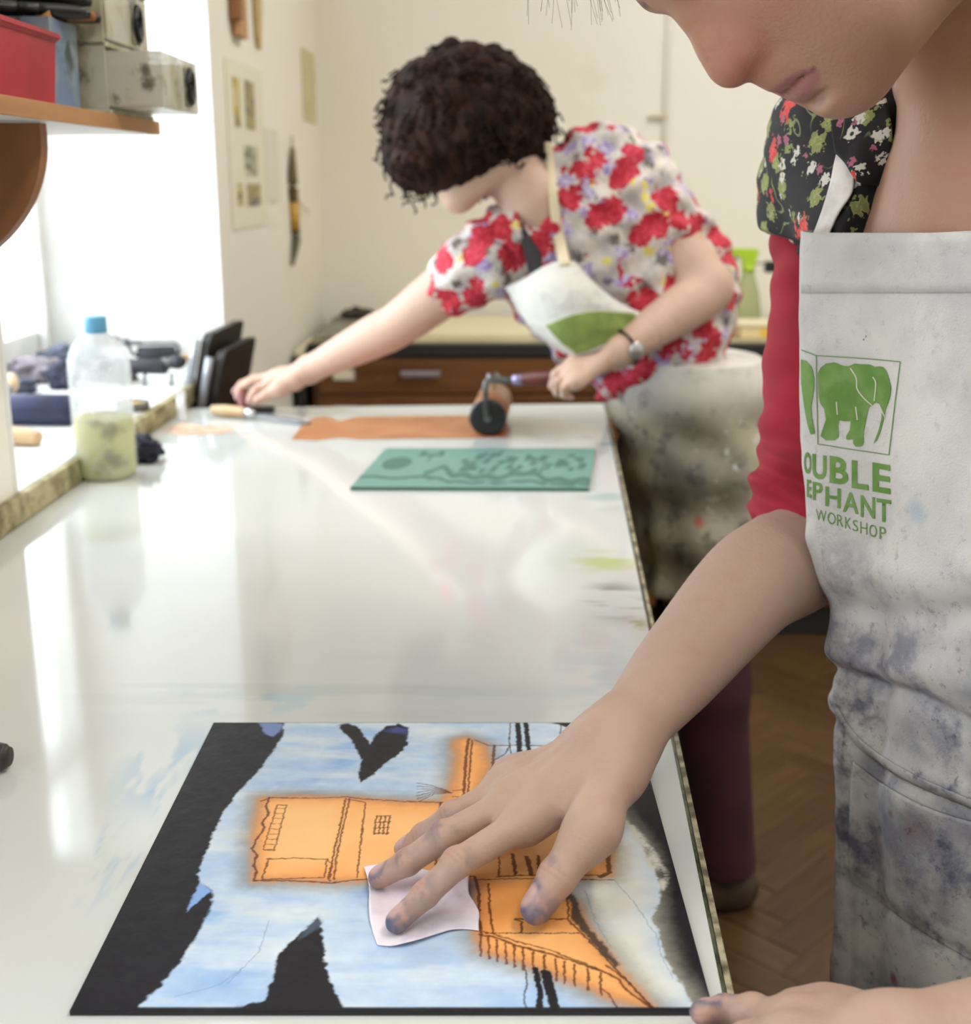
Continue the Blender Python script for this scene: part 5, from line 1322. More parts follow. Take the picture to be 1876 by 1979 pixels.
bmh = raw_mesh('body', VV, FF); set_color(bmh, np.vstack([Ca, Cb, C1, Ct]))
obj('body', bmh, SKIN, FW, True)
# --- clothes of the woman at the plate
def fabric(name, c1, c2, scale, rough=0.85, weave=900, wb=0.15):
    n = NT(name); c = n.mix(n.step(n.noise(scale, 5), 0.35, 0.68), c1, c2)
    n.bump(n.noise(weave, 2), wb, 0.001); return n.set(color=c, rough=rough)
REDKNIT = fabric('red_jersey', lin(164, 26, 46), lin(142, 19, 38), 12)
vs = Vol((0.12, 0.78, 0.96), (0.42, 1.16, 1.36), 0.0024)
hem = A3(elbow) + (A3(shoulder) - A3(elbow)) * 0.04
vs.cone(A3(elbow) + (A3(elbow) - up_mid) * 0.25, up_mid, 0.0475, 0.0475, 0.02); vs.cone(up_mid, A3(shoulder), 0.0475, 0.047, 0.02)
ax_ = nz(A3(shoulder) - A3(elbow))
def ruck(x, y, z):
    t = (x - elbow.x) * ax_[0] + (y - elbow.y) * ax_[1] + (z - elbow.z) * ax_[2]
    ang = (x - elbow.x) * 30 - (y - elbow.y) * 22
    w = np.exp(-((t - 0.035) / 0.06) ** 2) + 0.45 * np.exp(-((t - 0.23) / 0.05) ** 2) + 0.12
    return -0.0030 * w * (np.sin(t * 230 + ang * 1.4 + 2.2 * np.sin(ang * 0.9 + t * 25)) + 0.8 * np.sin(t * 120 - ang * 0.9 + 1))
vs.warp(ruck)
vs.half(U(1500, 1000, 0.94), -ax_ + nz((-0.25, -0.10, -0.25)) * 0.35)
Vs, Fs = vs.mesh(2)
obj('sleeve', raw_mesh('sleeve', Vs, Fs), REDKNIT, FW, True)
vs2 = Vol((0.28, 0.46, 0.84), (0.62, 0.86, 1.30), 0.004)
vs2.limb([sh2, (sh2 + A3(el2)) / 2 + np.array([0.015, 0.0, 0]), A3(el2) * 0.85 + sh2 * 0.15], [0.0495, 0.0475, 0.0465], 0.005)
vs2.warp(lambda x, y, z: -0.0022 * np.sin(z * 190 + x * 60) * np.clip((1.10 - z) * 8, 0.2, 1))
axl = nz(sh2 - A3(el2)); vs2.half(A3(el2) + axl * 0.055, -axl)
obj('sleeve', raw_mesh('sleeve', *vs2.mesh(2)), REDKNIT, FW, True)
# black flowered blouse
n = NT('black_floral_cotton')
v0 = n.mapping(scale=(1, 1, 1))
col = lin(22, 20, 25)
def flowers(col, scale, r, petals_col, seed, centre=None, thresh=0.5, ragged=0.35, hi=None):
    v = n.mapping(loc=(seed * 1.7, seed * 0.9, seed * 2.3))
    wob = n.noise(scale * 5.5, 2, 0.5, v); 
    d = n.voronoi(scale, v); rnd = n.voronoi(scale, v, 'Color')
    sep = n.n.new('ShaderNodeSeparateColor'); n.put(sep.inputs[0], rnd)
    dd = n.math('ADD', d, n.math('MULTIPLY', n.math('SUBTRACT', wob, 0.5), ragged))
    m = n.math('MULTIPLY', n.step(dd, r + 0.02, r - 0.02), n.math('GREATER_THAN', sep.outputs[0], thresh))
    c2 = petals_col if hi is None else n.mix(n.step(wob, 0.4, 0.6), petals_col, hi)
    col = n.mix(m, col, c2)
    if centre: col = n.mix(n.math('MULTIPLY', n.step(d, r * 0.35 + 0.02, r * 0.35 - 0.02), n.math('GREATER_THAN', sep.outputs[0], thresh)), col, centre)
    return col
col = flowers(col, 46, 0.36, lin(134, 142, 84), 3.0, None, 0.42, 0.9, lin(164, 168, 108))
col = flowers(col, 62, 0.30, lin(214, 210, 200), 7.0, lin(40, 36, 36), 0.52, 0.7)
col = flowers(col, 70, 0.26, lin(168, 96, 120), 12.0, None, 0.66, 0.6)
col = flowers(col, 32, 0.33, lin(206, 66, 62), 5.0, lin(150, 40, 40), 0.42, 0.75, lin(224, 92, 84))
wv = n.n.new('ShaderNodeTexWave'); n.put(wv.inputs['Vector'], n.coord()); wv.inputs['Scale'].default_value = 9; wv.inputs['Distortion'].default_value = 14; wv.inputs['Detail'].default_value = 1; wv.inputs['Detail Scale'].default_value = 3
col = n.mix(n.math('MULTIPLY', n.step(wv.outputs['Fac'], 0.985, 0.998), n.step(n.noise(20, 2), 0.5, 0.6)), col, lin(128, 136, 92))
n.bump(n.noise(120, 4), 0.12, 0.002)
FLORAL_BLACK = n.set(color=col, rough=0.8)
vbm = Vol((0.14, 0.60, 0.92), (0.80, 1.14, 1.45), 0.0026)
def blouse(v):
    torso(v, 0.007)
    v.cone(U(1770, 200, 0.905), U(1655, 262, 0.98), 0.052, 0.054, 0.03)
    v.cone(U(1668, 262, 0.98), shoulder, 0.050, 0.053, 0.03)
    v.cone(U(1660, 290, 0.955), U(1710, 440, 0.925), 0.06, 0.06, 0.05)
    v.cone(shoulder, A3(U(1585, 420, 1.008)), 0.053, 0.050, 0.02)
    v.cone(Tt(0.11, 0.02, 1.28), sh2, 0.058, 0.054, 0.03); v.cone(sh2, sh2 * 0.75 + A3(el2) * 0.25, 0.055, 0.055, 0.03)
blouse(vbm)
rg = np.random.default_rng(3)
cap = A3(U(1575, 400, 1.015))
def gather(x, y, z):
    r = np.sqrt((x - cap[0]) ** 2 + (y - cap[1]) ** 2 + (z - cap[2]) ** 2)
    a = np.arctan2(z - cap[2] - 0.06, x - cap[0])
    return -0.0022 * np.sin(a * 17 + 6 * (y - cap[1]) * 10) * np.clip(1 - r / 0.11, 0, 1) - 0.0018 * np.sin(x * 130 + z * 60) * np.sin(z * 45 + 1)
vbm.warp(gather)
vr = vbm.like(); vr.a = vbm.a.copy()
vbm.half(U(1800, 320, 0.875), ts * 1.0 + tf * 0.25)                # her right front
vr.half(U(1925, 430, 0.80), -ts * 1.0 + tf * 0.2)
vbm.half(U(1500, 455, 1.0), nz((-0.35, 0.0, -1.0)) * 1.0)           # sleeve hem / cut below the chest, hidden by the bib
vr.half((0, 0, 0.95), (0, 0, -1))
parts = [vbm.mesh(2), vr.mesh(2)]
obj('blouse', raw_mesh('blouse', *join_meshes(parts)), FLORAL_BLACK, FW, True)
obj('blouse_collar', grid_mesh('blouse_collar', patch_points(lay(vbm, [[(1606, 205), (1640, 205), (1672, 200), (1712, 190)], [(1606, 245), (1634, 255), (1672, 252), (1722, 244)], [(1612, 284), (1632, 300), (1668, 310), (1722, 300)], [(1614, 296), (1634, 316), (1656, 350), (1700, 360)]], 0.80, 1.08, 0.009), 20, 20), 0.0015), FLORAL_BLACK, FW, True)
# blouse ruffle on the sleeve edge
rf_ = []
for t in np.linspace(0, 1, 60):
    q = spline([(1600, 182, 1.02), (1545, 235, 1.03), (1500, 310, 1.03), (1470, 385, 1.03), (1505, 440, 1.00), (1545, 492, 0.975)], 60)[int(t * 59)]
    rf_.append(q)
rows = []
for k, q in enumerate(rf_):
    o = 9 * math.sin(k * 1.1) + 4 * math.sin(k * 2.3 + 1)
    inn = np.array([1620, 400, 0.935]); dv = inn[:2] - q[:2]; dv = dv / np.linalg.norm(dv)
    rows.append([A3(U(q[0] - dv[0] * (o * 0.5 - 3), q[1] - dv[1] * (o * 0.5 - 3), q[2] + 0.004 * math.sin(k * 1.1))), A3(U(q[0] + dv[0] * 14, q[1] + dv[1] * 14, q[2] - 0.012)), A3(U(q[0] + dv[0] * 34, q[1] + dv[1] * 34, q[2] - 0.020))])
obj('sleeve_frill', grid_mesh('sleeve_frill', patch_points(rows, 8, 120), 0.001), FLORAL_BLACK, FW, True)
# red undershirt body, trousers and shoes standing behind the apron
TROUS = fabric('dark_trousers', lin(52, 48, 56), lin(40, 38, 44), 10)
vp = Vol((0.28, 0.60, 0.0), (0.84, 1.16, 0.98), 0.006)
for sg in (-1, 1):
    hipp = Tt(-0.03, 0.085 * sg, 0.86); kn = Tt(-0.01, 0.09 * sg, 0.47); an = Tt(-0.06, 0.09 * sg, 0.06)
    vp.cone(hipp, kn, 0.088, 0.062, 0.03); vp.cone(kn, an, 0.062, 0.052, 0.03)
vp.ell(Tt(-0.04, 0, 0.90), (0.115, 0.16, 0.10), (tf, ts, tu), 0.04)
vp.half((0, 0, 0.05), (0, 0, -1))
obj('trousers', raw_mesh('trousers', *vp.mesh(2)), TROUS, FW, True)
for sg in (-1, 1):
    a_ = Tt(-0.09, 0.09 * sg, 0.035); b_ = Tt(0.12, 0.10 * sg, 0.03)
    vq = Vol(np.minimum(a_, b_) - 0.07, np.maximum(a_, b_) + np.array([0.07, 0.07, 0.09]), 0.004)
    vq.cone(a_, b_, 0.040, 0.034, 0.01); vq.cone(Tt(-0.06, 0.09 * sg, 0.05), Tt(-0.06, 0.09 * sg, 0.09), 0.045, 0.045, 0.02); vq.half((0, 0, 0.004), (0, 0, -1))
    obj('shoe', raw_mesh('shoe', *vq.mesh(2)), mat('black_shoe', lin(30, 28, 28), 0.45), FW, True)
# hair pulled back, with a loose fringe
n = NT('brown_hair'); vv_ = n.mapping(scale=(60, 60, 12))
HAIR_BROWN = n.set(color=n.mix(n.noise(3, 4, 0.6, vv_), lin(70, 52, 38), lin(112, 86, 62)), rough=0.45)
vhr = Vol((-0.02, 0.46, 1.22), (0.52, 1.04, 1.70), 0.004)
vhr.ell(Hd(-0.026, 0.066), (0.106, 0.100, 0.085), HR, 0.01); vhr.ell(Hd(-0.115, 0.03), (0.05, 0.045, 0.045), HR, 0.02)
vhr.ell(Hd(-0.06, 0.02), (0.07, 0.085, 0.080), HR, 0.02); vhr.ell(Hd(0.118, 0.005), (0.088, 0.098, 0.12), HR, 0.01, 'carve'); vhr.ell(Hd(0.035, -0.085), (0.10, 0.075, 0.12), HR, 0.01, 'carve')
vhr.warp(lambda x, y, z: -0.0015 * np.sin(x * 300 + y * 200) - 0.0012 * np.sin(z * 340 + x * 90))
hv = [vhr.mesh(2)]
obj('hair', raw_mesh('hair', *join_meshes(hv)), HAIR_BROWN, FW, True)
bm = None
rg = np.random.default_rng(12)
for i in range(60):
    s = rg.uniform(-0.05, 0.05); a = A3(Hd(0.072 + rg.uniform(-0.02, 0.01), 0.135 + rg.uniform(-0.012, 0.012), s))
    e = A3(U(1000 + 200 * rg.random() ** 0.9, -20 + 80 * rg.random() ** 1.6, 0.70 + rg.uniform(-0.05, 0.05)))
    m = (a + e) / 2 + np.array([rg.uniform(-0.008, 0.008) - 0.004, rg.uniform(-0.008, 0.008), 0.02])
    bm = tube([a, m, e], [0.00012, 0.0001, 0.00004], 5, 9, bm)
obj('loose_strands', bm, HAIR_BROWN, FW, True)

# ---- the apron: one hanging sheet
def apron_rows():
    R = []
    for (py, xs_, Ys, curl) in [(446, 1548, 0.890, 22), (520, 1547, 0.888, 22), (620, 1546, 0.884, 22), (740, 1546, 0.880, 22), (860, 1553, 0.876, 24), (980, 1562, 0.872, 26), (1090, 1575, 0.870, 28), (1190, 1596, 0.870, 30), (1270, 1610, 0.870, 30),
                                 (1340, 1613, 0.872, 30), (1420, 1612, 0.874, 30), (1520, 1612, 0.876, 28), (1640, 1614, 0.878, 26), (1760, 1612, 0.878, 26), (1880, 1606, 0.878, 26), (2020, 1598, 0.878, 26), (2300, 1585, 0.878, 26), (2800, 1570, 0.878, 26)]:
        R.append([WY(xs_ + 105, py, Ys + 0.05), WY(xs_ + 36, py, Ys + 0.030), WY(xs_, py, Ys), WY(xs_ + curl, py + 4, Ys - 0.020), WY(xs_ + 95, py + 8, Ys - 0.040), WY(1740, py + 6, Ys - 0.075), WY(1876, py, Ys - 0.125), WY(2030, py - 10, Ys - 0.18), WY(2180, py - 20, Ys - 0.21)])
    return R
AG = patch_points(apron_rows(), 220, 420)
def project(P):
    v = P - np.array([0, 0, CAM_Z]); d = v @ Fv
    return CX + FPX * (v @ Rv) / d, CY - FPX * (v @ Uv) / d, d
apx, apy, apd = project(AG)
AN = grid_normals(AG)
if (AN[200, 120] @ np.array([-0.5, -0.8, 0])) < 0: AN = -AN
def pl_dist(X, Y, pts):
    D = np.full(X.shape, 1e9)
    for (x0, y0), (x1, y1) in zip(pts, pts[1:]):
        ex, ey = x1 - x0, y1 - y0; t = np.clip(((X - x0) * ex + (Y - y0) * ey) / (ex * ex + ey * ey), 0, 1); D = np.minimum(D, np.hypot(X - x0 - t * ex, Y - y0 - t * ey))
    return D
disp = np.zeros(apx.shape)
for pts, amp, w in [([(1600, 1285), (1640, 1300), (1700, 1322), (1780, 1350), (1900, 1420)], -0.0060, 16), ([(1600, 1260), (1690, 1285), (1800, 1300), (1900, 1330)], 0.0050, 34), ([(1610, 1350), (1660, 1420), (1740, 1480), (1900, 1550)], 0.0040, 16),
                    ([(1610, 1385), (1655, 1445), (1740, 1505), (1900, 1575)], -0.0030, 10), ([(1690, 1335), (1702, 1352), (1694, 1372), (1684, 1378)], 0.004, 9), ([(1570, 1160), (1620, 1180), (1760, 1195), (1880, 1185)], -0.0045, 30), ([(1640, 1100), (1780, 1120), (1880, 1110)], 0.0030, 40),
                    ([(1700, 560), (1690, 760), (1700, 950)], -0.0025, 60), ([(1800, 460), (1830, 700), (1800, 900)], 0.0035, 70), ([(1640, 470), (1650, 640)], 0.0020, 40), ([(1590, 640), (1600, 860), (1600, 1010)], 0.0022, 26), ([(1575, 1040), (1640, 1130)], 0.003, 26),
                    ([(1640, 1700), (1700, 1740), (1800, 1800), (1900, 1860)], -0.0035, 14), ([(1630, 1500), (1640, 1700), (1640, 1979)], -0.0040, 16), ([(1750, 1560), (1800, 1700), (1780, 1979)], 0.005, 60), ([(1560, 1640), (1570, 1979)], 0.003, 20), ([(1800, 1600), (1880, 1640)], -0.003, 40)]:
    disp += amp * np.exp(-(pl_dist(apx, apy, pts) / w) ** 2)
disp += 0.0035 * (fbm(apx / 130, apy / 170, 81, 3) - 0.5) + 0.0015 * (fbm(apx / 40, apy / 50, 85, 2) - 0.5)
AG2 = AG + AN * disp[..., None]
n = NT('stained_apron_canvas')
sep = n.n.new('ShaderNodeSeparateXYZ'); n.put(sep.inputs[0], n.coord()); zz = sep.outputs[2]
low = n.step(zz, 1.16, 0.90)
c = n.mix(n.step(n.noise(7, 4), 0.35, 0.7), lin(214, 211, 206), lin(199, 196, 196))
c = n.mix(n.math('MULTIPLY', n.step(n.noise(10, 6, 0.62), 0.40, 0.66), n.math('ADD', 0.32, n.math('MULTIPLY', low, 0.62))), c, lin(134, 134, 146))
c = n.mix(n.math('MULTIPLY', n.step(n.noise(18, 6, 0.7), 0.48, 0.66), n.math('MULTIPLY', low, 0.85)), c, lin(84, 86, 108))
c = n.mix(n.math('MULTIPLY', n.step(n.noise(110, 5, 0.7), 0.56, 0.70), n.math('ADD', 0.18, n.math('MULTIPLY', low, 0.5))), c, lin(78, 80, 96))
c = n.mix(n.step(n.noise(44, 3, 0.5), 0.735, 0.76), c, lin(44, 44, 56))
for (px, py, r, colr, am) in [(1772, 990, 0.012, lin(140, 170, 196), 0.5), (1735, 1890, 0.009, lin(110, 50, 90), 0.8), (1738, 1568, 0.006, lin(120, 40, 50), 0.8), (1552, 480, 0.004, lin(120, 180, 205), 0.9), (1780, 1600, 0.02, lin(120, 70, 90), 0.4), (1690, 1480, 0.02, lin(66, 68, 96), 0.6), (1690, 1620, 0.008, lin(40, 40, 64), 0.8), (1660, 1040, 0.02, lin(96, 100, 124), 0.4), (1625, 1480, 0.03, lin(92, 92, 116), 0.5)]:
    i = np.unravel_index(np.argmin((apx - px) ** 2 + (apy - py) ** 2), apx.shape); p = AG2[i]
    c = n.mix(n.math('MULTIPLY', n.blob(tuple(p), (r, r, r)), am), c, colr)
def line_stain(c, pts, amt, colr, w=0.0009):
    return c
n.bump(n.math('ADD', n.noise(700, 2), n.math('MULTIPLY', n.noise(60, 5), 1.2)), 0.25, 0.0016)
CANVAS = n.set(color=c, rough=0.9)
ap = obj('apron', grid_mesh('apron', AG2[::1, ::1], 0.0014), CANVAS, FW, True)
ap['label'] = 'cream canvas bib apron with ink stains and a green elephant print'
N2 = grid_normals(AG2)
if (N2[200, 120] @ np.array([-0.5, -0.8, 0])) < 0: N2 = -N2
X2, Y2, _ = project(AG2)
fr_m = ((N2 * (AG2 - np.array([0, 0, CAM_Z]))).sum(-1) < 0) & (X2 < 1990) & (Y2 < 2100)
AI = np.argwhere(fr_m); XX, YY = X2[fr_m].astype(np.float32), Y2[fr_m].astype(np.float32)
def on_apron(px, py, off=0.0006):
    """points on the apron's front where the given pixels of the photograph fall"""
    px, py = np.atleast_1d(np.array(px, float)), np.atleast_1d(np.array(py, float)); out = np.zeros((len(px), 3))
    sel = (XX > px.min() - 12) & (XX < px.max() + 12) & (YY > py.min() - 12) & (YY < py.max() + 12)
    if sel.sum() < 4: sel[:] = True
    xs_, ys_, id_ = XX[sel], YY[sel], AI[sel]
    o = np.array([0, 0, CAM_Z])
    for k in range(len(px)):
        j = np.argmin((xs_ - px[k]) ** 2 + (ys_ - py[k]) ** 2); i = tuple(id_[j]); P, Nn = AG2[i], N2[i]
        dr = A3(U(px[k], py[k], 1.0)) - o
        den = dr @ Nn
        q = o + dr * ((P - o) @ Nn) / den if abs(den) > 0.12 else P
        if np.linalg.norm(q - P) > 0.006: q = P
        out[k] = q + Nn * (off + 0.0007)
    return out
PRINT = mat('green_screen_print', lin(96, 136, 62), 0.85, lin(116, 150, 82), 60)
def print_poly(name, polys, m, off=0.0006, cell=7.0):
    """flat print: polygons given as outline in photo pixels, laid on the apron as a thin skin of triangles"""
    bm = bmesh.new()
    from mathutils.geometry import tessellate_polygon
    for pts in polys:
        vs_ = [bm.verts.new((x, y, 0)) for x, y in pts]
        for tri in tessellate_polygon([[Vector((x, y, 0)) for x, y in pts]]):
            try: bm.faces.new([vs_[i] for i in tri])
            except ValueError: pass
    for _ in range(4):
        long = [e for e in bm.edges if e.calc_length() > cell]
        if not long: break
        bmesh.ops.subdivide_edges(bm, edges=long, cuts=1)
        bmesh.ops.triangulate(bm, faces=[f for f in bm.faces if len(f.verts) > 3])
    co = np.array([v.co[:2] for v in bm.verts]); W = on_apron(co[:, 0], co[:, 1], off)
    for v, w in zip(bm.verts, W): v.co = w
    return obj(name, bm, m, ap)
def z6(pts): return [(1400 + x / 2.998, 420 + y / 2.998) for x, y in pts]
eleph = z6([(545, 905), (560, 870), (590, 846), (640, 838), (690, 858), (720, 862), (760, 846), (800, 850), (850, 852), (880, 866), (900, 862), (926, 866), (945, 890), (960, 935), (972, 985), (968, 1030), (955, 1075), (940, 1112), (932, 1160), (918, 1210), (908, 1248), (890, 1290), (868, 1311), (876, 1292), (900, 1230), (915, 1170), (918, 1120), (905, 1080), (880, 1070), (860, 1086), (840, 1100), (830, 1150), (820, 1200), (808, 1250), (812, 1300), (800, 1325), (765, 1328), (750, 1310), (748, 1285), (735, 1286), (710, 1286), (708, 1265), (730, 1230), (735, 1180), (700, 1181), (665, 1175), (660, 1210), (665, 1270), (640, 1290), (590, 1290), (560, 1265), (575, 1215), (590, 1170), (580, 1110), (560, 1080), (550, 1040), (548, 960)])
print_poly('elephant_print', [eleph], PRINT)
print_poly('elephant_print', [z6([(450, 822), (480, 830), (512, 868), (526, 930), (524, 1000), (508, 1090), (514, 1160), (530, 1250), (506, 1256), (488, 1200), (474, 1130), (462, 1040), (452, 960)])], PRINT)
def stroke(pts, w, closed=False):
    P = spline([(x, y) for x, y in pts], max(8, len(pts) * 4)) if len(pts) > 2 else np.array(pts, float)
    out = []
    for a, b in zip(P, P[1:]):
        d = b - a; d = d / (np.linalg.norm(d) + 1e-9); nn_ = np.array([-d[1], d[0]]) * w / 2; e = d * w * 0.2
        out.append([tuple(a - e + nn_), tuple(b + e + nn_), tuple(b + e - nn_), tuple(a - e - nn_)])
    return out
for pts in ([(735, 872), (770, 930), (775, 990), (810, 1040), (862, 1086)], [(868, 925), (884, 960), (876, 1060)], [(650, 1070), (656, 1140)], [(766, 1095), (776, 1172)], [(905, 1085), (940, 1160)]):
    print_poly('print_gap', stroke(z6(pts), 2.4), mat('canvas_gap', lin(208, 204, 190), 0.9), 0.0010)
for pts in ([(455, 768), (536, 800)], [(536, 800), (780, 814), (1025, 836)], [(1025, 836), (992, 1100), (960, 1376)], [(960, 1376), (760, 1346), (548, 1312)], [(537, 800), (540, 1050), (546, 1312)]):
    print_poly('print_frame_line', stroke(z6(pts), 1.8), mat('print_line_green', lin(112, 140, 84), 0.85), 0.0006)
def letter(ch, x0, x1, yt, yb, slope, bold=0.0):
    """one glyph of the built-in sans face fitted to a pixel box (left/right x, top/bottom y at its left side)"""
    cu = bpy.data.curves.new('glyph', 'FONT'); cu.body = ch; cu.resolution_u = 3; cu.offset = bold
    o = bpy.data.objects.new('glyph', cu); me = o.to_mesh(); 
    bm = bmesh.new(); bm.from_mesh(me); o.to_mesh_clear(); bpy.data.objects.remove(o); bpy.data.curves.remove(cu)
    co = np.array([v.co[:2] for v in bm.verts]); lo, hi = co.min(0), co.max(0); q = (co - lo) / np.maximum(hi - lo, 1e-6)
    bmesh.ops.triangulate(bm, faces=bm.faces[:])
    for v, (a, b) in zip(bm.verts, q): v.co = (x0 + (x1 - x0) * a, yb + (yt - yb) * b + slope * (x1 - x0) * a, 0)
    for _ in range(2):
        long = [e for e in bm.edges if e.calc_length() > 8]
        if not long: break
        bmesh.ops.subdivide_edges(bm, edges=long, cuts=1); bmesh.ops.triangulate(bm, faces=[f for f in bm.faces if len(f.verts) > 3])
    co = np.array([v.co[:2] for v in bm.verts]); W = on_apron(co[:, 0], co[:, 1], 0.0006)
    for v, w in zip(bm.verts, W): v.co = w
    return obj('printed_letter', bm, PRINT, ap)
for ch, x0, x1, yt, yb in [('O', 1556, 1570, 872, 914), ('U', 1572, 1598, 876, 924), ('B', 1604, 1640, 880, 932), ('L', 1647, 1680, 888, 942), ('E', 1688, 1723, 893, 949)]: letter(ch, x0, x1, yt, yb, 0.16, 0.028)
for ch, x0, x1, yt, yb in [('E', 1562, 1570, 926, 960), ('P', 1573, 1591, 930, 965), ('H', 1596, 1625, 939, 977), ('A', 1629, 1661, 948, 988), ('N', 1665, 1693, 956, 998), ('T', 1696, 1724, 962, 1006)]: letter(ch, x0, x1, yt, yb, 0.16, 0.02)
for ch, x0, x1, yt, yb in [('W', 1579, 1598, 983, 1005), ('O', 1600, 1615, 988, 1011), ('R', 1618, 1630, 993, 1015), ('K', 1634, 1646, 998, 1020), ('S', 1649, 1660, 1003, 1025), ('H', 1664, 1678, 1007, 1030), ('O', 1682, 1697, 1012, 1036), ('P', 1702, 1714, 1017, 1041)]: letter(ch, x0, x1, yt, yb, 0.2, -0.004)
# folded hem along the top of the bib and its stitching, the neck tape, pocket and waist tape
def apron_band(name, top, bot, off, m, nu=60, nv=6, thick=0.0012):
    rows = []
    for v in np.linspace(0, 1, nv):
        rows.append(on_apron([a[0] + (b[0] - a[0]) * v for a, b in zip(top, bot)], [a[1] + (b[1] - a[1]) * v for a, b in zip(top, bot)], off))
    G = np.stack(rows)
    return obj(name, grid_mesh(name, G, thick), m, ap, True)
xs2 = np.linspace(1552, 1890, 60)
apron_band('bib_hem', [(x, 450 + (x - 1552) * 0.0) for x in xs2], [(x, 566) for x in xs2], 0.0006, CANVAS, thick=0.0014)
wl_ = spline([(1616, 1366), (1660, 1430), (1740, 1488), (1820, 1526), (1895, 1556)], 60)
apron_band('waist_tape', [(p[0], p[1] - 7) for p in wl_], [(p[0], p[1] + 8) for p in wl_], 0.0012, CANVAS, thick=0.0012)
pt_ = spline([(1652, 1470), (1720, 1520), (1800, 1560), (1895, 1590)], 60); pb_ = spline([(1644, 1700), (1720, 1752), (1800, 1806), (1895, 1866)], 60)
apron_band('pocket', [tuple(p) for p in pt_], [tuple(p) for p in pb_], 0.0018, CANVAS, nv=40, thick=0.0018)
tape = mat('white_twill_tape', lin(228, 224, 218), 0.85, lin(210, 204, 200), 60, bump=0.2)
rows = []
for (xa, ya, xb, yb) in [(1632, 262, 1660, 268), (1616, 302, 1650, 316), (1606, 350, 1647, 368), (1592, 398, 1622, 408), (1578, 438, 1606, 444)]:
    r = []
    for t in (0, 0.5, 1):
        x, y = xa + (xb - xa) * t, ya + (yb - ya) * t; d = vbm.hit(x, y, 0.80, 1.05) or 0.95
        r.append((x, y, d - 0.004))
    rows.append(r)
dm = spline([[r[1][2]] for r in rows], len(rows))
rows = [[U(p[0], p[1], p[2]) for p in r] for r in rows]
rows.append([U(1566, 462, WY(1566, 462, 0.885).y / 1.02), U(1582, 462, WY(1582, 462, 0.875).y / 1.02), U(1600, 462, WY(1600, 462, 0.865).y / 1.02)])
obj('neck_tape', grid_mesh('neck_tape', patch_points(rows, 14, 50), 0.0016), tape, ap, True)
# ================================================================== WOMAN BENDING OVER THE FAR END
BW = thing('person', 'curly dark-haired woman in a poppy blouse bending over the bench with a roller', 'person', (0.45, 2.12, 0))
hipc = A3(WY(1345, 690, 2.14)); chestc = A3(U(1115, 455, 2.03)); neckb = A3(U(1030, 385, 1.99))
shR = A3(U(940, 500, 2.02)); elR = A3(U(768, 628, 2.12)); wrR = A3(U(600, 713, 2.23))
shL = A3(U(1225, 365, 2.04)); elL = A3(U(1372, 560, 2.00)); wrL = A3(U(1196, 678, 1.93))
headc = A3(U(908, 252, 1.975))
print('BW arms', np.linalg.norm(shR - elR), np.linalg.norm(elR - wrR), np.linalg.norm(shL - elL), np.linalg.norm(elL - wrL), 'shoulders', np.linalg.norm(shR - shL), 'spine', np.linalg.norm(hipc - neckb))
vw = Vol((-0.50, 1.72, 0.86), (0.56, 2.42, 1.50), 0.0030)
# arms
vw.limb([shR, shR * 0.5 + elR * 0.5, elR, elR * 0.7 + wrR * 0.3, wrR], [0.045, 0.043, 0.0375, 0.036, 0.0235], 0.012, 30)
vw.limb([shL, shL * 0.5 + elL * 0.5, elL * 0.93 + shL * 0.07], [0.047, 0.044, 0.040], 0.012, 16); vw.limb([elL, elL * 0.68 + wrL * 0.32, wrL], [0.038, 0.038, 0.0245], 0.014, 18)
# right hand reaching down to the knife
m3 = [U(527, 738, 2.235), U(531, 729, 2.26), U(540, 725, 2.28), U(552, 725, 2.295)]
f3 = [[U(497, 752, 2.235), U(486, 766, 2.235), U(481, 777, 2.23)], [U(487, 737, 2.26), U(466, 750, 2.265), U(458, 768, 2.265)], [U(490, 732, 2.28), U(467, 742, 2.285), U(453, 757, 2.285)], [U(505, 731, 2.295), U(482, 737, 2.30), U(466, 749, 2.30)]]
t3 = [U(570, 738, 2.215), U(540, 752, 2.205), U(515, 764, 2.205), U(497, 774, 2.205)]
i3 = hand(vw, wrR, m3, f3, t3, nz((-0.35, -0.3, 0.9)), 0.96)
# left hand closed round the roller handle
hg = A3(U(1092, 728, 1.985))
m4 = [U(1112, 700, 1.955), U(1104, 712, 1.935), U(1105, 726, 1.918), U(1112, 740, 1.905)]
f4 = [[U(1082, 716, 1.955), U(1078, 738, 1.965), U(1092, 748, 1.972)], [U(1074, 724, 1.935), U(1068, 746, 1.945), U(1084, 758, 1.952)], [U(1078, 738, 1.918), U(1076, 758, 1.928), U(1092, 764, 1.936)], [U(1090, 750, 1.905), U(1090, 764, 1.912), U(1104, 768, 1.92)]]
t4 = [U(1170, 700, 1.965), U(1140, 708, 1.985), U(1108, 722, 1.992), U(1084, 732, 1.990)]
i4 = hand(vw, wrL, m4, f4, t4, nz((-0.5, -0.75, 0.35)), 0.98)
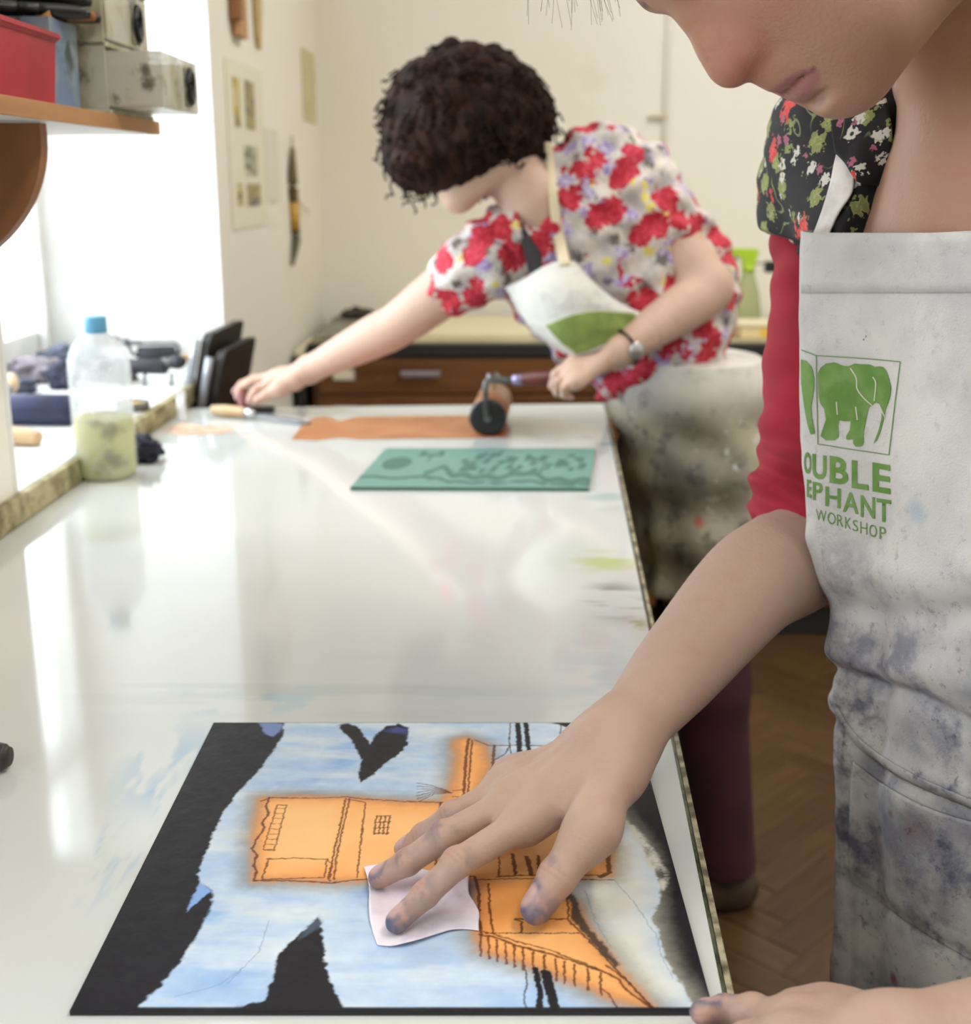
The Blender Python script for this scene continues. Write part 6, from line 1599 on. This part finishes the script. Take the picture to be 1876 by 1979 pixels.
# head and neck: face turned down to her right
bf = nz(-0.78 * Rv - 0.52 * Uv - 0.20 * Fv); bu = nz(-0.50 * Rv + 0.84 * Uv - 0.12 * Fv); bu = nz(bu - bf * (bu @ bf)); bs = np.cross(bu, bf)
if bs @ Fv > 0: bs = -bs
BR = (bf, bu, bs)
def Hb(f, u, s=0.0): return headc + bf * f + bu * u + bs * s
vw.ell(Hb(-0.01, 0.035), (0.095, 0.090, 0.072), BR, 0.01); vw.ell(Hb(0.035, -0.02), (0.062, 0.066, 0.058), BR, 0.02); vw.ell(Hb(0.055, -0.055), (0.042, 0.040, 0.040), BR, 0.02)
for sg in (1, -1):
    vw.cone(Hb(0.072, -0.082, 0.008 * sg), Hb(0.0, -0.075, 0.046 * sg), 0.019, 0.020, 0.02); vw.ell(Hb(0.068, -0.02, 0.034 * sg), (0.024, 0.028, 0.024), BR, 0.02)
    vw.cone(Hb(0.092, -0.050, 0.003 * sg), Hb(0.084, -0.050, 0.022 * sg), 0.0062, 0.004, 0.005)
    vw.cone(Hb(0.095, -0.038, 0.003 * sg), Hb(0.085, -0.044, 0.022 * sg), 0.0058, 0.0035, 0.005)
    vw.ell(Hb(0.086, 0.02, 0.031 * sg), (0.011, 0.010, 0.015), BR, 0.01, 'carve'); vw.ell(Hb(0.076, 0.02, 0.031 * sg), (0.0125,) * 3, BR, 0.002)
vw.ell(Hb(0.078, -0.080), (0.019, 0.017, 0.02), BR, 0.014); vw.chain([Hb(0.090, 0.03), Hb(0.112, -0.006)], [0.008, 0.011], 0.01); vw.ell(Hb(0.100, -0.011), (0.010, 0.008, 0.017), BR, 0.008)
vw.cone(Hb(-0.02, -0.05), neckb, 0.048, 0.048, 0.02)
vw.cone(neckb, A3(U(1085, 470, 2.03)), 0.048, 0.055, 0.02); vw.cone(neckb + Fv * 0.03, shR + Fv * 0.01, 0.030, 0.036, 0.02); vw.cone(neckb + Fv * 0.03, shL + Fv * 0.01, 0.030, 0.036, 0.02)
V3, F3 = vw.mesh(2)
C3 = np.tile(np.array(lin(204, 172, 154)[:3]), (len(V3), 1))
C3 = hand_tint(C3, V3, i3, m3); C3 = hand_tint(C3, V3, i4, m4)
C3 = tint(C3, near(V3, elL, 0.05), REDK, 0.3); C3 = tint(C3, near(V3, Hb(0.07, -0.02, 0.04), 0.035), REDK, 0.4)
P = V3 - headc; l1, l2, l3 = P @ bf, P @ bu, P @ bs
C3 = tint(C3, (np.abs(l3) < 0.023) * (np.abs(l2 + 0.0445) < 0.008) * (l1 > 0.078), np.array(lin(176, 106, 104)[:3]), 0.7)
me3 = raw_mesh('body', V3, F3); set_color(me3, C3)
obj('body', me3, SKIN, BW, True)
# hair: a mass of curls
n = NT('dark_curly_hair'); HAIR_DARK = n.set(color=n.mix(n.step(n.noise(40, 4), 0.4, 0.65), lin(30, 17, 14), lin(50, 30, 23)), rough=0.8, spec=0.15)
hc = A3(U(893, 238, 1.975))
vc = Vol(hc - 0.19, hc + 0.19, 0.0032)
vc.ell(hc + np.array([0.004, 0, 0.008]), (0.118, 0.125, 0.106), None, 0.01)
vc.ell(A3(U(985, 250, 2.0)), (0.058, 0.085, 0.075), None, 0.03); vc.ell(A3(U(840, 300, 1.95)), (0.075, 0.08, 0.055), None, 0.03)
rg = np.random.default_rng(31)
def hair_surface(d):
    """distance from hc to the hair mass along direction d"""
    t = np.linspace(0.06, 0.165, 60); q = hc + d * t[:, None]
    i = np.clip(((q - vc.lo) / vc.h).astype(int), 0, vc.n - 1); v = vc.a[i[:, 0], i[:, 1], i[:, 2]]
    k = np.argmax(v > 0); return t[k] if v.max() > 0 else 0.16
dirs = rg.normal(size=(520, 3)); dirs /= np.linalg.norm(dirs, axis=1)[:, None]
face_dir = nz(A3(U(905, 385, 1.93)) - hc)
dirs = [d for d in dirs if d @ face_dir < 0.80]
rad = [hair_surface(d) for d in dirs]
for d, r in zip(dirs, rad):
    c = hc + d * (r - 0.004); vc.ell(c, (rg.uniform(0.010, 0.017),) * 3, None, 0.006)
vc.warp(lambda x, y, z: -0.0025 * np.sin(x * 330 + 3 * np.sin(z * 90)) * np.sin(z * 290 + y * 210))
bm = bmesh.new()
hairV, hairF = vc.mesh(1)
curls = []
for d, r in zip(dirs, rad):
    if rg.random() < 0.25: continue
    c = hc + d * (r + 0.002); a1 = nz(np.cross(d, rg.normal(size=3))); a2 = np.cross(d, a1); R = rg.uniform(0.007, 0.013); L = rg.uniform(0.01, 0.03); ph = rg.uniform(0, 6)
    pts = [c + (a1 * math.cos(t) + a2 * math.sin(t)) * R * (1 - 0.05 * t) + nz(d * 0.6 + np.array([0, 0, -0.6])) * (t / 9 * L) for t in np.linspace(ph, ph + 9, 22)]
    curls.append(pts)
bm2 = None
cv, cf, off = [], [], 0
for pts in curls:
    pts = np.array(pts); k = 5; rr = 0.0016
    tg = np.gradient(pts, axis=0); tg /= np.linalg.norm(tg, axis=1)[:, None]
    e1 = np.cross(tg, np.array([0.3, 0.5, 0.8])); e1 /= np.linalg.norm(e1, axis=1)[:, None]; e2 = np.cross(tg, e1)
    ang = np.linspace(0, 2 * math.pi, k, endpoint=False)
    V = (pts[:, None] + rr * (e1[:, None] * np.cos(ang)[None, :, None] + e2[:, None] * np.sin(ang)[None, :, None])).reshape(-1, 3)
    i = np.arange(len(pts) - 1)[:, None] * k + np.arange(k)[None]; j = np.arange(len(pts) - 1)[:, None] * k + (np.arange(k)[None] + 1) % k
    cf.append(np.stack([i, j, j + k, i + k], -1).reshape(-1, 4) + off); cv.append(V); off += len(V)
bm2 = (np.vstack(cv), np.vstack(cf))
obj('hair', raw_mesh('hair', *join_meshes([(hairV, hairF), bm2])), HAIR_DARK, BW, True)
# poppy blouse with short sleeves
n = NT('poppy_print_cotton')
col = n.mix(n.step(n.noise(26, 3), 0.42, 0.6), lin(216, 208, 202), lin(186, 180, 178))
col = flowers(col, 30, 0.42, lin(150, 130, 190), 2.0, None, 0.5, 0.9, lin(206, 196, 222))
col = flowers(col, 36, 0.34, lin(112, 104, 100), 8.0, None, 0.62, 0.9)
col = flowers(col, 34, 0.28, lin(222, 206, 110), 9.0, None, 0.66, 0.5)
col = flowers(col, 22, 0.50, lin(178, 28, 50), 5.0, None, 0.18, 0.65, lin(202, 58, 78))
POPPY = n.set(color=col, rough=0.8)
vk = Vol((-0.12, 1.74, 0.84), (0.60, 2.42, 1.40), 0.0034)
tl = nz(neckb - hipc)
spn = A3(U(1235, 560, 2.10))
chest_ax = (nz(shL - shR), nz(np.cross(tl, shL - shR)), tl)
vk.ell(A3(U(1120, 450, 2.055)), (0.155, 0.100, 0.125), chest_ax, 0.04)
vk.ell(A3(U(1190, 530, 2.09)), (0.140, 0.105, 0.125), chest_ax, 0.05); vk.ell(spn, (0.135, 0.105, 0.12), chest_ax, 0.05)
vk.ell(A3(U(1290, 630, 2.12)), (0.14, 0.12, 0.12), chest_ax, 0.05)
vk.cone(A3(U(1075, 380, 2.03)), shL, 0.060, 0.064, 0.04); vk.cone(A3(U(1030, 420, 2.02)), shR, 0.055, 0.058, 0.04)
vk.cone(shL, shL * 0.62 + elL * 0.38, 0.064, 0.062, 0.03); vk.cone(shR, shR * 0.70 + elR * 0.30, 0.058, 0.056, 0.03)
def folds(x, y, z): return -0.0035 * np.sin(x * 95 + z * 70 + 2 * np.sin(z * 40)) - 0.003 * np.sin(z * 120 - x * 60 + y * 30)
vk.warp(folds)
vk.cone(A3(U(1036, 525, 1.90)), A3(U(1012, 420, 1.93)), 0.006, 0.026, 0.008, mode='carve')      # open neck
obj('blouse', raw_mesh('blouse', *vk.mesh(2)), POPPY, BW, True)
# open collar
COLM = POPPY
for rows in ([[(1058, 290), (1048, 330), (1030, 384)], [(1046, 300), (1034, 350), (1022, 404)], [(1036, 330), (1024, 374), (1034, 424)]], [[(985, 392), (962, 424), (952, 462)], [(998, 404), (984, 440), (986, 482)], [(1004, 440), (1008, 482), (1022, 522)]]):
    obj('collar', grid_mesh('collar', patch_points(lay(vk, rows, 1.80, 2.15, 0.007), 16, 16), 0.003), COLM, BW, True)
obj('camisole', grid_mesh('camisole', patch_points([[U(1008, 430, 1.953), U(1025, 460, 1.948), U(1045, 490, 1.953)], [U(1012, 480, 1.938), U(1028, 505, 1.934), U(1046, 520, 1.938)], [U(1022, 530, 1.928), U(1034, 540, 1.926), U(1046, 545, 1.93)]], 12, 12), 0.003), mat('black_camisole', lin(26, 24, 34), 0.7), BW, True)
# apron: bib slung from the neck, skirt round the hips
n = NT('second_apron_canvas')
sep = n.n.new('ShaderNodeSeparateXYZ'); n.put(sep.inputs[0], n.coord())
lowb = n.step(sep.outputs[2], 1.02, 0.90)
c = n.mix(n.step(n.noise(9, 4), 0.35, 0.7), lin(222, 220, 214), lin(196, 196, 194))
c = n.mix(n.math('MULTIPLY', lowb, 0.85), c, n.mix(n.step(n.noise(7, 5), 0.38, 0.62), lin(168, 160, 134), lin(112, 106, 92)))
c = n.mix(n.math('MULTIPLY', n.step(n.noise(26, 6, 0.7), 0.52, 0.66), n.math('ADD', 0.2, n.math('MULTIPLY', lowb, 0.6))), c, lin(92, 90, 88))
c = n.mix(n.math('MULTIPLY', n.step(n.noise(60, 3), 0.64, 0.7), lowb), c, lin(200, 200, 204))
p_ = U(1335, 985, 2.15); c = n.mix(n.math('MULTIPLY', n.blob((p_.x, p_.y, p_.z), (0.012, 0.3, 0.016)), 0.7), c, lin(196, 60, 50))
n.bump(n.noise(50, 5), 0.3, 0.004)
CANVAS2 = n.set(color=c, rough=0.85)
rows = [[U(978, 556, 1.97), U(1010, 540, 1.935), U(1060, 512, 1.915), U(1100, 506, 1.915), U(1120, 520, 1.93), U(1150, 555, 1.96)],
        [U(990, 580, 1.965), U(1022, 572, 1.925), U(1070, 552, 1.90), U(1120, 548, 1.90), U(1160, 565, 1.92), U(1200, 590, 1.955)],
        [U(1012, 615, 1.965), U(1045, 615, 1.92), U(1090, 598, 1.895), U(1140, 590, 1.895), U(1190, 596, 1.915), U(1240, 606, 1.955)],
        [U(1045, 652, 1.97), U(1080, 655, 1.92), U(1120, 640, 1.90), U(1165, 628, 1.905), U(1210, 620, 1.93), U(1262, 618, 1.97)],
        [U(1090, 684, 1.975), U(1120, 686, 1.93), U(1155, 676, 1.915), U(1190, 660, 1.925), U(1230, 645, 1.95), U(1280, 632, 1.985)]]
BG = patch_points(rows, 60, 60)
BG = BG + grid_normals(BG) * (0.004 * (fbm(*np.meshgrid(np.linspace(0, 6, 60), np.linspace(0, 5, 60)), 91, 3) - 0.5))[..., None]
ab = obj('apron', grid_mesh('apron', BG, 0.003), CANVAS2, BW, True); ab['label'] = 'paint-stained white apron with a green print on its bib'
gn = grid_normals(BG); gn = gn if gn[30, 30] @ Fv < 0 else -gn
GP = (BG + gn * 0.0022)[34:58, 12:54]
obj('green_print', grid_mesh('green_print', GP, 0.0006), mat('olive_green_print', lin(140, 158, 84), 0.85, lin(122, 140, 72), 30), ab, True)
rows = lay(vk, [[(1052, 275), (1060, 275), (1068, 275)], [(1054, 320), (1062, 320), (1071, 320)], [(1058, 370), (1067, 370), (1076, 370)], [(1064, 420), (1073, 420), (1083, 420)], [(1071, 466), (1081, 465), (1092, 464)]], 1.80, 2.2, 0.006) + [[U(1080, 512, 1.907), U(1090, 512, 1.905), U(1102, 511, 1.907)]]
obj('neck_strap', grid_mesh('neck_strap', patch_points(rows, 4, 40), 0.003), mat('cream_strap', lin(222, 208, 178), 0.85), ab, True)
vg = Vol((0.10, 1.78, 0.50), (0.72, 2.52, 1.02), 0.005)
for (px, py, Y, rx, ry) in [(1325, 665, 2.13, 0.120, 0.125), (1325, 760, 2.14, 0.142, 0.155), (1348, 880, 2.17, 0.148, 0.19), (1366, 1000, 2.18, 0.148, 0.20), (1374, 1120, 2.18, 0.148, 0.20), (1380, 1230, 2.18, 0.14, 0.20)]:
    p = A3(WY(px, py, Y)); vg.ell(p, (rx, ry, 0.10), None, 0.05)
vg.warp(lambda x, y, z: -0.006 * np.sin(np.arctan2(y - 2.13, x - 0.36) * 9 + 3 * np.sin(z * 7)) * np.clip((0.95 - z) * 2.2, 0, 1) - 0.004 * np.sin(z * 60 + x * 40) * np.exp(-((z - 0.88) / 0.06) ** 2))
vg.half((0, 0, 0.60), (0, 0, -1))
obj('apron_skirt', raw_mesh('apron_skirt', *vg.mesh(2)), CANVAS2, ab, True)
# maroon trousers, shoes, wrist watch
MAROON = fabric('maroon_trousers', lin(66, 22, 36), lin(52, 17, 29), 12)
vm = Vol((0.16, 1.84, 0.03), (0.74, 2.44, 1.0), 0.006)
vm.ell(A3(WY(1362, 710, 2.17)), (0.120, 0.12, 0.10), None, 0.03)
ft1, ft2 = A3(T(1395, 1690, 0.06)), A3(T(1395, 1690, 0.06)) + np.array([0.02, 0.16, 0])
for ft, hx in ((ft1, -0.05), (ft2, 0.06)):
    h_ = np.array([0.395, 2.15 + hx, 0.80]); vm.chain([h_, (h_ + ft) / 2 + np.array([-0.015, -0.01, 0]), ft + np.array([0, 0, 0.02])], [0.085, 0.066, 0.060], 0.03)
vm.half((0, 0, 0.075), (0, 0, -1))
obj('trousers', raw_mesh('trousers', *vm.mesh(2)), MAROON, BW, True)
SHOE = mat('brown_shoe', lin(70, 52, 36), 0.5, lin(52, 38, 28), 20)
for ft in (ft1, ft2):
    vq = Vol(ft - np.array([0.2, 0.12, 0.08]), ft + np.array([0.12, 0.12, 0.08]), 0.004)
    vq.cone(ft + np.array([0.03, 0, -0.025]), ft + np.array([-0.13, -0.02, -0.03]), 0.040, 0.034, 0.01); vq.cone(ft + np.array([0.0, 0, -0.02]), ft + np.array([0, 0, 0.03]), 0.045, 0.045, 0.02); vq.half((0, 0, 0.004), (0, 0, -1))
    obj('shoe', raw_mesh('shoe', *vq.mesh(2)), SHOE, BW, True)
wc = A3(U(1188, 680, 1.935)) ; wax = nz(elL - wrL); wc = wrL + wax * 0.012
m_ = frame(Vector(wc), wax)
ringp = [m_ @ Vector((0, 0.0265 * math.cos(t), 0.0265 * math.sin(t))) for t in np.linspace(0, 2 * math.pi, 33)]
wt = obj('wrist_watch', tube(ringp, 0.0065, 8, None, None, 0.25, wax), mat('black_watch_strap', lin(34, 26, 26), 0.5), BW, True)
wd = nz(-Fv * 0.85 + Rv * 0.25 - Uv * 0.45); wd = nz(wd - wax * (wd @ wax))
obj('watch_case', lathe([(0, 0), (0.0125, 0), (0.0135, 0.002), (0.0135, 0.005), (0.0115, 0.0065), (0, 0.0068)], 24, Matrix.Translation(wc + wd * 0.0255) @ Vector(wd).to_track_quat('Z', 'Y').to_matrix().to_4x4()), mat('steel_watch', lin(196, 196, 200), 0.25, metal=0.8), wt, True)

# ================================================================== WORK ON THE FAR END OF THE BENCH
# rolled-out ink
INKM = mat('orange_ink', lin(188, 128, 84), 0.35, lin(174, 110, 66), 14)
ink = thing('ink_slick', 'rolled-out orange-brown ink patch on the bench under the roller', 'ink', (0, 0, 0))
pts = [(563, 850), (572, 838), (588, 818), (604, 809), (622, 805), (640, 807), (652, 814), (668, 811), (690, 806), (760, 805), (860, 804), (975, 803), (982, 822), (978, 846), (900, 847), (780, 848), (690, 850), (660, 846), (640, 848), (612, 852), (590, 850)]
q = [T(*p) for p in pts]
obj('ink', prism([(p.x, p.y) for p in q][::-1], 0.0006, Matrix.Translation((0, 0, 0.90035))), INKM, ink)
sm = thing('ink_smear', 'thin streak of orange ink near the white tube', 'ink', (0, 0, 0))
q = [T(*p) for p in [(332, 838), (340, 824), (352, 815), (362, 820), (390, 824), (420, 828), (446, 826), (452, 833), (420, 838), (380, 840), (350, 842)]]
obj('ink', prism([(p.x, p.y) for p in q][::-1], 0.0005, Matrix.Translation((0, 0, 0.90035))), mat('orange_ink_smear', lin(220, 150, 110), 0.4, lin(214, 196, 176), 40), sm)
# the roller in her hand: copper-coloured roll seen end-on
ra = U(943, 803, 2.035); rr = 0.0305; ra.z = 0.9012 + rr
rbk = ra + Vector((0.012, 0.165, 0))
ro = thing('hand_roller', 'copper-coloured hand roller with black end discs held over the orange ink', 'roller', (ra.x, ra.y, 0.9))
ax = (rbk - ra).normalized(); L = (rbk - ra).length
tq = lambda d: d.to_track_quat('Z', 'Y').to_matrix().to_4x4()
obj('roll', lathe([(0, 0), (rr, 0), (rr, L), (0, L)], 48, Matrix.Translation(ra) @ tq(ax)), mat('copper_inked_roll', lin(190, 136, 104), 0.35, lin(170, 116, 84), 16), ro, True)
for p, s_ in ((ra, -1), (rbk, 1)):
    obj('end_disc', lathe([(0, 0), (rr + 0.0003, 0), (rr + 0.0003, 0.004), (rr - 0.004, 0.006), (0, 0.006)], 40, Matrix.Translation(p) @ tq(ax * s_)), mat('black_disc', lin(22, 24, 28), 0.4), ro, True)
    obj('axle_nut', lathe([(0, 0.005), (0.006, 0.005), (0.006, 0.011), (0, 0.011)], 6, Matrix.Translation(p) @ tq(ax * s_)), STEEL, ro)
e0 = ra - ax * 0.014
A1, A2, A3_ = U(938, 760, 2.0), U(940, 738, 2.0), U(958, 733, 2.0)
hs0, hs1 = U(1012, 733, 1.995), U(1092, 727, 1.962)
obj('frame_arm', tube([e0, e0 + Vector((-0.003, 0, 0.02)), A1, A2, A3_, U(985, 735, 1.998), hs0], [0.0045, 0.0045, 0.005, 0.005, 0.005, 0.0055, 0.006], 10, 50), mat('roller_frame_steel', lin(110, 112, 112), 0.4, lin(80, 82, 82), 30, metal=0.7), ro, True)
obj('frame_arm', tube([rbk + ax * 0.012, rbk + ax * 0.012 + Vector((0, 0, 0.04)), U(962, 728, 2.12), A3_], 0.0045, 10, 40), bpy.data.materials['roller_frame_steel'], ro, True)
obj('thumb_screw', tube([U(946, 722, 2.0), U(946, 740, 2.0)], [0.005, 0.004], 10), STEEL, ro, True)
obj('ferrule', tube([U(990, 735, 1.997), U(1014, 733, 1.995)], [0.009, 0.010], 16), mat('violet_steel_ferrule', lin(150, 140, 176), 0.3, metal=0.7), ro, True)
obj('handle', tube([U(1012, 733, 1.995), U(1040, 731, 1.985), U(1080, 728, 1.968), U(1130, 722, 1.945)], [0.0105, 0.0130, 0.0125, 0.011], 18, 24), RWOOD, ro, True)
# green lino block with a cut picture
gpx = [(677, 941), (1138, 943), (1150, 866), (745, 866)]
c4 = [T(x, y, 0.905) for x, y in gpx]
NL, ML = 260, 150
u_, v_ = np.meshgrid(np.linspace(0, 1, NL), np.linspace(0, 1, ML))
def bil(k): return (c4[0][k] * (1 - u_) + c4[1][k] * u_) * (1 - v_) + (c4[3][k] * (1 - u_) + c4[2][k] * u_) * v_
LX, LY = bil(0), bil(1)
lino = np.ones(LX.shape + (3,)) * rgb(104, 146, 136); PURP = rgb(54, 42, 64)
lino *= (0.9 + 0.2 * fbm(u_ * 14, v_ * 9, 51, 4))[..., None]
lino = lino * (1 - np.clip((v_ - 0.80) * 3, 0, 1)[..., None] * 0.5) + rgb(60, 116, 118) * np.clip((v_ - 0.80) * 3, 0, 1)[..., None] * 0.5
wv = 0.5 * fbm(u_ * 40, v_ * 30, 55, 3)
def dark(mask): 
    global lino
    lino = lino * (1 - mask[..., None]) + PURP * mask[..., None]
def sfl(x, w): return np.clip(x / w * 0.5 + 0.5, 0, 1)
dark(sfl(1 - np.hypot((u_ - 0.115) / 0.062, (v_ - 0.58) / 0.16) + (wv - 0.25) * 0.3, 0.1))                        # sun
dark(sfl(0.028 - np.abs(v_ - 0.22 - 0.02 * np.sin(u_ * 30)), 0.015) * (u_ < 0.33))
ridge = 0.30 + 0.16 * np.exp(-((u_ - 0.33) / 0.05) ** 2) - 0.14 * np.clip((u_ - 0.33) * 2.2, 0, 1) + 0.16 * np.exp(-((u_ - 0.72) / 0.08) ** 2) + 0.03 * np.sin(u_ * 60)
dark(sfl(0.055 - np.abs(v_ - ridge), 0.02) * (u_ > 0.27))
dark(sfl(0.03 - np.abs(v_ - ridge * 0.45), 0.02) * (u_ > 0.30) * (wv > 0.2))
rgl = np.random.default_rng(8)
for _ in range(46):
    x, y = rgl.uniform(0.36, 0.96), rgl.uniform(0.36, 0.84); w_, h_ = rgl.uniform(0.006, 0.02), rgl.uniform(0.03, 0.09)
    if y > 0.42 + 0.46 * (x > 0.4): continue
    dark(sfl(1 - np.maximum(np.abs(u_ - x - (v_ - y) * 0.1) / w_, np.abs(v_ - y) / h_) + (wv - 0.25), 0.3) * 0.9)
for (x, y, w_, h_) in ((0.24, 0.80, 0.05, 0.03), (0.20, 0.84, 0.012, 0.07), (0.285, 0.84, 0.012, 0.07), (0.245, 0.70, 0.006, 0.06)):
    dark(sfl(1 - np.maximum(np.abs(u_ - x) / w_, np.abs(v_ - y) / h_), 0.3) * 0.9)
lb = thing('lino_block', 'teal-green lino block with a cut hill-town picture on the bench', 'block', (0, 0, 0))
Zl = np.full(LX.shape, 0.905); dk = np.clip((np.linalg.norm(lino - PURP, axis=2) < 0.05) * 1.0, 0, 1); Zl = Zl - 0.0009 * dk
ml = grid_mesh('carved_face', np.stack([LX, LY, Zl], -1)); set_color(ml, lino.reshape(-1, 3))
n = NT('inked_lino'); obj('carved_face', ml, n.set(color=n.attr('tint'), rough=0.45), lb, True)
obj('backing', prism([(p.x, p.y) for p in c4], 0.0045, Matrix.Translation((0, 0, 0.9003))), mat('lino_backing', lin(66, 110, 96), 0.7), lb)
# palette knife and scraper
kn = thing('palette_knife', 'palette knife with a pale wooden handle lying by the ink', 'knife', (0, 0, 0))
k0, k1, k2, k3 = T(410, 792, 0.912), T(476, 797, 0.912), T(492, 801, 0.909), T(600, 819, 0.902)
obj('handle', tube([k0, k0.lerp(k1, 0.4), k1], [0.008, 0.0105, 0.008], 14, 14), LWOOD, kn, True)
obj('ferrule', tube([k1, k2], [0.0085, 0.0065], 12), mat('bright_ferrule', lin(226, 228, 232), 0.2, metal=0.9), kn, True)
dirk = (k3 - k2).normalized(); sd_ = Vector((-dirk.y, dirk.x, 0)).normalized()
G = np.array([[list(k2.lerp(k3, t) + sd_ * (w * e)) for e in (-1, 0, 1)] for t, w in ((0, 0.004), (0.15, 0.006), (0.4, 0.009), (0.8, 0.010), (0.95, 0.008), (1.0, 0.003))])
obj('blade', grid_mesh('blade', G, 0.0008), mat('knife_blade', lin(150, 158, 170), 0.25, metal=0.8), kn)
sc = thing('ink_scraper', 'black scraper with a dark red handle under the reaching hand', 'scraper', (0, 0, 0))
s0, s1 = T(478, 790, 0.907), T(528, 791, 0.907)
obj('blade_holder', box((s0.x, s0.y - 0.010, 0.9006), (s1.x, s0.y + 0.012, 0.911), 0.003), BLACKP, sc)
obj('handle', tube([U(472, 790, 2.235), U(468, 775, 2.245), U(470, 757, 2.26)], [0.009, 0.010, 0.008], 14, 12), mat('dark_red_wood', lin(110, 46, 44), 0.4), sc, True)
# dark grip poking in at the near side of the bench
gk = thing('tool_grip', 'dark rounded tool grip at the very edge of the bench', 'tool', (0, 0, 0))
g0 = T(8, 1462, 0.911); 
obj('grip', tube([g0 + Vector((0.004, 0, 0)), g0 + Vector((-0.01, 0.001, 0)), g0 + Vector((-0.09, 0.01, 0.001))], [0.007, 0.0103, 0.0103], 16, 16), mat('dark_grip', lin(54, 44, 40), 0.5), gk, True)
obj('shaft', tube([g0 + Vector((-0.088, 0.0098, 0.001)), g0 + Vector((-0.15, 0.017, -0.004))], [0.004, 0.003], 10), STEEL, gk, True)
